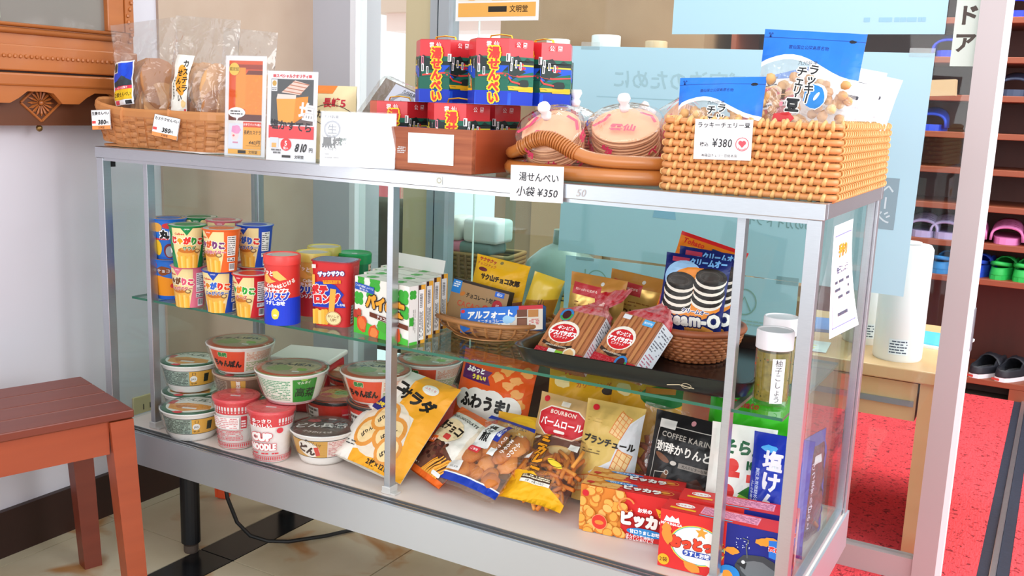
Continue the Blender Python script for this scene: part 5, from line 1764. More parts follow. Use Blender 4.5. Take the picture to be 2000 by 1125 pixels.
def chip_can(label, px, py, body, band, lidc, title, sub, yaw, turn=0, H=.137, r=.0345, low=None, extra=None):
    p = OZ(px, py, ZS)
    t = thing('chip_can', label, 'chip can', (p.x, p.y, SZ), yaw, group='cylindrical chip cans')
    o = MB().lathe([(0, .001), (r * .97, 0), (r, .002), (r, H - .016)], 40).build('can', mat('can_' + body, body, .33), t)
    auto_smooth(o)
    o = MB().lathe([(r, H - .018), (r + .0014, H - .018), (r + .0018, H - .003), (r + .0006, H), (r - .002, H), (r - .003, H - .002), (0, H - .002)], 40).build('lid', mat('canlid_' + lidc, lidc, .3), t)
    auto_smooth(o)
    MB().lathe([(0, H - .0018), (r - .0034, H - .0018)], 32).build('lid_film', mat('lid_film', '#d4ccc4', .2, .2), t)
    a = Art(hash_(label))
    u = turn * r
    cx = r * pi
    if low: a.rect(-cx, 0, cx, H * .40, low)
    a.text('パリッと', u - .022, H * .77, .0105, '#fbf1e4', bold=.06, rot=-.2, out=body, outw=.04)
    a.poly([(u - .026, H * .70), (u - .020, H * .76), (u - .006, H * .66), (u + .004, H * .64), (u - .012, H * .60), (u - .024, H * .62)], '#f5b95a').poly([(u - .004, H * .78), (u + .006, H * .79), (u + .024, H * .67), (u + .01, H * .65), (u - .002, H * .70)], '#f8c468')
    a.text('はじける', u + .024, H * .61, .0095, '#fbf1e4', bold=.05, rot=.35)
    a.text('Calbee', u - .004, H * .575, .0088, '#f6f0e6', bold=.05)
    a.text('ポテトチップス', u - .002, H * .505, .0098, '#fbf4ec', bold=.09, out='#d8262c', outw=.06, sx=.88)
    a.text(title, u, H * .425, .0155, '#2446c8', out='#fbf4ec', outw=.09, bold=.09, sx=.9)
    a.text(sub, u - .001, H * .325, .0085, '#ffffff', bold=.06)
    if extra: extra(a, u, H)
    a.build('wrap_print', t, cone_map(r, r, H), steps(-cx, cx, .0054), h0=.0004, dh=.00002, clip=(-cx, 0, cx, H - .0185))
    return t


chip_can('red and blue potato chip can at the shelf front', 552, 629, '#dc3a34', '', '#ee4640', 'クリスプ', 'うすしお味', R(22), -.08, low='#1a3fd4', extra=lambda a, u, H: a.blob(u + .001, H * .17, .008, .011, '#f0d84a', amp=.05).ell(u + .001, H * .15, .004, .002, '#fff8d0'))
ex2 = lambda a, u, H: (a.rect(-.11, 0, .11, H * .34, '#c0222a'), a.ring(u + .008, H * .16, .013, .013, .002, '#f0e6d8'), a.text('うま', u + .008, H * .16, .008, '#f6ead8'))
chip_can('gold and red chip can behind the red blue can', 612, 612, '#d9a94e', '', '#d8c05a', 'クリスプ', 'コンソメパンチ', R(20), .25, H=.130, low='#c0222a')
chip_can('gold lidded chip can at the back of the shelf', 633, 597, '#cfae52', '', '#cbb85a', 'クリスプ', 'コンソメパンチ', R(20), .2, H=.130, low='#c0222a')
p = OZ(692, 598, ZS)
t = thing('chip_can', 'green round chip can at the back behind leaf boxes', 'chip can', (p.x, p.y, SZ), R(20), group='cylindrical chip cans')
r, H = .0345, .118
auto_smooth(MB().lathe([(0, 0), (r * .97, 0), (r, .002), (r, H - .02)], 36).build('can', mat('can_green', '#0f7a48', .3), t))
auto_smooth(MB().lathe([(r, H - .022), (r + .0015, H - .022), (r + .002, H - .003), (r, H), (r - .003, H - .002), (0, H - .003)], 36).build('lid', mat('lid_green', '#1a9450', .3), t))
MB().lathe([(0, H - .0028), (r - .004, H - .0028)], 24).build('lid_film', mat('film_silver', '#b9c0bc', .2, .5), t)
a = Art()
a.text('Chip', -.006, H * .42, .03, '#e8e4d0', bold=.09, out='#0a4a2c').rect(.028, .02, .042, H * .8, '#f0c9a8').lines(.029, .03, .041, H * .78, 8, '#8a4a3a')
a.build('wrap_print', t, cone_map(r, r, H, .5), steps(-.1, .1, .0054))

# rounded-square cup of long potato snacks
p = OZ(651, 634, ZS)
t = thing('snack_cup', 'red oblong potato snack cup with blue starburst on shelf', 'snack cup', (p.x, p.y + .008, SZ), R(16))
N = 44
H = .128


def sqr(k, s):
    a_ = 2 * pi * k / N
    q = 1 / (abs(cos(a_)) ** 4.5 + abs(sin(a_)) ** 4.5) ** (1 / 4.5)
    rx, ry = .036 + .0065 * s, .027 + .005 * s
    return rx * q * cos(a_), ry * q * sin(a_)


vs, fs = [], []
for s_ in (0, .5, 1):
    for k in range(N):
        x, y = sqr(k, s_)
        vs.append((x, y, H * s_))
fs = [(j * N + k, j * N + (k + 1) % N, (j + 1) * N + (k + 1) % N, (j + 1) * N + k) for j in range(2) for k in range(N)] + [tuple(range(N))[::-1]]
auto_smooth(MB().add(vs, fs).build('cup', mat('cup_redlong', '#d42a2e', .35), t), 50)
MB().prism([(x * 1.05, y * 1.06) for x, y in [sqr(k, 1) for k in range(N)]], H - .0005, H + .0015).build('rim', mat('rim_dark', '#a83038', .35), t)
MB().prism([(x * .96, y * .95) for x, y in [sqr(k, 1) for k in range(N)]], H + .0015, H + .0020).build('foil_lid', mat('foil_blue', '#8f97b4', .25, .5), t)
a = Art(4)
fy = lambda v: -(.027 + .005 * v / H)
a.poly([(-.038, H * .66), (-.02, H * .70), (.012, H * .66), (.03, H * .52), (.022, H * .44), (.034, H * .32), (.01, H * .30), (-.038, H * .30)], '#1e3cb8')
a.rect(-.038, H * .55, -.030, H * .80, '#f2b04a').text('ザックザクの', .004, H * .83, .0105, '#f8f4ff', rot=.10, bold=.08, out='#1d2a8a', outw=.10, sx=.88).poly([(-.014, H * .72), (.024, H * .74), (.024, H * .69), (-.012, H * .66)], '#f0a41e').text('やみつき食感!', .005, H * .705, .0055, '#c8282c')
a.text('ポテ', -.022, H * .565, .019, '#d8262c', rot=.05, bold=.10, out='#fff6ee', outw=.08).text('ロング', -.006, H * .435, .0195, '#d8262c', rot=.06, bold=.10, out='#fff6ee', outw=.08, sx=.95)
fries(a, -.036, -.004, .004, H * .28, 5)
a.rect(-.0, H * .22, .012, H * .6, '#f2b44a', rot=-.1).ell(.008, H * .14, .0165, .014, '#f6e2a8').ring(.008, H * .14, .0155, .013, .001, '#b86a2a').text('おいしさ', .008, H * .17, .0062, '#7a3a1a').text('UP!', .008, H * .115, .008, '#7a3a1a').text('しお味', .024, H * .36, .006, '#ffffff')
a.rect(-.037, H * .9, -.027, H * .96, '#e8e0d8')
a.build('front_print', t, lambda u, v, h: Vector((max(-.041, min(.041, u)), fy(v) - h - .0012, v)), clip=(-.0355, 0, .0355, H))
a = Art(5)
a.lines(-.018, H * .4, .014, H * .94, 12, '#e88a8a', .35, vert=True).rect(-.02, .006, -.006, H * .34, '#cfd4e4').lines(-.019, .008, -.007, H * .33, 6, '#555a6a')
a.build('side_print', t, lambda u, v, h: Vector((.036 + .0065 * v / H + h + .0012, u * .85, v)), clip=(-.022, 0, .022, H))


# ---- leaf-patterned chocolate pie boxes
def carton(name, label, cat, loc, yaw, w, d_, h, col, front=None, right=None, top=None, lean=0, roll=0, group=None, tcol=None):
    t = thing(name, label, cat, loc, yaw, lean, roll, group=group)
    o = MB().box(-w / 2, 0, 0, w / 2, d_, h, bev=.0008).build('carton', mat('card_' + col, col, .45), t)
    if front: front.build('front_print', t, flat((0, 0, 0), (1, 0, 0), (0, 0, 1)), clip=(-w / 2, 0, w / 2, h))
    if right: right.build('side_print', t, flat((w / 2, 0, 0), (0, 1, 0), (0, 0, 1)), clip=(0, 0, d_, h))
    if top: top.build('top_print', t, flat((0, 0, h), (1, 0, 0), (0, 1, 0)), clip=(-w / 2, 0, w / 2, d_))
    return t


def clover(a, x, y, r, c='#3fae3a'):
    for k in range(4): a.ell(x + r * .62 * cos(R(45 + 90 * k)), y + r * .62 * sin(R(45 + 90 * k)), r * .62, r * .62, c, n=10)


def pie_art(w, h):
    a = Art(21)
    a.rect(-w / 2, 0, w / 2, h, '#f2efe6')
    for x, y, r in ((-.42, .62, .012), (-.38, .95, .009), (-.12, .93, .014), (.2, .95, .014), (.4, .8, .013), (-.45, .3, .012), (-.2, .75, .010), (.42, .55, .012), (.3, .08, .012), (-.1, .08, .01)): clover(a, x * w, y * h, r)
    a.poly([(-w / 2, 0), (w / 2, 0), (w / 2, h * .10), (0, h * .16), (-w / 2, h * .28)], '#4fbe3c')
    a.rect(-w * .48, h * .76, -w * .12, h * .88, '#2a5ab8', rot=-.08).text('こんがり香ばしいパイに', -w * .30, h * .84, .0046, '#ffffff', rot=-.08).text('実りました。', -w * .30, h * .79, .0046, '#ffffff', rot=-.08)
    a.text('パイの実', .012, h * .59, .027, '#f2a832', bold=.09, out='#3a2418', outw=.09, rot=-.06, sx=.95)
    a.poly([(-w * .2, h * .43), (w * .5, h * .34), (w * .5, h * .26), (-w * .2, h * .35)], '#6b3420').text('チョコレートパイ', w * .14, h * .345, .0075, '#ffffff', rot=-.11)
    a.blob(-w * .34, h * .18, .014, .017, '#e0582a').blob(-w * .34, h * .19, .010, .012, '#ee7a3a').blob(-w * .12, h * .06, .015, .016, '#e0582a').blob(-w * .12, h * .07, .010, .010, '#f08a48').blob(w * .28, h * .12, .014, .016, '#e0582a').blob(w * .05, h * .22, .016, .011, '#4fae3c').blob(-w * .46, h * .34, .008, .008, '#b83a2a').blob(-w * .40, h * .38, .007, .007, '#c8442e')
    return a


def pie_side(d_, h):
    a = Art(22)
    a.rect(0, 0, d_, h, '#f2efe6').rect(0, 0, d_, h, '#efeee9')
    clover(a, d_ * .22, h * .85, .008)
    clover(a, d_ * .1, h * .4, .008)
    a.rect(d_ * .55, 0, d_ * .72, h, '#4a2a22').rect(d_ * .72, 0, d_, h, '#f0b03a').rect(0, 0, d_ * .5, h * .05, '#4fbe3c')
    a.rect(d_ * .58, h * .06, d_ * .92, h * .92, '#f6f6f4').bars(d_ * .62, h * .6, d_ * .88, h * .88, vert=True).lines(d_ * .62, h * .1, d_ * .88, h * .55, 3, '#666666', .5, vert=True)
    a.lines(d_ * .2, h * .2, d_ * .4, h * .6, 2, '#8a8a86', .3, vert=True)
    return a


PW, PD, PH = .148, .040, .110
pl_ = OZ(692, 639, ZS)
base = Vector((.70, .0725, SZ))
tp = Art()
tp.rect(-PW / 2, 0, PW / 2, PD, '#ece9de')
clover(tp, .03, .02, .01)
clover(tp, -.04, .015, .01)
yw = R(-10)
for k in range(4):
    off = Vector((-sin(yw), cos(yw), 0)) * (k * (PD + .0015))
    carton('snack_box', ['green leaf patterned pie snack box, front of the row', 'leaf patterned pie snack box, second in the row', 'leaf patterned pie snack box, third in the row', 'leaf patterned pie snack box with torn open flap, last in row'][k], 'snack box', base + off + Vector((-.018 * k, 0, 0)), yw, PW, PD, PH, '#f0ede4', pie_art(PW, PH), pie_side(PD, PH), tp, group='leaf patterned pie snack boxes')
last = [o for o in COL.objects if o.name.startswith('snack_box')][-1]
MB().box(-PW / 2, .004, PH, PW / 2, .005, PH + .03, M=Matrix.Rotation(R(-12), 4, 'X')).build('open_flap', mat('flap_white', '#dcded8', .6), last)


# ---- shallow bamboo dish with chocolate boxes
def woven_bowl(name, label, loc, r0, r1, h, ry, rows, col, col2, nrib, rimr=.004, yaw=0):
    t = thing(name, label, 'basket', loc, yaw)
    m, m2 = mat('weave_' + col, col, .5, 0, 40, .6, .05, col2), mat('weave_' + col2, col2, .5)
    mb = MB()
    n = nrib * 2
    for k in range(rows):
        s_ = (k + .5) / rows
        rr = r0 + (r1 - r0) * sin(s_ * pi / 2) ** .8
        pts = []
        for i in range(n * 2):
            a_ = 2 * pi * i / (n * 2)
            wv = .0016 * (1 if ((i // 2) + k) % 2 else -1)
            pts.append(((rr + wv) * cos(a_), (rr + wv) * ry * sin(a_), h * s_))
        mb.tube(pts, h / rows * .56, 5, closed=True, rb=.0016)
    tag(mb.build('weave_rows', m, t, smooth=True), kind='stuff')
    mb = MB()
    for i in range(nrib):
        a_ = 2 * pi * i / nrib
        mb.tube([((r0 + (r1 - r0) * sin(s_ * pi / 2) ** .8) * cos(a_), (r0 + (r1 - r0) * sin(s_ * pi / 2) ** .8) * ry * sin(a_), h * s_) for s_ in (.02, .3, .6, 1)], .0015, 4, rb=.003)
    tag(mb.build('ribs', m2, t), kind='stuff')
    mb = MB()
    ring = [(r1 * 1.01 * cos(2 * pi * i / 64), r1 * 1.01 * ry * sin(2 * pi * i / 64), h) for i in range(64)]
    MB().tube(ring, rimr, 8, closed=True).build('rim', m2, t, smooth=True)
    MB().lathe([(0, .001), (r0 * 1.02, .001), (r0 * 1.02, .003), (0, .003)], 32).build('base', m, t)
    ch = t.children[-1]
    ch.scale = (1, ry, 1)
    return t


wbk = woven_bowl('bamboo_dish', 'shallow oval bamboo dish holding chocolate boxes', (.838, .250, SZ), .078, .128, .036, .78, 7, '#c08a58', '#b07848', 26, .0045, R(-3))
a = Art(1)
w_, h_, d_ = .125, .078, .022
a.rect(-w_ / 2, 0, w_ / 2, h_, '#a9855c').rect(-w_ / 2, h_ * .94, w_ / 2, h_, '#2a1a14').rect(-w_ / 2, h_ * .64, -w_ * .34, h_ * .97, '#2a86d8').lines(-w_ * .48, h_ * .78, -w_ * .36, h_ * .94, 3, '#e8f2fa')
a.text('チョコレート効果', .006, h_ * .66, .0108, '#1f1712', bold=.03, sx=.8).text('CACAO', -.018, h_ * .42, .015, '#d8402c', bold=.0, sx=.9).text('86', .028, h_ * .40, .032, '#d8402c', bold=.0).text('%', .05, h_ * .40, .016, '#d8402c').ell(.043, h_ * .56, .0115, .013, '#b8222c').text('117', .043, h_ * .59, .006, '#ffffff').text('200', .043, h_ * .5, .006, '#ffffff').rect(.033, h_ * .80, .053, h_ * .93, '#2a6ad0').text('低GI', .043, h_ * .865, .006, '#ffffff').ell(-.036, h_ * .66, .006, .004, '#c87a34', rot=.6)
a.poly([(0, 0), (w_ / 2, 0), (w_ / 2, h_ * .2), (.02, h_ * .26)], '#6a3a1e').blob(.01, h_ * .1, .02, .012, '#4a2414').rect(-.03, h_ * .08, -.008, h_ * .2, '#d8c8b4')
carton('chocolate_box', 'tan cacao chocolate box leaning in the bamboo dish', 'chocolate box', (.808, .222, SZ + .018), R(4), w_, d_, h_, '#2c1c16', a, None, None, R(12), R(7), 'chocolate boxes in the bamboo dish')
a = Art(2)
w_, h_, d_ = .165, .046, .02
a.rect(-w_ / 2, 0, w_ / 2, h_, '#2470d0').poly([(.01, 0), (w_ / 2, 0), (w_ / 2, h_), (.045, h_), (.02, h_ * .4)], '#d9cdbf').rect(.035, h_ * .84, w_ / 2, h_, '#c82a34', rot=0).text('アルフォート', -.022, h_ * .70, .0165, '#f6f2ec', bold=.05, sx=.95, shear=.1).text('ミニチョコレート', -.018, h_ * .42, .0075, '#f6f2ec').rect(-.05, h_ * .17, .018, h_ * .32, '#f4f4f2').text('リッチミルク', -.016, h_ * .245, .006, '#2a2a34').ell(-w_ * .47, h_ * .88, .004, .0035, '#d82a34')
a.rect(.032, h_ * .1, .052, h_ * .5, '#6a3c26').rect(.034, h_ * .14, .050, h_ * .46, '#7d4a30').rect(.032, h_ * .54, .052, h_ * .84, '#6a3c26').rect(.054, h_ * .52, .074, h_ * .82, '#b87a3c').poly([(-.075, 0), (-.05, h_ * .25), (-.045, 0)], '#8a5434').blob(.015, h_ * .45, .012, .008, '#9ecdf0').lines(.056, h_ * .2, .076, h_ * .45, 4, '#c85a5a')
tp = Art()
tp.rect(-w_ / 2, 0, w_ / 2, d_, '#3a80d8').rect(.04, 0, w_ / 2, d_, '#c82a34')
carton('chocolate_box', 'long blue chocolate biscuit box tilted in the bamboo dish', 'chocolate box', (.892, .188, SZ + .022), R(8), w_, d_, h_, '#2a6ac8', a, None, tp, R(20), R(-9), 'chocolate boxes in the bamboo dish')


def pack(name, label, px_or_loc, w, h, t_, col, art, yaw, lean, roll=0, seed=0, rough=.35, wr=.003, foot=0.0, hole=False, mback=None, cat='snack pouch', z=None, top=.1, bot=.08, p=2.4, neck=0, group=None, metal=0.0):
    loc = px_or_loc
    if len(loc) == 2: 
        q = OZ(loc[0], loc[1], z)
        loc = (q.x, q.y, z)
    t = thing(name, label, cat, loc, yaw, lean, roll, group=group)
    fn = pouch_fn(w, h, t_, wr=wr, seed=seed, foot=foot, top=top, bot=bot, p=p, neck=neck)
    m = col if not isinstance(col, str) else mat('film_' + col, col, rough, metal, coat=.2)
    pouch(t, fn, w, h, m, 'pouch', 14, 18, mback)
    if art: pouch_art(art, t, fn, w, h)
    return t


a = Art(3)
w_, h_ = .115, .11
a.rect(-w_ / 2, 0, w_ / 2, h_, '#efb51e').text('サクサクッ', -.03, h_ * .93, .008, '#b8343a', rot=-.05, bold=.06).text('チョコスナック', -.03, h_ * .85, .0065, '#b8343a', rot=-.05).ell(-.036, h_ * .76, .011, .004, '#6a2430').text('サク山チョコ次郎', .005, h_ * .64, .0125, '#3a2a14', bold=.07, sx=.85).ell(.0, h_ * .94, .0035, .003, '#8a7a4a').poly([(.02, 0), (w_ / 2, 0), (w_ / 2, h_ * .35), (.03, h_ * .25)], '#8a4a26')
pack('snack_pouch', 'yellow snack pouch with hang hole behind chocolate boxes', (.815, .285, SZ + .028), w_, h_, .03, '#e9ae1c', a, R(10), R(8), R(8), 3)
a = Art(4)
a.poly([(-.03, .03), (.03, .05), (.03, 0), (-.03, 0)], '#b07a2a').text('山', .0, .035, .014, '#5a3a1a')
pack('snack_pouch', 'small pale yellow snack pouch, right end of bamboo dish', (.908, .295, SZ + .03), .062, .088, .03, '#e6c23a', a, R(25), R(5), R(16), 5)
# ---- black tray with biscuits
m_lac = mat('black_lacquer', '#1a1718', .28, coat=.3)
ty = thing('serving_tray', 'black lacquer serving tray on the glass shelf', 'tray', (1.182, .25, SZ), R(1))
TW, TD = .42, .345
mb = MB()
pr_ = [(0.0, .0), (.93, .0), (.955, .004), (1.0, .026), (1.012, .030), (1.0, .031), (.975, .029), (.935, .007), (0.0, .0045)]
ol = resample(oblong(TW, TD, .035, 6), 72)
vs, fs = [], []
for k_, z in pr_[1:-1]:
    for x, y in ol:
        vs.append((x - (1 - k_) * TW / 2 * (1 if x > 0 else -1) * min(1, abs(x) / (TW * .3)), y - (1 - k_) * TD / 2 * (1 if y > 0 else -1) * min(1, abs(y) / (TD * .3)), z))
n = 72
K = len(pr_) - 2
fs = [(k * n + i, k * n + (i + 1) % n, (k + 1) * n + (i + 1) % n, (k + 1) * n + i) for k in range(K - 1) for i in range(n)]
fs += [tuple(range(n))[::-1], tuple((K - 1) * n + i for i in range(n))]
auto_smooth(mb.add(vs, fs).build('tray', m_lac, ty), 50)
a = Art()
a.stroke([(.08, .010), (.10, .0135), (.125, .011)], .0015, '#b9a98a').ring(.112, .013, .008, .004, .0008, '#b9a98a')
a.build('scratch_mark', ty, flat((0, -TD / 2 - .001, 0), (1, 0, 0), (0, 0, 1)))

m_asp = mat('biscuit_window', '#b5744a', .35, 0, 60, .5, .12, '#8d4f30', coat=.5, stretch=(8, 1, 1))
m_redfoil = mat('red_foil', '#cf1f30', .25, .15, 90, .3, .25, '#e88a90', coat=.4)


def biscuit_pack(label, loc, yaw, lean, roll, seed):
    """square biscuit sleeve with gathered red foil top; local w x d x h"""
    w, d_, h = .098, .042, .108
    t = thing('biscuit_pack', label, 'biscuit pack', loc, yaw, lean, roll, group='red topped biscuit packs')
    MB().box(-w / 2, 0, 0, w / 2, d_, h, bev=.004).build('sleeve', m_asp, t)
    # gathered bag neck
    mb = MB()
    N = 28
    vs = []
    for s_, z, kx, ky in ((0, h - .004, 1.0, 1.0), (.3, h + .014, .85, .8), (.6, h + .030, .45, .5), (.75, h + .042, .28, .4), (.9, h + .064, .56, .40), (1, h + .094, .60, .22)):
        for k in range(N):
            a_ = 2 * pi * k / N
            q = 1 / max(abs(cos(a_)), abs(sin(a_))) if s_ < .2 else 1.05
            rp = 1 + (.13 * sin(k * 2.9 + seed) * s_)
            vs.append((w / 2 * kx * q * cos(a_) * rp + .006 * s_, d_ / 2 + d_ / 2 * ky * q * sin(a_) * rp + .02 * s_ * s_, z + .004 * sin(k * 1.7) * s_))
    mb.add(vs, [(j * N + k, j * N + (k + 1) % N, (j + 1) * N + (k + 1) % N, (j + 1) * N + k) for j in range(5) for k in range(N)])
    mb.build('foil_neck', m_redfoil, t)
    a = Art(seed)
    a.rect(-w / 2, 0, w / 2, h * .16, '#c0202c').lines(-w / 2, h * .01, w / 2, h * .14, 6, '#d86a70', .3, dens=.5)
    for k in range(9):
        x = -w / 2 + w * (k + .5) / 9
        a.rect(x - .0036, h * .18, x + .0036, h * .97, '#c08352' if k % 2 else '#b5744a')
    a.ell(-.012, h * .52, .031, .024, '#f6efe0').ell(-.012, h * .50, .027, .020, '#d42a30').text('ギンビス', -.012, h * .60, .0085, '#ffffff', rot=.06, bold=.05).text('アスパラガス', -.012, h * .49, .0108, '#ffffff', rot=.06, bold=.07, sx=.85).text('ビスケット', -.012, h * .41, .006, '#ffffff', rot=.06)
    a.poly([(-.042, h * .30), (-.012, h * .22), (.020, h * .30), (.020, h * .24), (-.012, h * .16), (-.042, h * .24)], '#3a2a22').text('ASPARAGUS BISCUITS', -.011, h * .232, .0042, '#f4e8d0')
    q = 1 if seed == 1 else -1
    yb = h * .86 if seed == 1 else h * .12
    a.ell(-.026 if seed == 1 else .018, yb, .0135, .0135, '#3a86c8').ell(-.026 if seed == 1 else .018, yb, .0125, .0125, '#4aa04a', a0=200, a1=380).ell(-.026 if seed == 1 else .018, yb, .0085, .0095, '#4a2024')
    if seed == 1: a.ell(.022, h * .14, .013, .012, '#f0e6d0').blob(.022, h * .14, .010, .009, '#e8b87a').rect(-.022, h * .09, -.006, h * .16, '#eef0ee').rect(-.006, h * .09, .010, h * .15, '#8ac83a')
    else: a.rect(.012, h * .84, .036, h * .95, '#5ab0e8').text('鉄分補給!', .024, h * .895, .0046, '#ffffff').rect(-.036, h * .87, -.018, h * .95, '#e8ecf0')
    a.build('front_print', t, flat((0, 0, 0), (1, 0, 0), (0, 0, 1)), clip=(-w / 2, 0, w / 2, h))
    b = Art(seed + 3)
    b.rect(.003, .002, d_ - .003, h - .002, '#eceef4').lines(.006, h * .5, d_ - .006, h * .95, 9, '#6a6a74', .4).lines(.006, h * .04, d_ - .006, h * .48, 8, '#c87a90', .4)
    b.build('side_print', t, flat((w / 2, 0, 0), (0, 1, 0), (0, 0, 1)))
    return t


biscuit_pack('biscuit pack with red foil neck lying back, left on tray', (1.045, .112, SZ + .010), R(-7), R(48), R(2), 1)
biscuit_pack('biscuit pack with red foil neck, right one on the tray', (1.144, .122, SZ + .010), R(-20), R(42), R(2), 2)


def gold_art(w, h):
    a = Art(5)
    a.rect(-w / 2, h * .80, w / 2, h, '#b8803a').rect(-w * .42, h * .68, w * .12, h * .86, '#b8343a', rot=-.03).text('口いっぱいに広がる', -w * .15, h * .77, .0055, '#f6e4d8').ell(w * .12, h * .9, .0035, .0035, '#cfd0ca').text('ALOND', -.01, h * .40, .022, '#5a3212', bold=.03, sx=.8).lines(-w * .35, h * .5, w * .3, h * .6, 2, '#8a5a22', .35)
    return a


m_gold = mat('gold_film', '#c9973e', .3, .45, 15, .6, .2, '#e0bf70')
for k, (x, y, ln, yw, rl) in enumerate(((1.040, .270, 5, 0, 3), (1.085, .345, 4, 4, 6))):
    pack('snack_pouch', ['gold almond snack pouch behind the biscuit packs', 'second gold almond pouch, hindmost on the black tray'][k], (x, y, SZ + .008), .115, .125, .03, m_gold, gold_art(.115, .125), R(yw), R(ln), R(rl), 6 + k, group='gold almond pouches')

# ---- round rattan bowl with cream biscuits
woven_bowl('rattan_bowl', 'round brown rattan bowl with sandwich biscuit pouches', (1.232, .29, SZ + .008), .052, .086, .058, 1.0, 10, '#c47c4c', '#9a5230', 30, .0065)
a = Art(7)
w_, h_ = .125, .19
a.rect(-w_ / 2, 0, w_ / 2, h_, '#ee8422').rect(-w_ / 2, h_ * .965, w_ / 2, h_, '#d8262a').text('Tohato', -.034, h_ * .93, .012, '#d8382a', bold=.05, shear=.2).blob(-.02, h_ * .84, .04, .012, '#f0a03a')
a.ell(.0, h_ * .42, .062, .070, '#7d241c').ell(.0, h_ * .40, .050, .056, '#e0562a').ell(.0, h_ * .39, .044, .048, '#ea6a34')
a.text('SMILE HARVEST', .0, h_ * .42 + .060, .0105, '#f0d8b0', bold=.02, arc=.056, pitch=1.05)
for k in range(14): a.ell(-.03 + .06 * a.r.random(), h_ * (.35 + .2 * a.r.random()), .0014, .001, '#f8e8c8', n=6)
a.rect(.0, h_ * .80, .056, h_ * .93, '#26406a', rot=-.03).text('発酵バター', .029, h_ * .89, .0095, '#f0d890', sx=.9).text('仕立て', .018, h_ * .83, .0085, '#f0d890').poly([(.03, h_ * .80), (w_ / 2, h_ * .82), (w_ / 2, h_ * .62), (.05, h_ * .68)], '#f2c04a')
pack('biscuit_pouch', 'tall orange biscuit pouch leaning right in rattan bowl', (1.200, .310, SZ + .028), w_, h_, .04, '#ee8422', a, R(14), R(5), R(15), 11)


def cream_art(w, h):
    a = Art(8)
    a.rect(-w / 2, 0, w / 2, h, '#16246a').text('クリームオー', .018, h * .93, .0135, '#7ab8f0', bold=.06, out='#0e1a50', sx=.8, rot=.05).rect(-.045, h * .90, -.015, h * .96, '#b8405a').poly([(-w / 2, h * .86), (.0, h * .90), (w / 2, h * .84), (w / 2, 0), (-w / 2, 0)], '#16246a')
    a.blob(.0, h * .50, w * .47, h * .36, '#e88c2e', amp=.06).ell(-.02, h * .70, .035, .03, '#9ac8f0').ell(0, h * .52, .05, .045, '#e88c2e')
    for cx, n_, y0 in ((-.026, 4, .34), (.026, 4, .44)):
        for k in range(n_):
            y = h * (y0 + .095 * k)
            a.ell(cx + .002 * (k % 2), y, .027, .0165, '#efe8da').ell(cx + .002 * (k % 2), y + .0042, .027, .0155, '#26221f')
        a.ell(cx, h * (y0 + .095 * (n_ - 1)) + .0052, .022, .011, '#3a3530').ring(cx, h * (y0 + .095 * (n_ - 1)) + .005, .017, .008, .0012, '#4a443e')
    a.rect(-w / 2, 0, w / 2, h * .10, '#16246a').blob(.02, h * .03, .03, .012, '#e8a04a').text('クリームオー', .01, h * .285, .008, '#16246a', out='#ffffff', bold=.05, outw=.1)
    a.text('Cream-O', -.002, h * .175, .031, '#eceae2', bold=.06, out='#101c56', outw=.08, sx=.86, rot=.06)
    return a


pack('biscuit_pouch', 'navy sandwich biscuit pouch in front in the rattan bowl', (1.236, .245, SZ + .062), .114, .132, .04, '#16246a', cream_art(.114, .132), R(12), R(7), R(4), 12, group='navy sandwich biscuit pouches')
pack('biscuit_pouch', 'navy sandwich biscuit pouch standing behind the front one', (1.244, .278, SZ + .060), .112, .142, .03, '#16246a', cream_art(.112, .142), R(12), R(5), R(5), 13, group='navy sandwich biscuit pouches')


# ---- jars of yuzu pepper
def jar(label, px, py, yaw):
    p = OZ(px, py, ZS)
    t = thing('jar', label, 'jar', (p.x, p.y, SZ), yaw, group='jars of green pepper paste')
    H = .095
    auto_smooth(MB().lathe([(0, 0), (.0255, 0), (.0272, .002), (.0272, H - .012), (.025, H - .006), (.025, H)], 36).build('glass', clear('jar_glass', '#f2f6ee', 1.0, .03), t), 40)
    MB().lathe([(0, .007), (.0250, .007), (.0252, H - .012), (0, H - .012)], 36).build('paste', mat('pepper_paste', '#a08a34', .35, 0, 150, .35, .1, '#82701f', coat=.4), t, smooth=False)
    mb = MB()
    rn = random.Random(3)
    for k in range(26):
        a_, z = rn.random() * 6.28, .01 + rn.random() * .068
        mb.blob((.0251 * cos(a_), .0251 * sin(a_), z), .0013 + .0014 * (k % 9 == 0), k % 3 == 0, n=3, seed=k)
    tag(mb.build('pepper_flecks', [mat('fleck_dark', '#4a4a1a', .5), mat('fleck_red', '#c0502a', .5)], t), kind='stuff')
    auto_smooth(MB().lathe([(.0268, H - .008), (.0285, H - .007), (.0285, H + .019), (.0270, H + .0215), (.0255, H + .0212), (.0245, H + .0198), (0, H + .0198)], 40).build('lid', mat('lid_white', '#f2f1f4', .35), t), 40)
    a = Art()
    a.rect(-.0075, .006, .0125, .076, '#f5f5f6').text('柚子こしょう', .0025, .041, .0118, '#2a2a30', vert=True, bold=.0, pitch=.96)
    a.build('paper_label', t, cone_map(.0275, .0275, .1, .35), steps(-.01, .014, .004))
    return t


jar('glass jar of yellow-green paste with white lid, in front', 1503, 786, R(8))
jar('glass jar with white lid standing just behind the front jar', 1515, 752, R(8))
# ================================================================ BOTTOM DECK
DZ = ZB + .0003


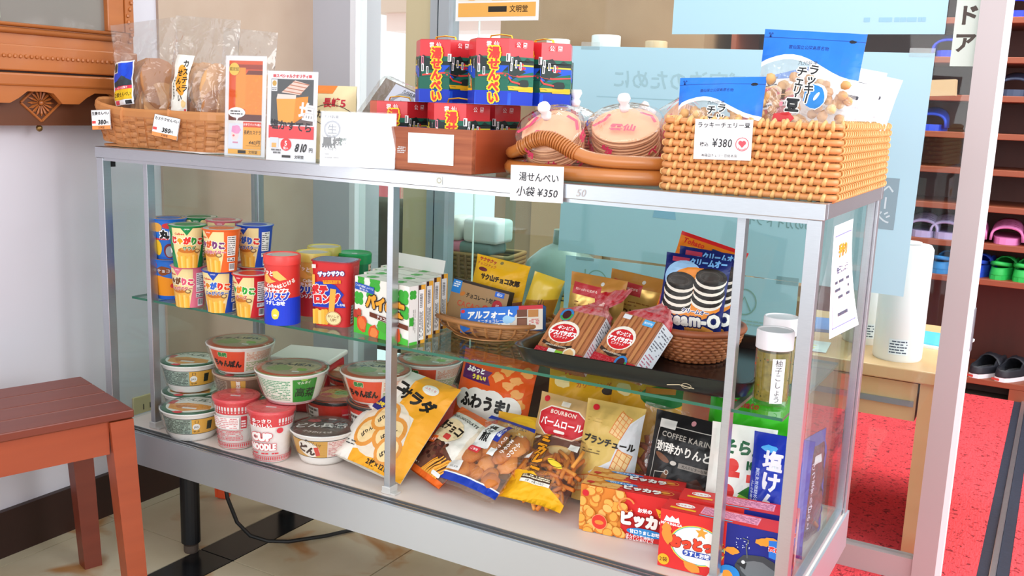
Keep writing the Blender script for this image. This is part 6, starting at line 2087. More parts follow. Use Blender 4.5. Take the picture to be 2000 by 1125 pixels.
def bowl(label, loc, yaw, rt_, rb_, H, lid_top, side_art, lid_art, col='#f2f0ee', lidc='#2f6b4a', dome=0.0, wrap=True, group='instant noodle bowls'):
    """instant noodle bowl: tapered body, flange, printed lid, loose clear wrap"""
    t = thing('noodle_bowl', label, 'noodle bowl', loc, yaw, group=group)
    prof = [(0, .003), (rb_ * .9, .003), (rb_ * .93, 0), (rb_, .001)]
    for k in range(1, 9):
        s_ = k / 8
        prof.append((rb_ + (rt_ - rb_) * s_ ** .75, .001 + (H - .001) * s_))
    prof += [(rt_ + .0045, H), (rt_ + .005, H + .0015), (rt_ + .0035, H + .0028), (rt_ - .002, H + .0028)]
    auto_smooth(MB().lathe(prof, 48).build('bowl', mat('bowl_' + col, col, .4), t), 40)
    MB().lathe([(0, H + .0032 + dome), (rt_ * .6, H + .0032 + dome * .7), (rt_ + .003, H + .0031)], 44).build('lid', mat('lid_' + lidc, lidc, .35), t, smooth=True)
    f = lambda v: rb_ + (rt_ - rb_) * max(0, v / H) ** .75
    RM = f(H * .55)
    if side_art:
        side_art.build('side_print', t, lambda u, v, h: Vector(((f(v) + h) * sin(u / RM), -(f(v) + h) * cos(u / RM), v)), steps(-RM * pi, RM * pi, .0065), [H * k / 8 for k in range(1, 8)], h0=.0008, dh=.00003)
    if lid_art:
        lid_art.build('lid_print', t, lambda u, v, h: Vector((u, v, H + .0036 + dome * (1 - (u * u + v * v) / rt_ ** 2) + h)), steps(-rt_, rt_, .012), steps(-rt_, rt_, .012), h0=.0004, dh=.00003)
    if wrap:
        MB().lathe([(rb_ * .6, -.0001 + .0005), (rb_ + .0022, .001)] + [(rb_ + .003 + (rt_ - rb_ + .003) * (k / 6) ** .7, .001 + H * k / 6) for k in range(1, 7)] + [(rt_ + .0062, H + .004), (rt_ * .8, H + .005 + dome), (0, H + .0052 + dome)], 40).build('shrink_wrap', clear('shrink', '#fbfbfa', .8, .08, .3, .02, 40), t, smooth=True)
    return t


def green_side(RM, H):
    a = Art(31)
    a.rect(-.15, H * .28, .15, H * .86, '#2a2a2a').rect(-.15, H * .30, .15, H * .84, '#e0d8c4').rect(.024, H * .30, .15, H * .84, '#e9b044').rect(-.15, H * .3, -.05, H * .84, '#e9b044')
    a.rect(-.05, H * .30, .024, H * .84, '#9fb4a8').lines(-.048, H * .32, .022, H * .82, 11, '#39463f', .55)
    a.ell(.033, H * .56, .0075, .0075, '#f4f4f0').text('JAS', .033, H * .56, .006, '#222222').rect(.03, H * .70, .037, H * .80, '#3a3a34').rect(.031, H * .71, .036, H * .79, '#e9b044').lines(.027, H * .35, .040, H * .42, 2, '#4a3a20').rect(.055, H * .42, .066, H * .74, '#1e2a20')
    return a


def green_lid(r):
    a = Art(32)
    a.ell(0, 0, r * .99, r * .99, '#2f6b4a', n=40).ell(0, .0, r * .86, r * .86, '#dfe6da', n=36).poly([(-r * .75, -r * .1), (-r * .2, r * .1), (r * .7, .0), (r * .8, -r * .35), (0, -r * .75), (-r * .6, -r * .55)], '#e09a3e').poly([(-r * .5, -r * .2), (r * .3, -r * .15), (r * .2, -r * .45), (-r * .3, -r * .5)], '#c87a2a')
    a.text('どん兵衛', 0, r * .48, r * .36, '#25563c', bold=.03, out='#f2f4ee', outw=.05).rect(-r * .85, -r * .1, -r * .62, r * .3, '#c8343a').rect(-r * .15, -r * .5, r * .35, -r * .36, '#e9e9e4').blob(-r * .1, -r * .85, .012, .006, '#d8303a')
    return a


RG = .063
bowl('green lidded udon bowl on the deck, far left', (*OZ(377, 848, ZB).xy, DZ), R(22), RG, .046, .062, None, green_side(.05, .062), green_lid(RG), '#f2f0ec', '#2f6b4a', .002)
pb_ = OZ(400, 818, ZB)
bowl('green lidded udon bowl at the back supporting another bowl', (.112, .146, DZ), R(22), RG, .046, .062, None, green_side(.05, .062), green_lid(RG), '#f2f0ec', '#2f6b4a', .002)
bowl('green lidded udon bowl stacked at the left, behind the post', (.112, .143, DZ + .0705), R(20), RG, .046, .062, None, green_side(.05, .062), green_lid(RG), '#f2f0ec', '#2f6b4a', .002)


def cupnoodle(label, px, py, yaw, back):
    t = thing('noodle_cup', label, 'noodle cup', (*OZ(px, py, ZB).xy, DZ), yaw, group='red and white noodle cups')
    rb_, rt_, H = .0335, .0455, .108
    auto_smooth(MB().lathe([(0, .002), (rb_ * .94, .002), (rb_ * .95, 0), (rb_, .001), (rt_, H - .004), (rt_ + .003, H - .003), (rt_ + .003, H), (rt_, H + .001)], 44).build('cup', mat('cup_foam', '#f4efec', .55), t), 40)
    auto_smooth(MB().lathe([(rt_ + .0032, H - .005), (rt_ + .0036, H), (rt_ + .002, H + .0016), (0, H + .0016)], 40).build('lid', mat('lid_red', '#e0484e', .35), t), 40)
    a = Art(33)
    RM = (rb_ + rt_) / 2
    P = RM * pi
    a.rect(-P, H * .72, P, H, '#e0424a').rect(-P, H * .70, P, H * .72, '#f4efec')
    n = 40
    for k in range(n):
        u = -P + 2 * P * (k + .5) / n
        if back or not -.030 < u < .022: a.rect(u - .0017, H * .80, u + .0017, H * .88, '#f6ecec').rect(u - .0010, H * .755, u + .0010, H * .785, '#f6ecec')
    for k in range(56):
        u = -P + 2 * P * (k + .5) / 56
        a.rect(u - .0011, H * .07, u + .0011, H * .13, '#d8404a')
    a.rect(-P, H * .045, P, H * .055, '#d8404a').rect(-P, H * .145, P, H * .155, '#d8404a')
    if back:
        a.rect(-.034, H * .44, .022, H * .68, '#f6f0ee').lines(-.032, H * .45, .02, H * .67, 6, '#d86a70', .4).rect(.025, H * .45, .036, H * .70, '#c83a44').lines(.026, H * .47, .035, H * .68, 4, '#f4e0e0').lines(-.034, H * .2, .03, H * .42, 7, '#d8606a', .45)
    else:
        a.text('あっさり', -.004, H * .855, .0092, '#ffffff', bold=.04).text('おいしい', -.004, H * .765, .0092, '#ffffff', bold=.04)
        a.text('CUP', -.006, H * .54, .021, '#f4efec', bold=.09, out='#d8404a', outw=.06, sx=.95).text('NOODLE', -.004, H * .34, .0185, '#f4efec', bold=.07, out='#d8404a', outw=.06, sx=.62).lines(-.028, H * .185, .028, H * .225, 1, '#d8404a', .7).ell(.028, H * .66, .006, .006, '#d8404a')
    a.build('wrap_print', t, cone_map(rb_, rt_, H), steps(-P, P, .006), h0=.0006, dh=.00003)
    b = Art(34)
    b.ring(0, 0, rt_ * .8, rt_ * .8, .0015, '#c8323a').rect(-.008, -.012, .014, -.006, '#e9dede').text('NOODLE', 0, .01, .012, '#d0383f', bold=.05)
    b.build('lid_print', t, flat((0, 0, H + .0018), (1, 0, 0), (0, 1, 0)))
    MB().lathe([(rb_ + .002, .001), (rt_ + .0045, H - .004), (rt_ + .0045, H + .001), (rt_ * .9, H + .003), (0, H + .003)], 36).build('shrink_wrap', clear('shrink', '#fbfbfa'), t, smooth=True)
    return t


cupnoodle('red and white noodle cup turned to its ingredient panel', 463, 868, R(20), True)
cupnoodle('red and white noodle cup showing its title, front left', 531, 893, R(24), False)


def champon_side(H):
    a = Art(35)
    a.rect(-.16, H * .12, .16, H * .90, '#f2e8da').rect(-.05, H * .10, .028, H * .92, '#e2502c').rect(-.048, H * .13, -.0472, H * .9, '#f4c48a')
    a.text('長崎', -.018, H * .78, .0105, '#2f8a44', bold=.08, out='#f4e0c0').text('ちゃんぽん', -.012, H * .44, .0165, '#1c1612', bold=.07, sx=.82, rot=-.04)
    a.lines(.032, H * .55, .10, H * .88, 7, '#e08a5a', .45).lines(.032, H * .15, .10, H * .5, 7, '#8ab05a', .5).lines(-.10, H * .15, -.054, H * .88, 10, '#d8905a', .45)
    return a


def champon_lid(r):
    a = Art(36)
    a.ell(0, 0, r, r, '#c0562f', n=40).ell(0, 0, r * .86, r * .86, '#a8987a', n=36).blob(.02, .0, r * .5, r * .45, '#c9b98a').blob(-.02, -.02, r * .35, r * .3, '#8aa05a').text('ちゃんぽん', -.01, .012, r * .3, '#2a2a26', bold=.06, rot=.1).blob(.03, -.02, .012, .009, '#8ab83a').rect(.015, -.04, .03, -.034, '#eeeeea')
    return a


RC = .069
cpx = [OZ(475, 835, ZB), OZ(705, 860, ZB)]
b0 = OY(472, 760, .165)
# brown bowl under the first champon bowl
def brown_side(H):
    a = Art(37)
    a.rect(-.16, H * .1, .16, H * .9, '#7d5a48').rect(-.05, H * .2, -.01, H * .85, '#a08a7a').lines(-.048, H * .22, -.012, H * .82, 8, '#4a342a').rect(.0, H * .2, .03, H * .88, '#d8a24a').text('旨だし', .015, H * .55, .010, '#f4ece0', vert=True, out='#b8342e', bold=.06).rect(-.16, H * .0, .16, H * .1, '#b87a5a')
    return a


bowl('noodle bowl hidden low behind the noodle cups', (.250, .168, DZ), R(20), .064, .052, .072, None, brown_side(.072), green_lid(.064), '#c8a890', '#8a5a48', 0)
bowl('brown noodle bowl under the upper orange champon bowl', (.250, .165, DZ + .0785), R(20), .060, .050, .048, None, brown_side(.048), green_lid(.060), '#c8a890', '#8a5a48', 0)
u0 = bowl('orange champon noodle bowl, topmost of the bowls on the left', (.250, .160, DZ + .1335), R(26), RC, .047, .060, None, champon_side(.06), champon_lid(RC), '#f2ece6', '#b06a44', .003)


def green2_side(H):
    a = Art(38)
    a.rect(-.17, H * .12, .17, H * .90, '#e9efe2').lines(-.06, H * .16, .022, H * .88, 12, '#4aa070', .5).rect(.026, H * .10, .075, H * .92, '#2f8f2a').text('高菜', .052, H * .44, .022, '#16240e', bold=.02, rot=-.1).text('マルタイ', .048, H * .80, .007, '#f0f4e8').ell(.048, H * .90, .007, .002, '#9ad05a').rect(-.17, 0, .17, H * .08, '#f2c4c8')
    return a


bowl('green labelled noodle bowl resting on the red noodle cups', (.437, .118, DZ + .1125), R(20), .071, .050, .062, None, green2_side(.062), champon_lid(.071), '#f4f0ee', '#8a9a5a', .002)


def red_side(H):
    a = Art(39)
    a.rect(-.17, H * .06, .17, H * .94, '#c8301f').rect(-.17, H * .94, .17, H, '#26201e').rect(-.06, H * .12, -.02, H * .85, '#e8e0d8').lines(-.058, H * .14, -.022, H * .83, 7, '#5a4a44').text('うま', .01, H * .5, .024, '#f2c83a', bold=.08, out='#7a1a12').rect(.03, H * .55, .05, H * .85, '#d8303a').text('NISSIN', .04, H * .70, .0052, '#ffffff')
    return a


def red_lid(r):
    a = Art(40)
    a.ell(0, 0, r, r, '#2a2422', n=40).ell(0, 0, r * .93, r * .93, '#c84a26', n=36).blob(0, 0, r * .6, r * .5, '#e0a03a').blob(.01, .01, r * .3, r * .25, '#8ab04a').blob(-.02, -.01, r * .2, r * .2, '#d83a2a')
    return a


q = OZ(612, 838, ZB)
bowl('red and black ramen bowl standing behind the brown lidded bowl', (.445, .252, DZ), R(20), .064, .052, .085, None, red_side(.085), red_lid(.064), '#2a2422', '#b84a2a', 0)
bowl('red and black ramen bowl supporting the right champon bowl', (.585, .226, DZ), R(20), .066, .050, .106, None, red_side(.106), red_lid(.066), '#2a2422', '#b86a4a', 0)
bowl('orange champon noodle bowl stacked at right beside the middle post', (.580, .214, DZ + .1125), R(22), RC, .047, .060, None, champon_side(.06), champon_lid(RC), '#f2ece6', '#b06a44', .003)
bowl('pale noodle bowl stacked far back behind right champon bowl', (.61, .368, DZ + .1085), R(20), RC, .047, .060, None, champon_side(.06), champon_lid(RC), '#f2ece6', '#a8a49c', .003)
bowl('noodle bowl low at the back under the pale bowl', (.61, .368, DZ), R(20), .066, .052, .101, None, red_side(.101), red_lid(.066), '#2a2422', '#b86a4a', 0)


def don_side(H):
    a = Art(41)
    a.rect(-.16, H * .28, .16, H * .88, '#2a2a2a').rect(-.16, H * .30, .16, H * .86, '#d9a64e')
    for k in range(9): a.rect(-.16, H * (.32 + .06 * k), .02, H * (.325 + .06 * k), '#c08a34')
    a.ell(-.014, H * .58, .024, .0165, '#f2ece0', rot=-.4).text('どん', -.018, H * .56, .019, '#4a3428', bold=.07, rot=-.35).text('おいしい!', -.004, H * .80, .0075, '#3a2a20', rot=-.35).rect(.024, H * .3, .10, H * .86, '#e8d4cc').lines(.026, H * .32, .098, H * .84, 10, '#c86a6a', .45).rect(-.001, H * .36, .008, H * .66, '#d84a3a', rot=.2)
    return a


def don_lid(r):
    a = Art(42)
    a.ell(0, 0, r * .99, r * .99, '#5a463e', n=40).ell(0, 0, r * .93, r * .93, '#6b564c', n=40).blob(.01, .01, r * .62, r * .5, '#4a3a34').text('どん兵衛', -.004, -.005, r * .42, '#f4f0ea', bold=.03, out='#3a2a24', outw=.07, rot=.15).ell(-r * .4, r * .35, r * .22, r * .16, '#c83a44').rect(.0, r * .55, .016, r * .66, '#eeeeea').text('かき揚げそば', 0, -r * .72, r * .16, '#f0e6dc', arc=-r)
    return a


bowl('brown lidded soba bowl at the deck front', (*OZ(632, 893, ZB).xy, DZ), R(24), .064, .046, .064, None, don_side(.064), don_lid(.064), '#f2eeea', '#5a463e', .002)
t = bowl('big red flame noodle bowl lying far back in the centre', (.405, .380, DZ), R(15), .070, .056, .10, None, red_side(.10), None, '#b8341f', '#a8683a', 0)
a = Art(43)
a.ell(0, 0, .070, .070, '#9c5a34', n=40).blob(-.02, .01, .05, .04, '#c87a34').blob(.03, -.01, .04, .035, '#b8482a').text('旨辛豚骨', 0, .0, .032, '#f0dcc0', bold=.08, out='#5a2418')
a.build('lid_print', t, flat((0, 0, .1040), (1, 0, 0), (0, 1, 0)))
t = thing('noodle_tub', 'red lidded plastic tub behind the upper champon bowl', 'tub', (.27, .36, DZ + .0), R(18))
MB().bbox(-.07, -.055, 0, .07, .055, .12, .01).build('tub', mat('tub_red', '#c22a30', .4), t)
MB().bbox(-.075, -.06, .12, .075, .06, .132, .004).build('lid', mat('tub_lid', '#e8dcd6', .35), t)
a = Art(3)
a.ring(.02, .07, .02, .02, .002, '#f0d8d8').rect(-.07, .1, .07, .11, '#e8dcd6')
a.build('front_print', t, flat((0, -.0556, 0), (1, 0, 0), (0, 0, 1)))

# ---------------------------------------------------------------- bags on the right bay and centre
m_clearbag = clear('snack_film', '#fbf7f0', 1.0, .1, .4, .05, 30)


def filler(t, n, w, h, d_, r, cols, seed, v0=.02, v1=.8, sq=(1, .8, 1), shape='blob', name='snacks'):
    rn = random.Random(seed)
    for k, c in enumerate(cols):
        mb = MB()
        for i in range(n // len(cols)):
            u, v, y = (rn.random() - .5) * w, h * (v0 + (v1 - v0) * rn.random()), (rn.random() - .5) * d_
            if shape == 'blob': mb.blob((u, y, v), r * (.8 + .4 * rn.random()), n=4, seed=i, sq=sq, amp=.15)
            else:
                a_ = rn.random() * 3.14
                l = r * 2.2
                mb.tube([(u - l * cos(a_), y, v - l * sin(a_)), (u, y + r * .3 * rn.random(), v + r * .5 * rn.random()), (u + l * cos(a_), y, v + l * sin(a_))], r * .45, 6)
        tag(mb.build(name, mat('snack_' + c, c, .6, 0, 60, .6, .15, c), t, smooth=True), kind='stuff')


# big yellow-white senbei bag leaning beside the middle post
w_, h_ = .185, .225
t = thing('cracker_bag', 'large white and yellow rice cracker bag leaning on middle post', 'snack bag', (.652, .090, DZ + .014), R(2), R(46), R(9))
fn = pouch_fn(w_, h_, .05, wr=.004, seed=41, foot=.3, top=.08)
pouch(t, fn, w_, h_, mat('film_cream', '#efe6d8', .35, coat=.2), 'pouch')
a = Art(51)
a.poly([(-w_ / 2, h_), (.0, h_), (-.02, h_ * .5), (-.03, 0), (-w_ / 2, 0)], '#ece4da').poly([(0, h_), (w_ / 2, h_), (w_ / 2, 0), (-.04, 0), (-.05, h_ * .10), (.0, h_ * .16), (.04, h_ * .12), (.06, h_ * .3), (.05, h_ * .55), (.0, h_ * .6)], '#f3a92a')
a.rect(-w_ / 2, 0, w_ / 2, h_ * .10, '#f3a92a').rect(-w_ / 2, 0, -.045, h_ * .2, '#efe8de').ell(-.005, h_ * .36, .062, .062, '#e8d9c4')
for cx, cy, rr in ((-.03, .30, .03), (.02, .34, .032), (-.01, .47, .028), (.035, .20, .026)):
    a.ell(cx, h_ * cy, rr, rr * 1.25, '#e0943e', rot=-.5).ell(cx, h_ * cy, rr * .72, rr * .98, '#f0d29a', rot=-.5).text('ぱりんこ', cx, h_ * cy, .0095, '#2a2018', rot=.9, bold=.05)
a.text('ミニ', -.03, h_ * .80, .03, '#1c1814', bold=.06, rot=-.15).text('サラダ', .03, h_ * .72, .03, '#1c1814', bold=.06, rot=-.15)
a.poly([(-.066, h_ * .60), (-.05, h_ * .65), (-.028, h_ * .63), (-.024, h_ * .55), (-.04, h_ * .50), (-.062, h_ * .52)], '#1c2a78').text('しお味', -.044, h_ * .57, .010, '#f2d83a', rot=-.2, bold=.06)
a.ell(.045, h_ * .86, .018, .012, '#f4f0e8').text('ふたくち', .045, h_ * .865, .0065, '#d8485a').lines(-.07, h_ * .12, -.045, h_ * .18, 2, '#4a4a4a', .35).text('2枚×12包', .03, h_ * .055, .014, '#2a1c10', bold=.03)
pouch_art(a, t, fn, w_, h_)

# mugi choco
w_, h_ = .135, .165
a = Art(52)
a.rect(-w_ / 2, 0, w_ / 2, h_, '#efe9de').rect(-w_ / 2, h_ * .90, w_ / 2, h_, '#ef6a22').rect(-w_ / 2, 0, w_ / 2, h_ * .07, '#ef6a22').poly([(-w_ / 2, h_ * .07), (w_ / 2, h_ * .07), (w_ / 2, h_ * .30), (0, h_ * .46), (-w_ / 2, h_ * .46)], '#6b4434')
for k in range(46): a.ell(-.062 + .09 * a.r.random(), h_ * (.22 + .24 * a.r.random()), .005, .0042, ['#3a1c16', '#5a2a22', '#7a4438'][k % 3], n=8)
for k in range(14): a.stroke([(-.005 + .004 * k, h_ * .06), (.02 + .004 * k, h_ * (.24 + .1 * a.r.random()))], .003, ['#ef9a2a', '#f2b04a'][k % 2])
a.blob(-.012, h_ * .62, .045, .028, '#e8d2a8', amp=.05).text('麦チョコ', -.014, h_ * .66, .022, '#1c1410', bold=.05, rot=-.05).text('MUGI CHOCOLATE', .0, h_ * .83, .0085, '#2a2420', bold=.03, pitch=1.1).rect(-.01, h_ * .50, .012, h_ * .57, '#c83a3a', r=.003).ell(-.048, h_ * .84, .004, .004, '#c83a3a').rect(-.055, h_ * .38, -.02, h_ * .48, '#ef6a22', rot=.1).text('かしょり', -.037, h_ * .43, .009, '#ffffff').rect(.03, h_ * .08, .056, h_ * .13, '#e8e8e4', r=.003).lines(-.06, h_ * .09, -.02, h_ * .12, 1, '#f0e4d8')
pack('snack_bag', 'brown and white chocolate puff bag with orange edges, lying back', (.764, .122, DZ + .012), w_, h_, .042, '#ef6a22', a, R(-24), R(52), R(2), 42, cat='snack bag', foot=.25)

# fuwa-uma
w_, h_ = .175, .215
a = Art(53)
a.rect(-w_ / 2, 0, w_ / 2, h_, '#ee5f22').text('Tohato', -.052, h_ * .93, .014, '#d8342a', bold=.04, shear=.2)
for x, y in ((.03, .88), (.055, .80), (.015, .80), (.06, .68), (.04, .74), (.07, .58), (.07, .9)): a.blob(x, h_ * y, .013, .010, '#f2a95a', amp=.3)
a.poly([(-.078, h_ * .86), (.0, h_ * .83), (-.008, h_ * .78), (.0, h_ * .70), (-.078, h_ * .72)], '#5a2260').text('ふわっと', -.042, h_ * .82, .0125, '#ffffff', bold=.07).text('うまい!', -.03, h_ * .755, .011, '#f4e24a', bold=.07)
for x, r in ((-.06, .024), (-.028, .031), (.012, .033), (.05, .027), (-.01, .03)): a.ell(x, h_ * .52, r, r * .95, '#f2efe8')
a.text('ふわうま!', -.006, h_ * .525, .0315, '#1f1c1a', bold=.06, sx=.88)
for k in range(40): a.blob(-.08 + .16 * a.r.random(), h_ * (.02 + .30 * a.r.random()), .011, .008, ['#f0b46a', '#e89a48', '#f6cc8a'][k % 3], amp=.3, n=9)
a.ell(-.02, h_ * .27, .03, .01, '#9a3a1e').ell(.04, h_ * .24, .025, .009, '#9a3a1e')
pack('snack_bag', 'large orange puffed snack bag standing at the back', (.788, .305, DZ + .002), w_, h_, .06, '#ee5f22', a, R(4), R(14), R(4), 43, cat='snack bag')

# butter pouch peeking, round yellow
a = Art(54)
w_, h_ = .12, .13
a.ell(.0, h_ * .60, .05, .05, '#e9b52a', n=28).text('コク深い', -.002, h_ * .80, .010, '#4a3414').text('バター', -.006, h_ * .62, .018, '#4a3414', bold=.05)
pack('snack_bag', 'pale bag with a round yellow butter emblem behind rice crackers', (.915, .225, DZ + .002), w_, h_, .03, '#e2a62c', a, R(4), R(18), R(0), 44, cat='snack bag')

# age-sen clear bag
w_, h_ = .148, .172
t = thing('cracker_bag', 'clear bag of fried crackers with blue band, centre front', 'snack bag', (.878, .094, DZ + .018), R(-8), R(54), R(2))
fn = pouch_fn(w_, h_, .05, wr=.004, seed=45, foot=.3, top=.14, neck=.25)
filler(t, 26, w_ * .7, h_, .018, .021, ('#d8853a', '#e0944a', '#c8752e'), 4, .14, .78, (1, .35, 1), name='crackers')
pouch(t, fn, w_, h_, m_clearbag, 'clear_bag')
a = Art(55)
a.rect(-w_ / 2, h_ * .04, w_ / 2, h_ * .12, '#1a3aa8').rect(-w_ / 2, h_ * .12, w_ / 2, h_ * .135, '#e8ecf2').rect(-.034, h_ * .50, .006, h_ * .86, '#f2f0ec').text('揚煎', -.016, h_ * .70, .022, '#1c1c20', vert=True, bold=.04).rect(.006, h_ * .62, .018, h_ * .9, '#22349a').text('ふじ味', .012, h_ * .76, .009, '#ffffff', vert=True).rect(-.036, h_ * .42, -.008, h_ * .5, '#d83a44', r=.004).text('ごま油', -.022, h_ * .46, .006, '#ffffff')
for k, x in enumerate((.026, .040, .054)): a.text(['さくっと', 'まろやか', 'ふんわり'][k], x, h_ * .62, .0095, '#fbf4ea', vert=True, rot=-.1, bold=.02)
a.rect(-.062, h_ * .16, -.026, h_ * .28, '#e6e4e0').text('2022.13.90', -.044, h_ * .20, .005, '#33333a').rect(.012, h_ * .44, .028, h_ * .54, '#f4f2ee').rect(-w_ / 2, h_ * .95, w_ / 2, h_, '#22349a')
pouch_art(a, t, fn, w_, h_)

# curry
w_, h_ = .138, .165
t = thing('cracker_bag', 'clear and yellow bag of curry crackers lying at the front', 'snack bag', (1.005, .112, DZ + .016), R(-6), R(56), R(-3))
fn = pouch_fn(w_, h_, .05, wr=.004, seed=46, foot=.35, top=.08)
filler(t, 90, w_ * .8, h_, .022, .009, ('#e08a2a', '#d87a22', '#e89a3c'), 7, .08, .72, shape='tube', name='crackers')
pouch(t, fn, w_, h_, m_clearbag, 'clear_bag')
a = Art(56)
pts = [(-w_ / 2, 0), (w_ / 2, 0), (w_ / 2, h_ * .1), (.03, h_ * .22), (-.01, h_ * .34), (-.05, h_ * .36), (-w_ / 2, h_ * .34)]
a.poly(pts, '#f4b41e')
ctext(a, 'カレー', .0, h_ * .0, .001, ['#f4b41e'])
for k, c in enumerate('ミニカレー'): a.text(c, -.026 + .004 * k, h_ * (.88 - .125 * k), .024, '#f09a1e', bold=.08, out='#33241a', outw=.07, rot=-.15)
a.text('Crackers', .0, h_ * .36, .012, '#8a5a2a', bold=.0, shear=.2).rect(-.03, h_ * .20, .034, h_ * .30, '#4a3222').rect(-.03, h_ * .20, .034, h_ * .24, '#f0eadc').text('大麦 | 大麦 | りんご', .002, h_ * .22, .0046, '#33241a').lines(-.028, h_ * .255, .032, h_ * .295, 2, '#f0e0c0').poly([(-.05, h_ * .52), (-.036, h_ * .62), (-.034, h_ * .50)], '#f4f4f4').ell(.024, h_ * .5, .018, .006, '#f2d23a', rot=-.3).ring(.024, h_ * .5, .018, .006, .001, '#3a2a1a').rect(.03, h_ * .74, .05, h_ * .82, '#e6e2da').text('辛口', .044, h_ * .93, .010, '#2a2018').ell(-.05, h_ * .86, .008, .005, '#efe8dc')
pouch_art(a, t, fn, w_, h_)

# baum roll
w_, h_ = .120, .182
a = Art(57)
a.rect(-w_ / 2, h_ * .6, w_ / 2, h_, '#cfa870').rect(-w_ / 2, 0, w_ / 2, h_ * .6, '#6b3a2a').poly([(-w_ / 2, h_ * .55), (w_ / 2, h_ * .6), (w_ / 2, h_ * .66), (-w_ / 2, h_ * .7)], '#cfa870')
a.poly([(-.052, h_ * .80), (-.03, h_ * .885), (.03, h_ * .885), (.052, h_ * .80), (.052, h_ * .66), (.03, h_ * .57), (-.03, h_ * .57), (-.052, h_ * .66)], '#f2e6d6').poly([(-.050, h_ * .795), (-.029, h_ * .872), (.029, h_ * .872), (.050, h_ * .795), (.050, h_ * .665), (.029, h_ * .583), (-.029, h_ * .583), (-.050, h_ * .665)], '#cc2430').text('BOURBON', .0, h_ * .83, .0105, '#f8ecdc', bold=.02).text('バームロール', .0, h_ * .715, .0172, '#ffffff', bold=.03, sx=.88).rect(-.012, h_ * .615, .012, h_ * .645, '#f4e8e0', r=.003)
a.ell(-.044, h_ * .94, .006, .006, '#cc2430').rect(-.01, h_ * .90, .008, h_ * .95, '#e6dccc')
for cx, cy, ro in ((.0, .42, .25), (.018, .27, .1), (-.008, .32, .3)): a.ell(cx, h_ * cy, .034, .0125, '#e9c27a', rot=ro).ell(cx, h_ * cy + .003, .028, .007, '#f4dca0', rot=ro)
a.blob(-.02, h_ * .14, .03, .016, '#4a2418')
pack('snack_bag', 'tan and brown roll cake bag with red oval name plate', (.992, .225, DZ + .002), w_, h_, .04, '#b5885a', a, R(4), R(16), R(4), 47, cat='snack bag')

# blanchul
w_, h_ = .112, .190
a = Art(58)
a.rect(-w_ / 2, 0, w_ / 2, h_, '#d9b766').poly([(w_ / 2, h_ * .1), (w_ / 2, h_ * .95), (.028, h_ * .80), (.01, h_ * .45), (-.03, h_ * .3)], '#d8d8da')


def waffle(a, x, y, L, wd, rot):
    c, s_ = cos(rot), sin(rot)
    pt = lambda u, v: (x + u * c - v * s_, y + u * s_ + v * c)
    a.poly([pt(-L, -wd), pt(L, -wd), pt(L, wd), pt(-L, wd)], '#d87a3a').poly([pt(-L * .96, -wd * .88), pt(L * .96, -wd * .88), pt(L * .96, wd * .88), pt(-L * .96, wd * .88)], '#ecc68a')
    for k in range(-2, 3): a.stroke([pt(L * k / 2.5, -wd), pt(L * k / 2.5 + wd * .5, wd)], .0012, '#d8823e')
    for k in (-.35, .35): a.stroke([pt(-L, wd * k), pt(L, wd * k)], .0012, '#d8823e')


waffle(a, .018, h_ * .80, .022, .013, 1.2)
waffle(a, .026, h_ * .40, .03, .015, 1.3)
waffle(a, -.028, h_ * .20, .03, .015, .3)
waffle(a, .02, h_ * .10, .03, .014, .9)
a.text('ブランチュール', .0, h_ * .615, .0158, '#241c14', bold=.05, rot=-.04, sx=.92).lines(-.05, h_ * .48, -.012, h_ * .53, 2, '#6a5428', .4).ell(-.036, h_ * .93, .0065, .0055, '#cc2430').lines(-.05, h_ * .78, -.018, h_ * .84, 2, '#c0a050', .3)
pack('snack_bag', 'gold waffle cookie bag with black lettering, standing', (1.098, .222, DZ + .002), w_, h_, .045, '#cfa948', a, R(12), R(14), R(4), 48, cat='snack bag', foot=.5, metal=.2)

# yellow bags at the back
for k, (x, y, tx) in enumerate(((.985, .355, 'Tohato'), (1.105, .385, 'Tohato'))):
    w_, h_ = .15, .215
    a = Art(60 + k)
    a.rect(-w_ / 2, 0, w_ / 2, h_, '#ecae22').text(tx, -.02, h_ * .93, .014, '#d8342a', bold=.05, shear=.2).text('カリーリング', .02, h_ * .84, .012, '#c86a1e', bold=.04, rot=.08).ell(.05, h_ * .80, .012, .008, '#3a2a1e').blob(-.045, h_ * .83, .016, .012, '#f2dc9a')
    if k: a.ell(.04, h_ * .8, .05, .022, '#1f7a3a').rect(.0, h_ * .83, .06, h_ * .88, '#ef8a2a')
    pack('snack_bag', ['yellow ring snack bag at the back behind the roll cakes', 'yellow and green snack bag at the back behind the waffles'][k], (x, y, DZ + .002), w_, h_, .05, '#ecae22', a, R(18), R(6), R(2), 60 + k, cat='snack bag')
# brown clear bag beside the black one
w_, h_ = .085, .185
t = thing('cracker_bag', 'clear bag of brown candied sticks left of the black pouch', 'snack bag', (1.172, .275, DZ + .004), R(8), R(10), R(6))
fn = pouch_fn(w_, h_, .05, wr=.005, seed=49, foot=.4, top=.3)
filler(t, 40, w_ * .75, h_, .02, .012, ('#9a4a2e', '#8a3e26'), 9, .03, .55, shape='tube', name='sticks')
pouch(t, fn, w_, h_, m_clearbag, 'clear_bag')
a = Art(63)
a.blob(.008, h_ * .62, .012, .006, '#d8382e').text('よさく', .012, h_ * .42, .016, '#f6ece6', vert=True).rect(-.012, h_ * .22, .012, h_ * .31, '#ece6e0')
pouch_art(a, t, fn, w_, h_)

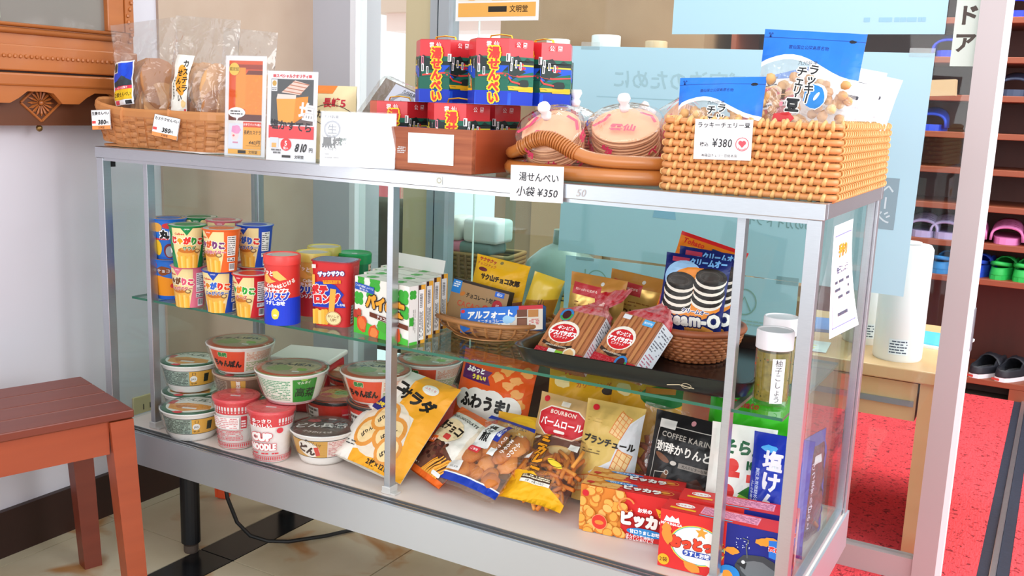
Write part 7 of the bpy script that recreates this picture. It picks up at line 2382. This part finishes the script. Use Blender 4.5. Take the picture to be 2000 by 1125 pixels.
# coffee karinto
w_, h_ = .148, .188
a = Art(64)
a.rect(-w_ / 2, 0, w_ / 2, h_, '#201e1f').ell(.0, h_ * .945, .0045, .0045, '#c88a90').stroke([(-.066, .01), (-.062, h_ * .84), (-.05, h_ * .88), (.066, h_ * .88)], .0014, '#b9b4ac')
a.text('COFFEE KARINTO', .004, h_ * .79, .0132, '#a39c92', bold=.02, rot=-.03, pitch=.98).text('珈琲かりんとう', .002, h_ * .665, .0195, '#f2eee6', bold=.03, rot=-.03, sx=.92).rect(-.062, h_ * .85, -.03, h_ * .93, '#d8d4ce').rect(-.012, h_ * .505, .062, h_ * .555, '#8d857c').text('大人のビターな味わい', .025, h_ * .53, .0062, '#2a2624').ell(-.022, h_ * .54, .006, .004, '#cfc8be')
for x, y, ro in ((-.045, .57, -.4), (-.036, .38, 1.3), (-.03, .2, .0)): a.ell(x, h_ * y, .016, .0055, '#7a5038', rot=ro)
a.blob(.018, h_ * .28, .034, .028, '#4a2a20').ell(.024, h_ * .30, .02, .008, '#7a4a36', rot=.5).ell(.03, h_ * .32, .008, .003, '#c8a898', rot=.6)
for s_ in ([(-.062, .14), (-.05, .14), (-.052, .24), (-.060, .24)], [(-.064, .26), (-.048, .26), (-.050, .34), (-.062, .34)]): a.stroke([(x, h_ * y) for x, y in s_ + s_[:1]], .0012, '#d8d2c8')
a.stroke([(-.056, h_ * .34), (-.056, h_ * .42), (-.034, h_ * .44)], .0014, '#d8d2c8').ring(-.032, h_ * .44, .004, .004, .0012, '#d8d2c8').stroke([(.035, h_ * .02), (.045, h_ * .2), (.06, h_ * .22)], .0012, '#d8d2c8').star(.056, h_ * .42, .009, '#8d857c', 6)
pack('snack_pouch', 'black coffee stick pouch with chalk style drawings', (1.245, .235, DZ + .002), w_, h_, .04, '#201e1f', a, R(3), R(13), R(3), 50)

# green bag behind, edamame bag, blue salt bag, clear sweet-potato bag
a = Art(65)
a.rect(-.08, 0, .08, .215, '#3cc41e').text('Tohato', -.02, .197, .016, '#d8342a', bold=.06, shear=.2)
pack('snack_bag', 'bright green snack bag at the back below the jar shelf', (1.325, .365, DZ + .002), .17, .222, .04, '#3cc41e', a, R(14), R(5), R(3), 51, cat='snack bag')
a = Art(66)
w_, h_ = .11, .20
a.rect(-w_ / 2, 0, w_ / 2, h_, '#e9e6de').text('そら豆', .004, h_ * .82, .026, '#22603c', bold=.06).text('100', .022, h_ * .68, .02, '#22603c', bold=.06).rect(-.03, h_ * .56, .0, h_ * .61, '#d83a34').rect(.012, h_ * .53, .045, h_ * .60, '#d83a34').ell(-.015, h_ * .66, .012, .012, '#d83a34').ell(-.02, h_ * .43, .014, .014, '#d83a34').blob(.018, h_ * .34, .02, .026, '#9ad03a', amp=.06).poly([(.0, h_ * .43), (.018, h_ * .50), (.038, h_ * .43), (.018, h_ * .40)], '#2f7a34').blob(.03, h_ * .2, .03, .03, '#5ab83a')
pack('snack_bag', 'white bean snack bag with green lettering behind right post', (1.352, .215, DZ + .002), w_, h_, .035, '#e9e6de', a, R(16), R(8), R(2), 52, cat='snack bag')
a = Art(67)
w_, h_ = .10, .20
a.rect(-w_ / 2, 0, w_ / 2, h_, '#1a32a8').blob(-.02, h_ * .88, .014, .006, '#4aa8e8').text('塩けんぴ', -.012, h_ * .52, .034, '#e8eaf2', vert=True, bold=.045, pitch=1.02).text('室戸海洋深層水仕込み', -.036, h_ * .52, .0075, '#c8d4f2', vert=True).text('土佐の芋菓子', -.044, h_ * .5, .006, '#c8d4f2', vert=True)
pack('snack_bag', 'deep blue sweet potato stick bag beside the corner post', (1.424, .205, DZ + .002), w_, h_, .035, '#1a32a8', a, R(2), R(6), R(0), 53, cat='snack bag')
w_, h_ = .125, .185
t = thing('cracker_bag', 'clear and navy sweet potato bag against right end pane', 'snack bag', (1.462, .292, DZ + .004), R(82), R(3), R(2))
fn = pouch_fn(w_, h_, .024, wr=.004, seed=54, foot=.3)
filler(t, 24, w_ * .7, h_, .01, .010, ('#a86a44', '#8a5a5a'), 12, .1, .7, shape='tube', name='chips')
pouch(t, fn, w_, h_, clear('navy_film', '#b9bcd8', 1.0, .1, .4, .05, 30), 'clear_bag')
a = Art(68)
a.rect(-w_ / 2, h_ * .90, w_ / 2, h_, '#4a4f96').rect(.04, 0, w_ / 2, h_, '#2f3a9a').text('さつま芋の甘みと', -.022, h_ * .45, .0155, '#d8d4e6', vert=True, pitch=.98).rect(-.018, h_ * .74, .014, h_ * .82, '#d8d4d8')
pouch_art(a, t, fn, w_, h_)

# ---- rice snack boxes
def pikka(w, h):
    a = Art(71)
    a.rect(-w / 2, 0, w / 2, h, '#d62a2a')
    a.rect(-w / 2, 0, -w * .06, h, '#d9822f')
    rn = random.Random(4)
    for k in range(46):
        x, y = -w / 2 + w * .47 * rn.random(), h * rn.random()
        a.ell(x, y, .010, .0085, '#d07a2a', rot=rn.random() * 3, n=12).ell(x, y + .0012, .0085, .0068, ['#f0ae54', '#f2b866', '#eca446'][k % 3], rot=rn.random() * 3, n=12)
    a.ell(-w * .28, h * .26, .0135, .0135, '#d8382c').ring(-w * .28, h * .26, .0135, .0135, .001, '#f0a06a').ell(-w * .28, h * .25, .008, .004, '#e88a3a').ell(-w * .44, h * .84, .006, .006, '#cc2430')
    a.ring(-w * .0, h * .74, .013, .012, .003, '#ee8a4a', 20, 320).text('お米の', .032, h * .68, .0085, '#ffffff', bold=.05).text('ピッカラ', .034, h * .46, .025, '#f6f0ea', bold=.09, out='#8a1616', outw=.05, sx=.9).ell(.036, h * .21, .034, .0075, '#2a86c8').text('甘口うましお味', .034, h * .21, .0075, '#ffffff', bold=.04).text('ほんのり醤油味の', .026, h * .11, .0062, '#ffffff').text('やさしいおいしさ', .026, h * .045, .0062, '#ffffff')
    a.poly([(w * .30, h * .78), (w * .5, h * .70), (w * .5, h * .54), (w * .34, h * .6)], '#f2b02a').text('カリーッ!', w * .42, h * .66, .007, '#5a2a12')
    return a


def pikka_top(w, d_):
    a = Art(72)
    a.rect(-w / 2, 0, w / 2, d_, '#cf2c2a').rect(-w / 2, 0, -w * .12, d_, '#d88a3a')
    for k in range(18): a.blob(-w / 2 + w * .36 * a.r.random(), d_ * a.r.random(), .009, .007, '#efb060')
    a.ell(-w * .12, d_ * .72, .03, .0055, '#2a86c8', rot=0).text('甘口うましお味', -w * .12, d_ * .72, .006, '#ffffff').text('ピッカラ', w * .12, d_ * .40, .017, '#f6f0ea', bold=.09, out='#8a1616', outw=.05, shear=-.2).ring(w * .36, d_ * .5, .014, .008, .001, '#f0b050').ell(w * .36, d_ * .5, .008, .004, '#e89a3a').ell(-w * .42, d_ * .3, .007, .005, '#cc2430')
    return a


BWX, BDX, BHX = .168, .040, .084
for k, (x, y, yw) in enumerate(((1.194, .120, 8), (1.186, .166, 8))):
    carton('snack_box', ['red rice ring snack box, front one with orange snack photo', 'red rice ring snack box, right behind the front one'][k], 'snack box', (x, y, DZ), R(yw), BWX, BDX, BHX, '#d23030', pikka(BWX, BHX), None, pikka_top(BWX, BDX), group='red rice ring snack boxes')


def otto(w, h):
    a = Art(73)
    a.rect(-w / 2, 0, w / 2, h, '#d8302e').rect(.012, 0, w / 2, h, '#1c2a86')
    a.text('森', -w * .42, h * .84, .001, '#ffffff')
    a.poly([(-w * .47, h * .80), (-w * .45, h * .90), (-w * .42, h * .86), (-w * .40, h * .91), (-w * .37, h * .86), (-w * .345, h * .90), (-w * .33, h * .80)], '#f4eeee').text('MORINAGA', -w * .40, h * .765, .0062, '#f4eeee', bold=.05)
    for rr, c in ((1.0, '#f2d23a'), (.96, '#5ab8b0'), (.92, '#f2eee8')): a.ell(-w * .17, h * .48, w * .235 * rr, h * .34 * rr, c, n=32)
    a.poly([(-w * .10, h * .2), (.0, h * .12), (-w * .01, h * .3)], '#f2eee8').star(-w * .14, h * .72, .011, '#f0a03a').text('おっとっと', -w * .17, h * .50, .0205, '#e2452c', bold=.10, out='#7a1a14', outw=.05, sx=.86, rot=.04).rect(-w * .29, h * .28, -w * .05, h * .38, '#2a4aa8', r=.004).text('うすしお味', -w * .17, h * .33, .0085, '#ffffff', bold=.05)
    a.ell(-w * .45, h * .13, .0095, .0095, '#f2b02a').text('2袋', -w * .45, h * .13, .0085, '#5a2a12').blob(-w * .43, h * .55, .009, .014, '#e8923a', rot=.3).blob(-w * .20, h * .10, .014, .007, '#e8923a', rot=-.4).blob(-w * .44, h * .68, .008, .010, '#e8923a')
    # deep-sea side
    a.blob(w * .34, h * .32, .036, .024, '#3f4448', amp=.06).blob(w * .34, h * .30, .028, .015, '#6d7275', amp=.1).poly([(w * .16, h * .36), (w * .25, h * .40), (w * .24, h * .28)], '#2a2e30').ell(w * .22, h * .40, .003, .003, '#d8dcdc')
    a.stroke([(w * .25, h * .48), (w * .235, h * .66), (w * .25, h * .78), (w * .20, h * .80)], .002, '#5a6064')
    for k in range(16): a.ell(w * (.14 + .12 * a.r.random()), h * (.62 + .22 * a.r.random()), .0008, .0008, '#d8e4f4', n=6)
    for x, y in ((.36, .80), (.12, .55), (.24, .02), (.43, .84)): a.blob(w * x, h * y, .011, .0065, '#ef9a34', amp=.25)
    a.poly([(w * .42, h * .58), (w * .5, h * .55), (w * .5, h * .88), (w * .41, h * .86)], '#2a7ad8').text('選び', w * .46, h * .72, .009, '#e83a34', bold=.06, out='#ffffff')
    a.ell(w * .11, h * .14, .018, .016, '#2a86d0').blob(w * .10, h * .12, .009, .008, '#ef9a34')
    return a


def otto_top(w, d_):
    a = Art(74)
    a.rect(-w / 2, 0, w / 2, d_, '#d8302e').rect(-w * .18, d_ * .25, w * .30, d_ * .9, '#ee9ab4').lines(-w * .17, d_ * .28, w * .29, d_ * .88, 6, '#9a3a5a', .4).ell(-w * .33, d_ * .62, .016, .008, '#f4efe8').text('おっとっと', -w * .33, d_ * .62, .006, '#e2452c', bold=.06).rect(-w * .44, d_ * .22, -w * .22, d_ * .36, '#f2b02a').rect(-w * .18, d_ * .06, w * .1, d_ * .12, '#5ab8d8')
    return a


def otto_side(d_, h):
    a = Art(75)
    a.rect(0, 0, d_, h, '#e04a42').rect(d_ * .62, h * .03, d_ * .82, h * .92, '#f0eef0').bars(d_ * .16, h * .52, d_ * .52, h * .86, vert=True).rect(d_ * .14, h * .16, d_ * .5, h * .46, '#f2e6e2').lines(d_ * .16, h * .18, d_ * .48, h * .44, 4, '#5a4a4a', .45)
    return a


OW, OD, OH = .190, .045, .098
for k, (x, y, yw) in enumerate(((1.372, .064, 4), (1.380, .128, 8))):
    carton('snack_box', ['red and blue sea creature snack box at the right front corner', 'red and blue sea creature snack box behind the corner one'][k], 'snack box', (x, y, DZ), R(yw), OW, OD, OH, '#d8443e', otto(OW, OH), otto_side(OD, OH), otto_top(OW, OD), group='red and blue sea creature snack boxes')
